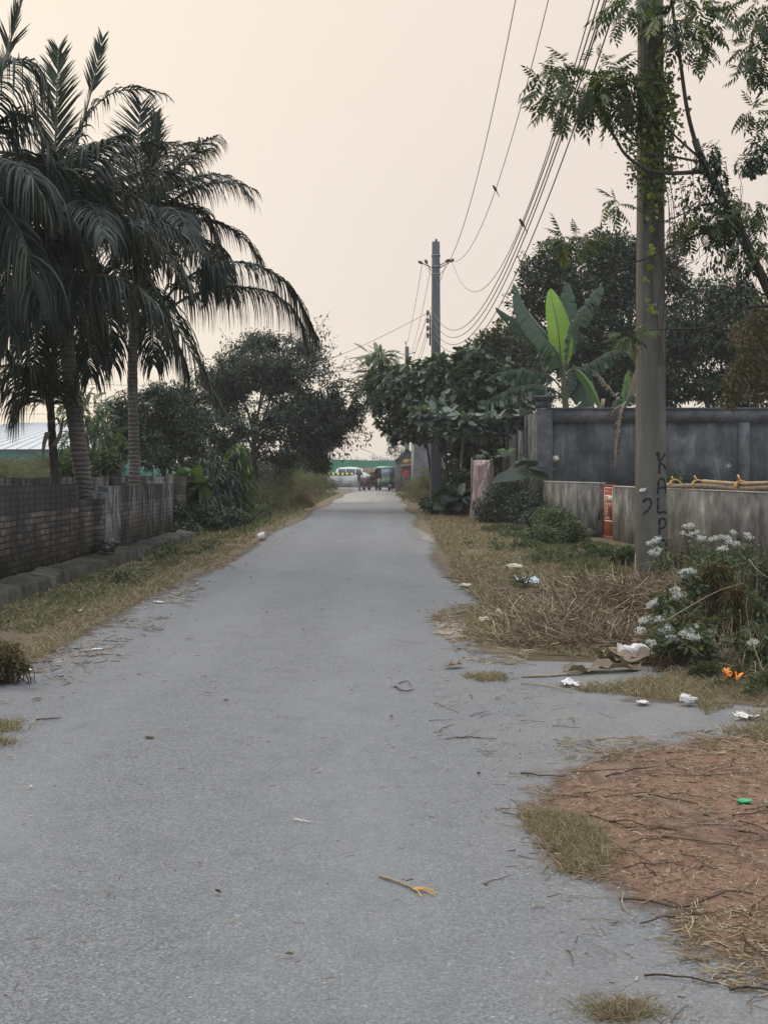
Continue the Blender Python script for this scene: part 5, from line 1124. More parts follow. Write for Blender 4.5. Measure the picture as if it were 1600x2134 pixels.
bush('thicket', 'yellow green leafy sprigs standing out of the thicket', 'thicket', [(1365, 1285, 14, 12, 9.7), (1390, 1265, 22, 16, 10.2), (1455, 1225, 18, 16, 11), (1512, 1172, 18, 18, 12), (1545, 1330, 14, 16, 9.3), (1440, 1350, 30, 8, 9.2)], 230, .055, 'olive', LBROAD, 'thicket at the right edge', 40, .003, 'twig', thr=.2)
bush('thicket', 'sparse low weeds spreading from the thicket over the dry grass at the right edge', 'thicket', [(1570, 1470, 45, 40, 8.2, .5), (1600, 1530, 45, 30, 7.7, .5), (1510, 1440, 40, 22, 8.5, .4), (1400, 1350, 40, 18, 9.4, .4), (1470, 1400, 40, 20, 8.9, .4)], 3000, .03, 'weed', LTHIN, 'thicket at the right edge', 260, .0018, 'twig', thr=.38, ns=4., hang=.2, spread=.97)
bush('thicket', 'brown wilted weeds hanging in the middle of the thicket', 'thicket', [(1490, 1205, 42, 36, 11.2, .4), (1430, 1300, 40, 24, 9.7, .4), (1540, 1250, 40, 40, 10.4, .4)], 1500, .055, 'brownleaf', LTHIN, 'thicket at the right edge', 160, .003, 'twigdark', thr=.3, ns=3., hang=.8)
bush('thicket', 'dark weed tuft at the left frame edge on the dry verge', 'bush', [(20, 1370, 30, 30, 8.9, 1.), (-15, 1380, 35, 38, 8.8, 1.), (45, 1385, 18, 16, 8.8, 1.)], 1300, .035, 'brownleaf', L6, None, 90, .0025, 'twigdark', thr=.3, ns=5.)
for pts, r0, lb in (([(1600, 1545, 8.2), (1585, 1450, 8.4), (1545, 1390, 8.6), (1520, 1330, 8.9)], .009, 'dark curved bare branch leaning out of the thicket at the right edge'), ([(1468, 1370, 8.9), (1430, 1345, 9), (1410, 1325, 9.1), (1395, 1300, 9.2)], .008, 'short dark bare branch poking out of the thicket over the carton'),
                    ([(1560, 1165, 11.), (1580, 1190, 10.9), (1620, 1215, 10.8)], .005, 'pale dry stalk slanting across the thicket at the right edge'), ([(1390, 1292, 9.3), (1440, 1262, 9.3), (1500, 1230, 9.3), (1550, 1215, 9.3)], .005, 'long thin straw coloured stalk slanting through the flowering weeds'), ([(1590, 1400, 8.7), (1565, 1330, 8.8), (1555, 1270, 8.8), (1556, 1245, 8.8)], .004, 'upright pale dry stalk in the thicket at the right edge')):
    mb = MB(); q = spline([P(x, y, Y) for x, y, Y in pts], 18); mb.tube(q, np.linspace(r0, r0 * .4, 18), 5); tag(mb.build('branch', M['twigdark' if 'dark' in lb else 'twigpale']), lb, 'branch')

# ================================================================= GRASS AND LITTER ON THE GROUND (stuff)
def scatter(polys, n, thr=.0, ns=1.3):
    out = []
    tot = []
    for pl in polys:
        pl = np.asarray(pl); tot.append((pl[:, 0].max() - pl[:, 0].min()) * (pl[:, 1].max() - pl[:, 1].min()))
    tot = np.array(tot) / sum(tot)
    for pl, w in zip(polys, tot):
        pl = np.asarray(pl); k = int(n * w * 2.2) + 8
        p = np.stack([rnd(k, pl[:, 0].min(), pl[:, 0].max()), rnd(k, pl[:, 1].min(), pl[:, 1].max()), np.zeros(k)], -1)
        nz = vnoise(p + 3.1, ns) * .6 + vnoise(p, ns * 4) * .4
        out.append(p[inside(p[:, :2], pl) & (nz > thr)][:int(n * w) + 4])
    return np.vstack(out)
def blades(name, p, mat, h=.08, w=.0035, lean=.6, label=None, sv=.5, zoff=.0):
    n = len(p)
    if 'tuft' in name: p = p + R.normal(size=(n, 3)) * B([.045, .045, 0]) * (R.random((n, 1)) < .6); h = h * .8
    p = p + B([0, 0, .004 + zoff]); d = nrm(R.normal(size=(n, 3)) * lean * B([1, 1, .2]) + B([0, 0, 1.])); L = h * R.uniform(1 - sv, 1 + sv, n)[:, None]
    w = w * np.clip(p[:, 1] / 9., .8, 3.2)
    s = nrm(np.cross(d, R.normal(size=(n, 3)) * B([.5, 1, 0]) + B([0, .3, 0]))) * w[:, None]; bend = nrm(d * B([1, 1, 0]) + 1e-4) * L * .35 * B([1, 1, -.6])
    a, m1, t_ = p, p + d * L * .6, p + d * L + bend
    V = np.stack([a - s, a + s, m1 + s * .8, m1 - s * .8, t_ + s * .15, t_ - s * .15], 1).reshape(-1, 3)
    q = np.array([[0, 1, 2, 3], [3, 2, 4, 5]]); Fq = (q[None] + (np.arange(n) * 6)[:, None, None]).reshape(-1, 4)
    o = mesh(name, V, Fq, M[mat], attr={'var': np.repeat(R.random(n), 6)}); o['kind'] = 'stuff'; return o
yy = np.array([7.5, 9, 11, 14, 18, 24, 30, 38, 48])
lv = strip(np.array([-4.2] * 9), np.array([-2.75, -2.7, -2.75, -2.8, -2.85, -2.9, -2.9, -2.95, -2.95]), yy)
lv_in = strip(np.array([-4.2] * 9), np.array([-3.2, -3.1, -3.2, -3.25, -3.3, -3.4, -3.4, -3.4, -3.4]), yy)
far_l = [(-8, 27.5), (-3.2, 27.5), (-3.2, 90), (-9, 90)]
blades('dry_grass', scatter([lv], 21000, .42, .9), 'grass', .06, .0032, .9)
blades('green_grass', scatter([lv_in], 15000, .44, .7), 'grassgreen', .055, .0032, .8)
blades('rough_grass', scatter([far_l], 9000, .3), 'grassgreen', .18, .004, .6)
rv = [(1.05, 13.2), (1.1, 16), (1.05, 20), (1.15, 26), (1.25, 34), (1.35, 46), (3.6, 46), (4.1, 34), (4.2, 27), (4.6, 22), (4.6, 17), (3.4, 14.5)]
blades('dry_grass', scatter([rv], 25000, .38, .8), 'grass', .085, .0032, .8)
blades('green_grass', scatter([[(2.4, 15.2), (2.6, 22), (3.2, 27), (4.3, 26), (4.9, 19), (4.9, 15)]], 11000, .42, .7), 'grassgreen', .12, .0032, .7)
heapfront = gp((960, 1335), (1080, 1352), (1200, 1372), (1330, 1380), (1420, 1372), (1400, 1330), (1200, 1330), (1060, 1290), (980, 1270))
blades('dry_grass', scatter([heapfront], 3800, .35, 2.), 'grass', .075, .003, .9)
tongue = gp((1180, 1440), (1300, 1452), (1450, 1470), (1500, 1530), (1640, 1560), (1640, 1400), (1450, 1400), (1290, 1432))
blades('dry_grass', scatter([tongue], 8500, .36, 2.2), 'grass', .07, .0028, .9)
tuft = gp((1095, 1700), (1180, 1702), (1240, 1730), (1278, 1785), (1240, 1822), (1170, 1825), (1165, 1770), (1120, 1740))
blades('grass_tuft', scatter([tuft], 3600, .3, 5.), 'grass', .05, .0022, 1.1)
blades('grass_tuft', scatter([gp((1225, 2110), (1270, 2096), (1345, 2098), (1365, 2120), (1310, 2134), (1240, 2130))], 900, .25, 5.), 'grass', .035, .0018, 1.2)
blades('grass_tuft', scatter([gp((970, 1410), (1040, 1408), (1056, 1418), (1010, 1424))], 420, .2, 4.), 'grass', .05, .003, 1.)
blades('grass_tuft', scatter([gp((-60, 1505), (30, 1510), (45, 1525), (0, 1530), (-60, 1535)), gp((-60, 1545), (40, 1548), (10, 1560), (-60, 1565))], 900, .2, 4.), 'grass', .06, .003, 1.)
def chips(name, p, mat, lmin, lmax, w, zoff=.012, curl=.3):
    n = len(p); return strands(n, lambda k: p + B([0, 0, zoff]), mat, name, None, lmin, lmax, w, curl, .06, 'stuff')
dirt = gp((1090, 1710), (1130, 1650), (1200, 1600), (1340, 1565), (1480, 1545), (1700, 1535), (1700, 2020), (1600, 2015), (1440, 1980), (1385, 1910), (1270, 1850), (1150, 1800))
chips('straw_litter', scatter([dirt], 5500, .38, 2.4), 'straw', .008, .05, .0013)
chips('straw_litter', scatter([gp((1140, 1770), (1300, 1790), (1330, 1850), (1200, 1835), (1120, 1760)), gp((1390, 1900), (1640, 1900), (1640, 2090), (1480, 2060), (1400, 1980))], 1100, .42, 4.), 'straw', .02, .09, .0018)
chips('straw_litter', scatter([gp((1160, 1545), (1330, 1540), (1600, 1510), (1640, 1570), (1350, 1575), (1180, 1600))], 800, .4, 3.), 'straw', .02, .09, .0018)
chips('dark_litter', scatter([dirt], 4000, .42, 3.), 'hay', .008, .05, .0016)
chips('straw_litter', scatter([gp((930, 1200), (1010, 1180), (1180, 1230), (1240, 1300), (1060, 1300), (960, 1290), (1000, 1250))], 4200, .35, 2.), 'hay', .04, .2, .003)
chips('straw_litter', scatter([gp((890, 1285), (960, 1260), (1100, 1310), (1100, 1390), (960, 1380), (930, 1330))], 1800, .35, 2.), 'straw', .03, .14, .0025)
chips('dark_litter', scatter([strip(np.array([-3.2] * 9), np.array([-2.25, -2.1, -2.1, -2.2, -2.4, -2.6, -2.7, -2.8, -2.8]), yy)], 3400, .5, 1.6), 'hay', .02, .12, .003)
chips('straw_litter', scatter([strip(np.array([-3.3] * 9), np.array([-2.4, -2.3, -2.3, -2.4, -2.5, -2.7, -2.8, -2.85, -2.9]), yy)], 1600, .5, 1.6), 'straw', .02, .1, .0026)
chips('road_specks', scatter([[(-2.4, 3.3), (1.2, 3.3), (1.0, 14), (-2.4, 14)]], 420, .3, 1.), 'hay', .01, .05, .0014, .006)
chips('road_specks', scatter([[(-2.4, 3.3), (1.2, 3.3), (1.0, 12), (-2.4, 12)]], 130, .3, 1.), 'straw', .008, .025, .0016, .006)
chips('road_specks', scatter([[(.6, 3.4), (2.6, 3.4), (2.6, 5.0), (1.1, 7), (.5, 7)]], 420, .35, 2.), 'hay', .012, .07, .0016, .006)

def leaf_litter(poly, n, mat, size):
    p = scatter(poly, n, .35, 1.5) + B([0, 0, .016]); k = len(p); X = R.normal(size=(k, 3)) * B([1, 1, .12]); N = B([0, 0, 1.]) + R.normal(size=(k, 3)) * .3
    V, Fq, va = inst(*L6, p, X, N, size * R.uniform(.5, 1.4, k)); o = mesh('leaf_litter', V, Fq, M[mat], attr={'var': va}); o['kind'] = 'stuff'
leaf_litter([rv, heapfront, tongue], 520, 'deadleaf', .07); leaf_litter([lv, strip(np.array([-3.2] * 9), np.array([-2.2] * 9), yy)], 420, 'deadleaf', .06)
leaf_litter([dirt], 260, 'deadleaf', .035); leaf_litter([[(-2.6, 3.4), (1.5, 3.4), (1.1, 20), (-2.6, 20)]], 90, 'brownleaf', .035)
wc = None
for i in range(30):
    if i < 18: x, y = R.uniform(1.7, 4.2), R.uniform(13.8, 33)
    else: x, y = R.uniform(-4.1, -3.3), R.uniform(9.5, 27)
    sc = R.uniform(.6, 1.35)
    if wc is None:
        wc = thing('weed_clump', (0, 0, 0), 'low green weed clump growing out of the dry grass verge', 'weed', 'weed clumps in the verge grass')
        k = 130; d = nrm(R.normal(size=(k, 3)) * B([1, 1, .4]) + B([0, 0, .8])); q = d * (R.random((k, 1)) ** .7) * B([.22, .22, .26]); q[:, 2] = np.abs(q[:, 2]) + .01
        leaves('foliage', q, d, L6, .055, 'weed', wc, hang=.1); mb = MB()
        for e in q[::6]: mb.tube([e * B([.15, .15, 0]), e * .55 + B([0, 0, .02]), e], [.003, .0025, .0012], 4)
        mb.build('stem', M['twig'], wc); o = wc
    else:
        o = wc.copy(); COL.objects.link(o)
        for ch in list(wc.children): c = ch.copy(); COL.objects.link(c); c.parent = o
    o.location = (x, y, 0); o.rotation_euler = (0, 0, i * 1.3); o.scale = (sc, sc, sc)
blades('dry_grass', scatter([[(-4.2, 2), (-2.9, 2), (-2.8, 7.5), (-4.2, 7.5)]], 6500, .4, .9), 'grass', .06, .0032, .9)
blades('dry_grass', scatter([[(3.1, 6.6), (6.3, 5.6), (6.3, 10.5), (5.9, 16), (3.6, 14), (3.3, 9.8)]], 16000, .38, .9), 'grass', .08, .0032, .8)
ext = gp((1700, 1535), (2080, 1560), (2080, 1990), (1700, 2020))
chips('straw_litter', scatter([ext], 4200, .38, 2.4), 'straw', .008, .05, .0013); chips('dark_litter', scatter([ext], 3200, .42, 3.), 'hay', .008, .05, .0016)
# ================================================================= TWIGS: individuals sharing a few meshes
def twigmesh(seed, L, r, fork):
    rr = np.random.default_rng(seed); n = 7; x = np.linspace(-.5, .5, n) * L; y = np.cumsum(np.cumsum(rr.normal(size=n))) * L * .016; z = r + np.abs(rr.normal(size=n)) * .004 + np.linspace(0, .02, n) * (rr.random() < .4)
    mb = MB(); p = spline(np.stack([x, y, z], -1), 12); mb.tube(p, r * np.linspace(1, .55, 12) * (1 + .15 * rr.normal(size=12)), 5)
    if fork:
        a = p[6]; b = a + B([L * .22, L * (.12 if seed % 2 else -.14), .012]); mb.tube(spline([a, (a + b) / 2 + B([0, .01, .003]), b], 6), np.linspace(r * .6, r * .3, 6), 4)
    return mb
protos = []
for k, (L, r, fk, m_) in enumerate([(.3, .0035, 0, 'twig'), (.3, .004, 1, 'twigdark'), (.2, .003, 0, 'twigpale'), (.14, .0035, 0, 'twigpale'), (.28, .004, 1, 'twigpale'), (.2, .003, 0, 'twigdark'), (.09, .005, 0, 'twigpale'), (.36, .0035, 0, 'twig')]):
    o = twigmesh(k + 3, L, r, fk).build('twig', M[m_], None, True); protos.append(o)
lab_t = {'dirt': ('thin dry twig lying among the straw on the red dirt patch', 'twigs scattered over the red dirt patch'), 'road': ('thin dry twig lying on the grey asphalt near the dirt patch', 'twigs scattered on the asphalt by the dirt'), 'verge': ('thin dry twig lying on the asphalt rim by the left grass verge', 'twigs along the left verge')}
used = set()
def put_twig(k, x, y, rz, area, sc=1.):
    o = protos[k]
    if k in used: o = o.copy(); COL.objects.link(o)
    used.add(k); o.location = (x, y, .013 if area != 'road' else .006); o.rotation_euler = (0, 0, rz); o.scale = (sc, sc, sc); tag(o, lab_t[area][0], 'twig', lab_t[area][1])
p = scatter([dirt], 118, .4, 2.)
for q in p: put_twig(int(R.integers(0, 8)), q[0], q[1], R.normal() * .8 + .1, 'dirt', R.uniform(.45, 1.1))
p = scatter([gp((1060, 1600), (1160, 1600), (1090, 1730), (1040, 1720)), gp((1000, 1800), (1150, 1810), (1280, 1870), (1390, 1930), (1420, 2010), (1600, 2040), (1600, 2134), (1300, 2134), (1080, 2000)), gp((880, 1430), (1400, 1480), (1200, 1560), (940, 1590))], 52, .3, 2.)
for q in p: put_twig([2, 3, 6, 2, 0, 5, 4, 6][int(R.integers(0, 8))], q[0], q[1], R.uniform(-1.3, 1.3), 'road', R.uniform(.35, .8))
p = scatter([strip(np.array([-3.0] * 9), np.array([-2.3, -2.1, -2.1, -2.2, -2.4, -2.6, -2.7, -2.8, -2.8]), yy)], 40, .3)
for q in p: put_twig([2, 3, 6, 2, 0, 5, 4, 6][int(R.integers(0, 8))], q[0], q[1], R.normal() * .7, 'verge', R.uniform(.5, 1.2))
def stick(pts, r, mat, label, name='stick', z=.012):
    q = spline([G(x, y) + B([0, 0, z]) for x, y in pts], 16); q[:, 2] += np.abs(np.sin(np.arange(16) * .5)) * .004; mb = MB(); mb.tube(q, np.linspace(r, r * .6, 16), 6); return tag(mb.build(name, M[mat], None, True), label, 'stick')
sk = thing('split_stick', G(850, 1852), 'yellowish split stick with a frayed end alone on the open asphalt', 'stick')
q = spline([G(790, 1832) + B([0, 0, .012]), G(838, 1849) + B([0, 0, .014]), G(868, 1862) + B([0, 0, .012])], 12); mb = MB(); mb.tube(q, np.linspace(.0055, .005, 12), 7); mb.build('stem', M['twigpale'], sk, True)
mb = MB(); 
for ex, ey in ((905, 1862), (912, 1868), (908, 1873), (880, 1876)): mb.tube(spline([G(860, 1859) + B([0, 0, .012]), G((860 + ex) / 2, (1857 + ey) / 2) + B([0, 0, .016]), G(ex, ey) + B([0, 0, .01])], 8), np.linspace(.004, .0015, 8), 5)
mb.build('frayed_end', M['tie'], sk, True)
stick([(1088, 1414), (1150, 1412), (1215, 1407)], .012, 'twigpale', 'dry leaf stalk lying on the asphalt in front of the weed heap')
stick([(822, 1434), (840, 1444), (862, 1442)], .006, 'twig', 'short curved twig pair on the asphalt left of the dry leaves'); stick([(830, 1428), (850, 1424), (855, 1434)], .004, 'twig', 'small hooked twig on the asphalt left of the dry leaves')
stick([(1085, 1428), (1130, 1432), (1160, 1438), (1195, 1448)], .005, 'twigpale', 'long thin straw stalk on the asphalt beside the crumpled tissue')
stick([(1342, 2042), (1420, 2046), (1500, 2062)], .0035, 'twigdark', 'long dark twig on the asphalt near the bottom right corner'); stick([(1520, 2072), (1580, 2070), (1640, 2092)], .004, 'twigdark', 'dark bent twig at the bottom right corner of the asphalt')
stick([(612, 1714), (630, 1717), (647, 1720)], .003, 'posterwhite', 'thin white straw lying in the middle of the asphalt'); stick([(75, 1505), (100, 1503), (128, 1501)], .005, 'twigdark', 'single dark twig on the left part of the asphalt')
stick([(1085, 1617), (1130, 1622), (1180, 1624)], .004, 'twigdark', 'thick dark twig at the upper tip of the red dirt'); stick([(1030, 1690), (1110, 1694), (1200, 1700)], .0028, 'twigpale', 'long pale straw stalk along the edge of the grass tuft')
stick([(1290, 1880), (1350, 1886), (1415, 1900), (1480, 1880), (1520, 1865), (1570, 1872)], .004, 'twig', 'longest crooked branch lying across the lower red dirt'); stick([(1300, 1868), (1296, 1890), (1310, 1912)], .0035, 'twigpale', 'pale forked twig at the lower left tip of the red dirt')

# ================================================================= LITTER
def sheetlit(name, px, py, wx, wy, hgt, mat, label, rz=0., seed=1, z=.012, n=13, cat='litter', group='litter along the lane', fold=0.):
    g = np.linspace(-.5, .5, n); U, W = np.meshgrid(g, g); s = seed * 5.3
    p3 = np.stack([U * 2, W * 2, U * 0 + s], -1)
    a = vnoise(p3, 2.2); b = vnoise(p3 + 9, 5.); ridge = np.abs(a - .5) * 2
    X = (U + (vnoise(p3 + 4, 2.) - .5) * .35) * wx; Y = (W + (vnoise(p3 + 5, 2.) - .5) * .35) * wy
    Z = (ridge * .7 + b * .45 + fold * np.cos(U * 6.28) * .5) * hgt; Z = Z - Z.min()
    c, sn = math.cos(rz), math.sin(rz); q = G(px, py)
    A = np.stack([q[0] + X * c - Y * sn, q[1] + X * sn + Y * c, z + Z], -1)
    mb = MB(); mb.grid(A); o = mb.build(name, M[mat]); tag(o, label, cat, group); return o
sheetlit('plastic_bag', 1100, 1217, .27, .5, .13, 'bluewhite', 'blue white plastic bag lying open on the dry grass at the right verge', .2, 1)
sheetlit('tissue', 1186, 1431, .13, .13, .05, 'white', 'white crumpled tissue on the asphalt in front of the dry leaves', .3, 2)
sheetlit('tissue', 1338, 1471, .075, .09, .03, 'white', 'small flat white tissue on the dry grass tongue', .1, 3)
sheetlit('paper_scrap', 1552, 1501, .09, .12, .06, 'white', 'pointed white paper scrap on the grass below the thicket at the right edge', .7, 5)
w = sheetlit('wrapper', 1524, 1424, .17, .2, .11, 'orange', 'orange wrapper lying on the grass below the right thicket', .2, 6)
q = sheetlit('wrapper_lining', 1503, 1424, .08, .1, .07, 'white', 'x', .2, 7); del q['label'], q['category'], q['group']; q.parent = w
sheetlit('paper_scrap', 406, 1164, .11, .2, .03, 'white', 'white paper scrap on the left asphalt rim beyond the others', 0, 8)
sheetlit('paper_scrap', 329, 1258, .1, .11, .025, 'white', 'torn white paper scrap on the left asphalt rim nearest the lane', .2, 9)
sheetlit('paper_scrap', 168, 1277, .06, .08, .035, 'white', 'small white paper scrap in the left grass verge', .5, 10)
sheetlit('paper_scrap', 203, 1356, .085, .05, .014, 'white', 'narrow white paper strip at the near left edge of the asphalt', .1, 11)
sheetlit('paper_scrap', 62, 1400, .05, .05, .014, 'white', 'tiny white scrap on the near left verge below the dark weed tuft', .1, 12)
sheetlit('paper_scrap', 1262, 1440, .03, .03, .01, 'white', 'tiny white chip at the edge of the dry grass tongue', .1, 13)
def ball(name, px, py, r, mat, label, seed, z=.01, flat=(1, 1, .75), amp=.8):
    q = G(px, py); return tag(lump(name, (q[0], q[1], z), r, M[mat], seed, flat, 4, amp), label, 'litter', 'litter along the lane')
ball('paper_ball', 1437, 1473, .042, 'white', 'round crumpled white paper ball on the dry grass tongue', 4, amp=1.7)
ball('plastic_ball', 1272, 1335, .042, 'bluewhite', 'small bluish white crumpled plastic in the heap left of the carton', 7, .08)
ball('husk', 1038, 1288, .052, 'cream', 'pale wedge of coconut husk at the edge of the weed heap', 11, .01, (.8, 1, .8), .5)
ball('husk', 1010, 1300, .05, 'cream', 'greyish husk lump on the asphalt edge beside the pale dust', 12, .01, (1.2, 1, .6), .6)
ball('husk', 970, 1226, .06, 'cream', 'cream husk lump at the right road edge farther up the verge', 13, .01, (1.2, 1.2, .5), .6)
ball('husk', 1121, 1259, .05, 'cream', 'flat cream husk on the brown litter below the plastic bag', 14, .01, (1.2, 1, .35), .5)
ball('husk', 1068, 1190, .1, 'cream', 'pale crumpled lump in the verge grass beyond the plastic bag', 15, .01, (1.3, 1, .5), .8)
ball('husk', 1276, 1364, .045, 'cream', 'cream husk beside the left end of the white carton', 16, .02, (1.4, 1, .5), .5)
ball('pebble', 65, 1647, .008, 'cream', 'lone white pebble on the left of the asphalt', 17)
ball('pebble', 997, 1618, .009, 'stone', 'lone grey pebble on the asphalt left of the red dirt', 18)
ball('plastic_scrap', 1550, 1681, .026, 'greenplastic', 'bright green plastic scrap on the red dirt', 19, .012, (1.5, .8, .45), .3)
# paper cup lying by the left road rim
q = G(543, 1127); ct = thing('paper_cup', q, 'white paper cup lying on the left part of the lane', 'litter', 'litter along the lane')
mb = MB(); a0 = q + B([-.06, 0, .075]); d = nrm(B([.9, .15, .22])); mb.tube([a0, a0 + d * .16], [.075, .09], 14, cap=False); mb.tube([a0, a0 + d * .004], [.074, .074], 14); mb.build('cup', M['white'], ct, True)
# squashed carton
q = G(1320, 1372); ct = thing('carton', q, 'white squashed carton with grey print lines lying on dry leaves', 'carton', None)
A = []
for u in np.linspace(-.5, .5, 12):
    dz = .016 * math.sin(u * 9) + .01 * math.sin(u * 23); A.append([(q[0] + u * .25, q[1] - .055, .03 + dz * .3), (q[0] + u * .25 + .01, q[1] - .05, .1 + dz), (q[0] + u * .24, q[1] + .07, .104 + dz * .6), (q[0] + u * .24, q[1] + .08, .03)])
mb = MB(); mb.grid(A); mb.add(A[0], np.array([[0, 1, 2, 3]])); mb.add(A[-1], np.array([[3, 2, 1, 0]])); mb.build('box', M['white'], ct)
for k in range(3):
    mb = MB(); mb.grid([[(q[0] + u * .2 - .01, q[1] - .058 + zz * .1, .042 + zz + .014 * k + .005 * math.sin(u * 9)) for zz in (0, .0035)] for u in np.linspace(-.5, .42 - .2 * k, 10)]); mb.build('printed_line', M['metal'], ct)
# dried banana leaves
def dryleaf(pts, wd, label, seed, zc=.03):
    t = thing('dry_leaf', G(*pts[len(pts) // 2]), label, 'dry leaf', 'withered leaves on the ground'); q = spline([G(x, y) + B([0, 0, zc]) for x, y in pts], 40); S = nrm(np.cross(np.gradient(q, axis=0), [0, 0, 1.]))
    A = []; rr = np.random.default_rng(seed); k1, k2 = rr.uniform(1.2, 2.2, 2)
    for i in range(40):
        pr = math.sin(math.pi * (.06 + .9 * i / 39)) ** .5; wv = wd * (.16 * math.sin(i * .3 * k1) + .1 * math.sin(i * .55 * k2))
        A.append([q[i] + S[i] * wd * pr * u + B([0, 0, abs(u) * wd * .3 * pr * (1 + math.sin(i * .33)) + wv * u + wd * .06 * math.sin(i * .5)]) for u in np.linspace(-1, 1, 9)])
    mb = MB(); A = np.array(A); A[..., 2] = np.maximum(A[..., 2], .008); mb.grid(A, .3 + .4 * rr.random()); mb.build('blade', M['deadleaf'], t, True)
    mb = MB(); mb.tube(q + B([0, 0, .008]), np.linspace(.009, .004, 40), 5); mb.build('midrib', M['twigpale'], t, True)
dryleaf([(1175, 1409), (1215, 1404), (1250, 1402), (1300, 1400), (1330, 1396)], .1, 'curled withered leaf in front on the asphalt edge, with a long stalk', 1)
dryleaf([(1265, 1378), (1310, 1384), (1350, 1384), (1395, 1372)], .11, 'grey ribbed withered leaf just below the white carton', 2, .05)
dryleaf([(1240, 1368), (1275, 1374), (1310, 1392)], .07, 'small folded withered leaf left of the carton', 3, .04)
dryleaf([(930, 1397), (945, 1394), (962, 1392)], .05, 'small grey curled leaf on the asphalt left of the dry grass', 4)
dryleaf([(303, 1542), (311, 1541), (320, 1542)], .018, 'tiny dark leaf alone on the left half of the asphalt', 5, .01)

# ================================================================= THE JUNCTION
def xf(mb, Mx):
    A = np.array(Mx); mb.v = [v @ A[:3, :3].T + A[:3, 3] for v in mb.v]; return mb
def wheel(mb_c, r, w, parent, X, name='wheel'):
    c = np.array(mb_c); th = np.linspace(0, 2 * np.pi, 25); A = [[c + B([ox, rr * math.cos(q), rr * math.sin(q)]) for q in th] for ox, rr in ((-w/2, r * .62), (-w/2, r * .93), (-w * .25, r), (w * .25, r), (w/2, r * .93), (w/2, r * .62))]
    ty = MB(); ty.grid(A); t_ = xf(ty, X).build(name, M['tyre'], parent, True)
    rm = MB(); rm.tube([c - B([w * .4, 0, 0]), c + B([w * .4, 0, 0])], r * .62, 16); xf(rm, X).build('rim', M['rim'], t_)
def RX(px, Y, rz): q = B([(px - 800) / F * Y, Y, 0]); return Matrix.Translation(Vector(q)) @ Matrix.Rotation(math.radians(rz), 4, 'Z'), q
# green auto rickshaw, front toward the viewer
X, q = RX(807, 105, 11); cg = thing('auto_rickshaw', q, 'green three-wheeled auto rickshaw facing down the lane with a pale canopy', 'auto rickshaw', 'three-wheelers at the junction')
def part(name, mat, fn, sm=False, p=None, XX=None): mb = MB(); fn(mb); return xf(mb, XX or X).build(name, M[mat], p or cg, sm)
part('body', 'cnggreen', lambda m: (m.prism([(-.62, .32), (.62, .32), (.62, .5), (.6, 1.0), (-.6, 1.0), (-.62, .5)], 1, .2, 2.4), m.prism([(-1.1, .62), (.2, .3), (.2, 1.02), (-.25, 1.06), (-.85, .95)], 0, -.5, .5)))
part('nose', 'cnggreen', lambda m: m.tube([(0, -.2, .98), (0, -.5, .86), (0, -.8, .7), (0, -.95, .55)], [.42, .38, .3, .2], 14), True)
part('canopy', 'cngtop', lambda m: m.grid([[(x * (1 - .12 * (y < 0)), y, 1.86 + .2 * math.cos(x * 1.9) - .05 * (y < -.1)) for x in np.linspace(-.68, .68, 9)] for y in (-.35, -.1, .6, 1.4, 2.2, 2.45)]), True)
part('canopy_rear', 'hood', lambda m: m.grid([[(x, 2.44, z) for x in (-.62, .62)] for z in (1.0, 1.95)]))
for sx in (-1, 1):
    part('windscreen_post', 'cngtop', lambda m: m.tube([(sx * .56, -.42, 1.02), (sx * .56, -.3, 1.95)], .035, 6)); part('roof_post', 'cnggreen', lambda m: m.tube([(sx * .62, .62, 1.), (sx * .63, .62, 1.92)], .03, 6))
    part('rear_post', 'cnggreen', lambda m: m.tube([(sx * .62, 2.3, 1.), (sx * .63, 2.3, 1.92)], .03, 6)); part('mirror', 'black', lambda m: m.box(sx * .72 - .07, sx * .72 + .07, -.46, -.43, 1.35, 1.52)); part('headlight', 'screen', lambda m: m.tube([(sx * .3, -.66, .82), (sx * .3, -.74, .81)], .09, 10))
part('windscreen', 'screen', lambda m: m.box(-.52, .52, -.4, -.385, 1.12, 1.82)); part('windscreen_frame', 'cngtop', lambda m: (m.box(-.56, .56, -.41, -.37, 1.82, 1.95), m.box(-.56, .56, -.43, -.38, 1.04, 1.12)))
part('wiper', 'posterwhite', lambda m: m.tube([(-.4, -.44, 1.14), (-.15, -.44, 1.25), (0, -.44, 1.33), (.15, -.44, 1.25), (.4, -.44, 1.14)], .018, 5)); part('seat', 'seat', lambda m: (m.box(-.55, .55, 1.2, 1.9, .7, 1.0), m.box(-.55, .55, 1.8, 1.95, 1.0, 1.7), m.box(-.3, .3, .35, .7, .7, .95)))
part('mudguard', 'posterwhite', lambda m: m.grid([[(x, -.72 + .3 * math.cos(a), .28 + .34 * math.sin(a)) for x in (-.12, .12)] for a in np.linspace(.2, 2.9, 9)])); part('apron', 'metal', lambda m: (m.prism([(-.5, .7), (-.14, .7), (-.14, .28), (-.35, .22)], 1, -.6, -.56), m.prism([(.5, .7), (.14, .7), (.14, .28), (.35, .22)], 1, -.6, -.56)))
for c in ((0, -.72, .25), (-.58, 1.9, .25), (.58, 1.9, .25)): wheel(c, .25, .13, cg, X)
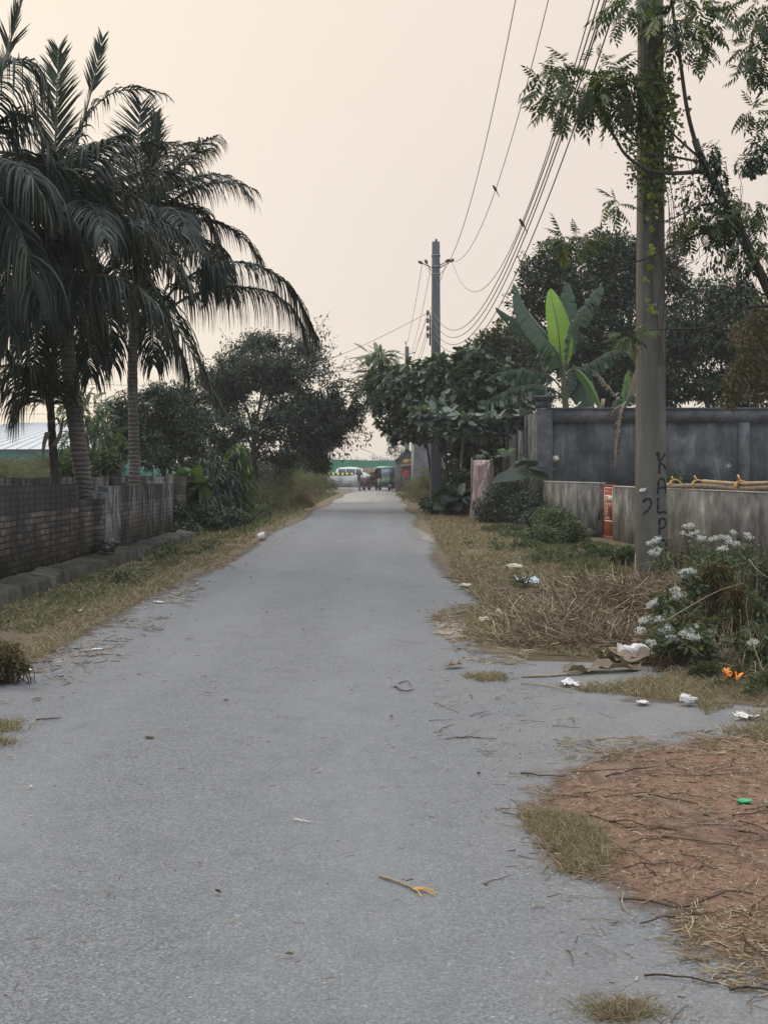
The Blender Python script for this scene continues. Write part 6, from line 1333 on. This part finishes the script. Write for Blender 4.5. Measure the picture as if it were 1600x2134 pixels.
# brown hooded rickshaw just behind
X2, q2 = RX(771, 106.5, -28); rk = thing('hooded_rickshaw', q2, 'dark rickshaw with an arched brown hood beside the standing person', 'rickshaw', 'three-wheelers at the junction')
def part2(name, mat, fn, sm=False): return part(name, mat, fn, sm, rk, X2)
part2('chassis', 'tinrust', lambda m: (m.box(-.5, .5, -.9, 1.1, .38, .5), m.box(-.5, .5, 1.05, 1.15, .5, .9))); part2('hood', 'hood', lambda m: m.grid([[(x, .35 + .85 * math.cos(a), .95 + .95 * math.sin(a)) for x in np.linspace(-.55, .55, 4)] for a in np.linspace(.0, 2.5, 14)]), True)
for sx in (-.56, .56):
    part2('hood_hoop', 'twigpale', lambda m: m.tube([(sx, .35 + .87 * math.cos(a), .95 + .97 * math.sin(a)) for a in np.linspace(0, 2.5, 14)], .022, 5)); part2('side_panel', 'seat', lambda m: m.prism([(-.3, .5), (1.1, .5), (1.1, 1.0), (.5, 1.2), (-.1, .8)], 0, sx * .98 - .01, sx * .98 + .01))
part2('seat', 'seat', lambda m: (m.box(-.48, .48, .2, .9, .6, .85), m.box(-.48, .48, .85, 1., .85, 1.4))); part2('front_board', 'seat', lambda m: m.box(-.45, .45, -.95, -.88, .45, 1.05)); part2('handlebar', 'metal', lambda m: m.tube([(-.35, -.8, 1.12), (0, -.9, 1.05), (.35, -.8, 1.12)], .025, 5)); part2('fork', 'metal', lambda m: m.tube([(0, -.9, 1.05), (0, -1.05, .28)], .03, 5))
for c in ((0, -1.05, .26), (-.52, .8, .26), (.52, .8, .26)): wheel(c, .26, .1, rk, X2)
X3, q3 = RX(826, 104, 8); bx = thing('dark_shape', q3, 'low dark boxy cart standing right of the green auto rickshaw', 'cart')  # unclear dark shape beside the rickshaw, filled in as a wheeled box
part('box', 'black', lambda m: m.prism([(-.28, .16), (.34, .16), (.28, .9), (-.3, .96)], 1, -.3, .7), False, bx, X3); part('handle', 'metal', lambda m: m.tube([(-.2, .7, .8), (-.2, 1.1, .95), (.2, 1.1, .95), (.2, .7, .8)], .02, 5), False, bx, X3); part('rim_board', 'tin', lambda m: m.box(-.32, .36, -.34, -.302, .78, .86), False, bx, X3)
for sx in (-.36, .42): wheel((sx, .2, .18), .18, .06, bx, X3)

# person standing at the left of the vehicles, head bent over a phone
def skin(name, verts, edges, radii, mat, parent, sub=2):
    me = bpy.data.meshes.new(name); me.from_pydata([tuple(v) for v in verts], edges, []); o = bpy.data.objects.new(name, me); COL.objects.link(o)
    m = o.modifiers.new('s', 'SKIN'); s_ = o.modifiers.new('u', 'SUBSURF'); s_.levels = s_.render_levels = sub
    for i, r in enumerate(radii): me.skin_vertices[0].data[i].radius = (r if np.isscalar(r) else r) if not np.isscalar(r) else (r, r)
    me.skin_vertices[0].data[0].use_root = True
    bpy.context.view_layer.update(); me2 = bpy.data.meshes.new_from_object(o.evaluated_get(bpy.context.evaluated_depsgraph_get()))
    bpy.data.objects.remove(o); me2.materials.append(M[mat])
    for p_ in me2.polygons: p_.use_smooth = True
    o = bpy.data.objects.new(name, me2); COL.objects.link(o); o.parent = parent; o.matrix_parent_inverse = Matrix.Translation(-Vector(parent.location)); return o
pq = B([(748 - 800) / F * 104, 104, 0]); pe = thing('person', pq, 'person in a dark top and grey trousers standing with head bent over a phone', 'person')
def W(l): return [pq + B(v) for v in l]
bv = [(0, 0, .92), (.0, 0, 1.1), (.02, 0, 1.3), (.04, 0, 1.42), (.08, 0, 1.5), (.12, 0, 1.6), (.13, 0, 1.66),
      (.03, -.19, 1.38), (.0, -.23, 1.1), (.2, -.14, 1.08), (.27, -.1, 1.12), (.03, .19, 1.38), (.0, .23, 1.1), (.2, .14, 1.08), (.27, .1, 1.12),
      (0, -.1, .88), (.03, -.11, .5), (0, -.12, .09), (.12, -.13, .04), (0, .1, .88), (.06, .11, .5), (.03, .12, .09), (.15, .13, .04)]
be = [(0, 1), (1, 2), (2, 3), (3, 4), (4, 5), (5, 6), (3, 7), (7, 8), (8, 9), (9, 10), (3, 11), (11, 12), (12, 13), (13, 14), (0, 15), (15, 16), (16, 17), (17, 18), (0, 19), (19, 20), (20, 21), (21, 22)]
skin('body', W(bv), be, [(.13, .1), (.13, .1), (.15, .11), (.1, .1), .05, .09, .075, .055, .042, .034, .03, .055, .042, .034, .03, .08, .058, .04, .03, .08, .058, .04, .03], 'skin', pe)
skin('shirt', W([(0, 0, .86), (0, 0, 1.1), (.02, 0, 1.3), (.035, 0, 1.41), (.03, -.19, 1.38), (.0, -.235, 1.13), (.03, .19, 1.38), (.0, .235, 1.13)]), [(0, 1), (1, 2), (2, 3), (3, 4), (4, 5), (3, 6), (6, 7)], [(.15, .17), (.145, .16), (.165, .15), (.11, .12), .075, .06, .075, .06], 'shirt', pe)
skin('trousers', W([(0, 0, .93), (0, -.1, .85), (.03, -.11, .5), (0, -.12, .1), (0, .1, .85), (.06, .11, .5), (.03, .12, .1)]), [(0, 1), (1, 2), (2, 3), (0, 4), (4, 5), (5, 6)], [(.135, .14), .1, .078, .068, .1, .078, .068], 'trouser', pe)
mb = MB(); c = pq + B([.115, 0, 1.63])
bm_ = bmesh.new(); bmesh.ops.create_icosphere(bm_, subdivisions=3, radius=1.); hv = np.array([v.co for v in bm_.verts]); hf = np.array([[v.index for v in f_.verts] for f_ in bm_.faces]); bm_.free()
k = (hv[hf].mean(1) @ B([-.55, 0, .83])) > -.05; mb.add(hv * B([.108, .1, .115]) + c, hf[k]); mb.build('hair', M['hair'], pe, True)
for sy, dx in ((-.125, 0), (.125, .03)): mb = MB(); mb.tube([pq + B([-.06 + dx, sy, .05]), pq + B([.04 + dx, sy, .06]), pq + B([.14 + dx, sy, .045]), pq + B([.21 + dx, sy, .035])], [.05, .055, .045, .03], 8); mb.build('shoe', M['shoe'], pe, True)
for sy in (-1, 1):
    for j in range(5):
        a = pq + B([.28, sy * (.1 - .012 * j), 1.125 - .012 * j]); mb = MB(); mb.tube([a, a + B([.04, -sy * .02, .02 + .004 * j]), a + B([.055, -sy * .05, .03])], [.01, .009, .006], 5); mb.build('finger', M['skin'], pe, True)
ph = MB(); ph.box(-.006, .006, -.04, .04, -.075, .075, Matrix.Translation(Vector(pq + B([.335, 0, 1.17]))) @ Matrix.Rotation(.5, 4, 'Y')); tag(ph.build('phone', M['black']), 'small dark phone held up by the standing person', 'phone')

# barrier wall with striped kerb blocks, white van, green sheet fence
bw = thing('barrier_wall', B([(720 - 800) / F * 128, 128, 0]), 'pale stained barrier wall with yellow and black kerb blocks across the junction', 'wall')
xs = [(x - 800) / F * 128 for x in (560, 600, 640, 676, 708, 740, 772, 804, 840)]
for a, b in zip(xs[:-1], xs[1:]): mb = MB(); mb.box(a, b - .03, 128, 128.3, 0, 1.2); mb.build('panel', M['palewall'], bw)
for i, a in enumerate(np.arange((640 - 800) / F * 128, (732 - 800) / F * 128, .235)): mb = MB(); mb.box(a, a + .23, 127.99, 128.28, 1.2, 1.5); mb.build('kerb_block', M['yellowpaint' if i % 2 else 'blackpaint'], bw)
vX = (731 - 800) / F * 133; vn_ = thing('van', B([vX, 133, 0]), 'white van with dark side windows behind the striped barrier wall', 'van')
prof = [(-1.7, .4), (-1.72, 1.2), (-1.55, 1.85), (-1.2, 2.05), (-.2, 2.14), (.6, 2.08), (1.2, 1.9), (1.75, 1.35), (2.2, 1.15), (2.3, .4)]
mb = MB(); mb.prism([(vX + a, z) for a, z in prof], 1, 133, 134.7); mb.build('body', M['vanwhite'], vn_)
for a, b, c_, d in ((-1.45, -.55, -1.3, -.55), (-.48, .45, -.48, .45), (.52, 1.35, .52, .95)):
    mb = MB(); mb.prism([(vX + a, 1.25), (vX + b, 1.25), (vX + d, 1.9), (vX + c_, 1.92)], 1, 132.985, 132.998); mb.build('window', M['glass'], vn_)
mb = MB(); mb.prism([(vX + 1.02, 1.99), (vX + 1.1, 2.02), (vX + 1.85, 1.4), (vX + 1.78, 1.34)], 1, 132.99, 134.7); mb.build('windscreen_trim', M['yellowpaint'], vn_)
for a in (-1.05, 1.55): wheel((a, 0, 0), .33, .2, vn_, Matrix.Translation((vX + a - a, 132.98, .33)) @ Matrix.Translation((a, 0, 0)) @ Matrix.Rotation(math.pi / 2, 4, 'Z') @ Matrix.Translation((-a, 0, 0)))
gf = thing('sheet_fence', B([-5, 150, 0]), 'long green corrugated sheet fence closing the view behind the junction', 'fence')
def corr(x0, x1, Y, z0, z1, mat, parent, name, p=.3, amp=.035):
    n = int((x1 - x0) / p * 4) + 1; xx = np.linspace(x0, x1, n); yy_ = Y + amp * np.sin(xx / p * 2 * np.pi); mb = MB(); mb.grid([[(a, b, z) for z in (z0, z1)] for a, b in zip(xx, yy_)]); return mb.build(name, M[mat], parent)
fx = lambda px, Y=150: (px - 800) / F * Y
for i, (a, b) in enumerate(((600, 672), (672, 747), (747, 800), (800, 850), (850, 905))):
    corr(fx(a), fx(b), 150, 0, 3.06 if i < 2 else 2.98, 'greenfence', gf, 'sheet')
for a in (600, 672, 747, 800, 850): mb = MB(); mb.tube([(fx(a), 150.1, 0), (fx(a), 150.1, 3.1)], .05, 6); mb.build('post', M['metal'], gf)
for i, (px, wpx, hpx, nx, nz_) in enumerate(((700, 22, 954, 4, 2), (752, 26, 955, 5, 2), (781, 14, 949, 3, 3), (800, 22, 953, 4, 2), (822, 20, 956, 4, 2), (640, 30, 951, 5, 2))):
    Y = 520 + i * 6; x0, x1 = fx(px - wpx / 2, Y), fx(px + wpx / 2, Y); zt = H - (hpx - HY) / F * Y
    t = thing('far_building', B([x0, Y, 0]), ['far pale block with a flat roof, first from the left above the green fence gap', 'far pale low block above the green fence left of the tallest one', 'tallest and narrowest of the far pale blocks above the green fence', 'far pale block right of the tallest one', 'lowest far pale block next to the tin shed roof', 'far pale block hidden mostly by the shade tree twigs'][i], 'building', 'far buildings on the skyline')
    mb = MB(); mb.box(x0, x1, Y, Y + 8, 0, zt); mb.box(x0 + .5, x0 + 1.4, Y + 1, Y + 3, zt, zt + .8); mb.build('wall', M['facade'], t)
    for r_ in range(nz_):
        for c_ in range(nx):
            xa = x0 + (x1 - x0) * (c_ + .25) / nx; za = zt - 1.6 - r_ * 1.9; mb = MB(); mb.box(xa, xa + (x1 - x0) * .5 / nx, Y - .04, Y - .01, za, za + 1.); mb.build('window', M['window'], t)
# tin sheds on the right at the end of the lane
Ys = 98; sx = lambda px: (px - 800) / F * Ys; sz = lambda py: H - (py - HY) / F * Ys
ts = thing('tin_shed', B([sx(848), Ys, 0]), 'small grey tin shed with a yellow board beside the vehicles', 'shed')
mb = MB(); mb.prism([(sx(825), 0), (sx(874), 0), (sx(874), sz(958)), (sx(848), sz(936)), (sx(825), sz(958))], 1, Ys, Ys + 7); mb.build('wall', M['tin'], ts)
for (a, b) in (((820, 964), (848, 935)), ((848, 935), (880, 963))):
    mb = MB(); mb.prism([(sx(a[0]), sz(a[1])), (sx(b[0]), sz(b[1])), (sx(b[0]), sz(b[1]) + .06), (sx(a[0]), sz(a[1]) + .06)], 1, Ys - .35, Ys + 7.2); mb.build('roof', M['tin'], ts)
mb = MB(); mb.box(sx(840), sx(850), Ys - .06, Ys - .02, sz(967), sz(957)); mb.build('yellow_board', M['yellow'], ts); mb = MB(); mb.box(sx(851), sx(867), Ys - .06, Ys - .02, sz(961), sz(957.5)); mb.build('yellow_board', M['yellow'], ts)
mb = MB(); mb.box(sx(838), sx(846), Ys - .05, Ys - .01, 0, sz(975)); mb.build('door', M['tinrust'], ts); mb = MB(); mb.box(sx(856), sx(870), Ys - .05, Ys - .01, .7, sz(982)); mb.build('window', M['glass'], ts)
aw = MB(); aw.add([(sx(834), Ys - 1.3, sz(973)), (sx(880), Ys - 1.3, sz(966)), (sx(880), Ys - .02, sz(960)), (sx(834), Ys - .02, sz(968)), (sx(834), Ys - 1.3, sz(973) + .05), (sx(880), Ys - 1.3, sz(966) + .05), (sx(880), Ys - .02, sz(960) + .05), (sx(834), Ys - .02, sz(968) + .05)], [[0, 1, 2, 3], [7, 6, 5, 4], [0, 4, 5, 1], [1, 5, 6, 2], [2, 6, 7, 3], [3, 7, 4, 0]]); aw.build('awning', M['tinrust'], ts)
for px in (835, 857): mb = MB(); mb.tube([(sx(px), Ys - 1.2, 0), (sx(px), Ys - 1.2, sz(972))], .05, 6); mb.build('post', M['bark'], ts)
rc = MB(); A = [[(sx(844) + .12 * u + .03 * math.sin(v * 5), Ys - 1.25 + .05 * math.sin(u * 4 + v * 3), sz(980) - v * .42) for u in np.linspace(-1.1, 1.1, 8)] for v in np.linspace(0, 1, 7)]; rc.grid(A); tag(rc.build('red_cloth', M['red'], None, True), 'red cloth hanging under the awning of the tin shed', 'cloth')
Y2 = 82; s2 = lambda px: (px - 800) / F * Y2; z2 = lambda py: H - (py - HY) / F * Y2
t2 = thing('tin_shed', B([s2(885), Y2, 0]), 'taller ribbed grey tin building behind the broad-leaved trees', 'shed')
corr(s2(862), s2(925), Y2, 0, z2(915), 'tin', t2, 'wall', .2, .02); mb = MB(); mb.box(s2(862) + .02, s2(925), Y2 + .06, Y2 + 9, 0, z2(917)); mb.build('side_wall', M['tin'], t2); mb = MB(); mb.box(s2(858), s2(930), Y2 - .3, Y2 + 9.3, z2(915), z2(915) + .1); mb.build('roof', M['tinrust'], t2)
# pale roofed hall on the left
Yh = 108; hx = lambda px, Y=Yh: (px - 800) / F * Y; ze = H - (936 - HY) / F * Yh; zr = H - (881 - HY) / F * 122
th = thing('hall', B([hx(80), Yh, 0]), 'long low hall with a pale metal roof and teal wall behind the coconut palms', 'building')
mb = MB(); mb.box(hx(-320), hx(262), Yh + .5, Yh + 26, 0, ze - .02); mb.build('wall', M['teal'], th)
e0, e1 = hx(-330), hx(268); r0_, r1_ = hx(25, 122), hx(240, 122)
mb = MB(); mb.add([(e0, Yh, ze), (e1, Yh, ze), (r1_, 122, zr), (r0_, 122, zr), (e0, Yh + 28, ze), (e1, Yh + 28, ze)], [np.array([[0, 1, 2, 3], [4, 3, 2, 5]]), np.array([[0, 3, 4], [1, 5, 2]])]); mb.build('roof', M['paleroof'], th)
for k in np.linspace(.04, .96, 22):
    a = B([e0 + (e1 - e0) * k, Yh, ze + .02]); b = B([r0_ + (r1_ - r0_) * k, 122, zr + .02]); mb = MB(); mb.tube([a, b], .05, 4); mb.build('roof_seam', M['paleroof'], th)
mb = MB(); mb.box(hx(26, 122), hx(36, 122), 121.5, 122.5, zr, zr + .35); mb.build('roof_vent', M['tinrust'], th)
# red banner beyond the brick wall
rb = thing('banner', P(372, 1030, 60) * B([1, 1, 0]), 'small red cloth banner on a stick beyond the end of the brick wall', 'banner')
b0 = P(374, 1040, 60) * B([1, 1, 0]); mb = MB(); mb.tube([b0, b0 + B([.05, 0, P(0, 955, 60)[2]])], .03, 6); mb.build('stick', M['twigpale'], rb)
mb = MB(); mb.grid([[P(364 + 16 * u + 2 * math.sin(v * 4), 970 + 30 * v + 4 * u, 59.9 + .08 * math.sin(u * 6 + v * 4)) for u in np.linspace(0, 1, 8)] for v in np.linspace(0, 1, 8)]); mb.build('cloth', M['red'], rb, True)

# ================================================================= AIR, LIGHT, CAMERA
mb = MB(); mb.box(-410, 410, -30, 610, -1.2, 16.5); hz_o = mb.build('haze', None); hz_o['kind'] = 'stuff'
t = NT('haze_air'); v = t.n('ShaderNodeVolumePrincipled'); t.set(v, 'Color', (.93, .92, .93)); v.inputs['Density'].default_value = .0006; v.inputs['Anisotropy'].default_value = .25
t.t.links.new(v.outputs[0], t.out.inputs['Volume']); hz_o.data.materials.append(t.m)

SUN_EL, SUN_AZ = math.radians(36), math.radians(-62)      # azimuth from straight ahead, to the left
sd = B([math.sin(SUN_AZ) * math.cos(SUN_EL), math.cos(SUN_AZ) * math.cos(SUN_EL), math.sin(SUN_EL)])
w = bpy.data.worlds.new('World'); scene.world = w; w.use_nodes = True; nt = w.node_tree; nt.nodes.clear()
class WT(NT):
    def __init__(s): s.t = nt; s.out = s.n('ShaderNodeOutputWorld')
wt = WT()
co = wt.coord('Generated'); sp_ = wt.n('ShaderNodeSeparateXYZ'); wt.set(sp_, 0, co)
sky = wt.n('ShaderNodeTexSky', sky_type='NISHITA', sun_disc=False); sky.sun_elevation = SUN_EL; sky.sun_rotation = -SUN_AZ if False else SUN_AZ; sky.dust_density = 2.; sky.air_density = 1.
bg1 = wt.n('ShaderNodeBackground'); wt.set(bg1, 0, sky); bg1.inputs[1].default_value = .05
# overcast haze layer: peach low down, cool and brighter toward the zenith, warm glow around the hidden sun
lay = wt.ramp(sp_.outputs[2], (0., (.70, .62, .56)), (.12, (.72, .565, .445)), (.3, (.82, .655, .49)), (.37, (.85, .69, .53)), (.6, (1.55, 1.62, 1.7)), (1., (2.5, 2.65, 2.85)))
lay = wt.mix(wt.ramp(wt.math('ADD', wt.math('MULTIPLY', sp_.outputs[1], -.5), .5), (.42, 0.), (.85, 1.)), lay, (.74, .82, .93), 'MIX') if False else lay
back = wt.ramp(wt.math('ADD', wt.math('MULTIPLY', sp_.outputs[1], -.5), .5), (.45, 0.), (.85, 1.)); low = wt.ramp(sp_.outputs[2], (.3, 1.), (.65, 0.))
lay = wt.mix(wt.math('MULTIPLY', back, low), lay, (.70, .78, .9))
dp = wt.n('ShaderNodeVectorMath', operation='DOT_PRODUCT'); wt.set(dp, 0, co); dp.inputs[1].default_value = tuple(sd)
gl = wt.ramp(dp.outputs['Value'], (.45, 0.), (.75, .4), (1., .8))
lay2 = wt.mix(gl, lay, (.98, .78, .42))
bg2 = wt.n('ShaderNodeBackground'); wt.set(bg2, 0, lay2); bg2.inputs[1].default_value = .93
ad = wt.n('ShaderNodeAddShader'); nt.links.new(bg1.outputs[0], ad.inputs[0]); nt.links.new(bg2.outputs[0], ad.inputs[1]); nt.links.new(ad.outputs[0], wt.out.inputs[0])
sl = bpy.data.lights.new('sun', 'SUN'); sl.energy = .9; sl.angle = math.radians(14); sl.color = (1., .86, .7)
so = bpy.data.objects.new('sun', sl); COL.objects.link(so); so.rotation_euler = Vector(sd).to_track_quat('Z', 'Y').to_euler()

cam = bpy.data.cameras.new('camera'); co_ = bpy.data.objects.new('camera', cam); COL.objects.link(co_); scene.camera = co_
cam.sensor_fit = 'HORIZONTAL'; cam.sensor_width = 36; cam.lens = 36 * F / 1600; cam.shift_y = -(1067 - HY) / 1600; cam.clip_end = 2000; cam.clip_start = .05
co_.location = (0, 0, H); co_.rotation_euler = (math.pi / 2, 0, 0)
scene.view_settings.view_transform = 'Standard'; scene.view_settings.look = 'None'; scene.view_settings.exposure = 0.; scene.view_settings.gamma = 1.
scene.render.filter_size = 1.15
c_ = scene.cycles; c_.use_denoising = True; c_.denoising_prefilter = 'NONE'; c_.volume_bounces = 1; c_.max_bounces = 6; c_.diffuse_bounces = 3; c_.glossy_bounces = 2; c_.transparent_max_bounces = 8; c_.transmission_bounces = 4
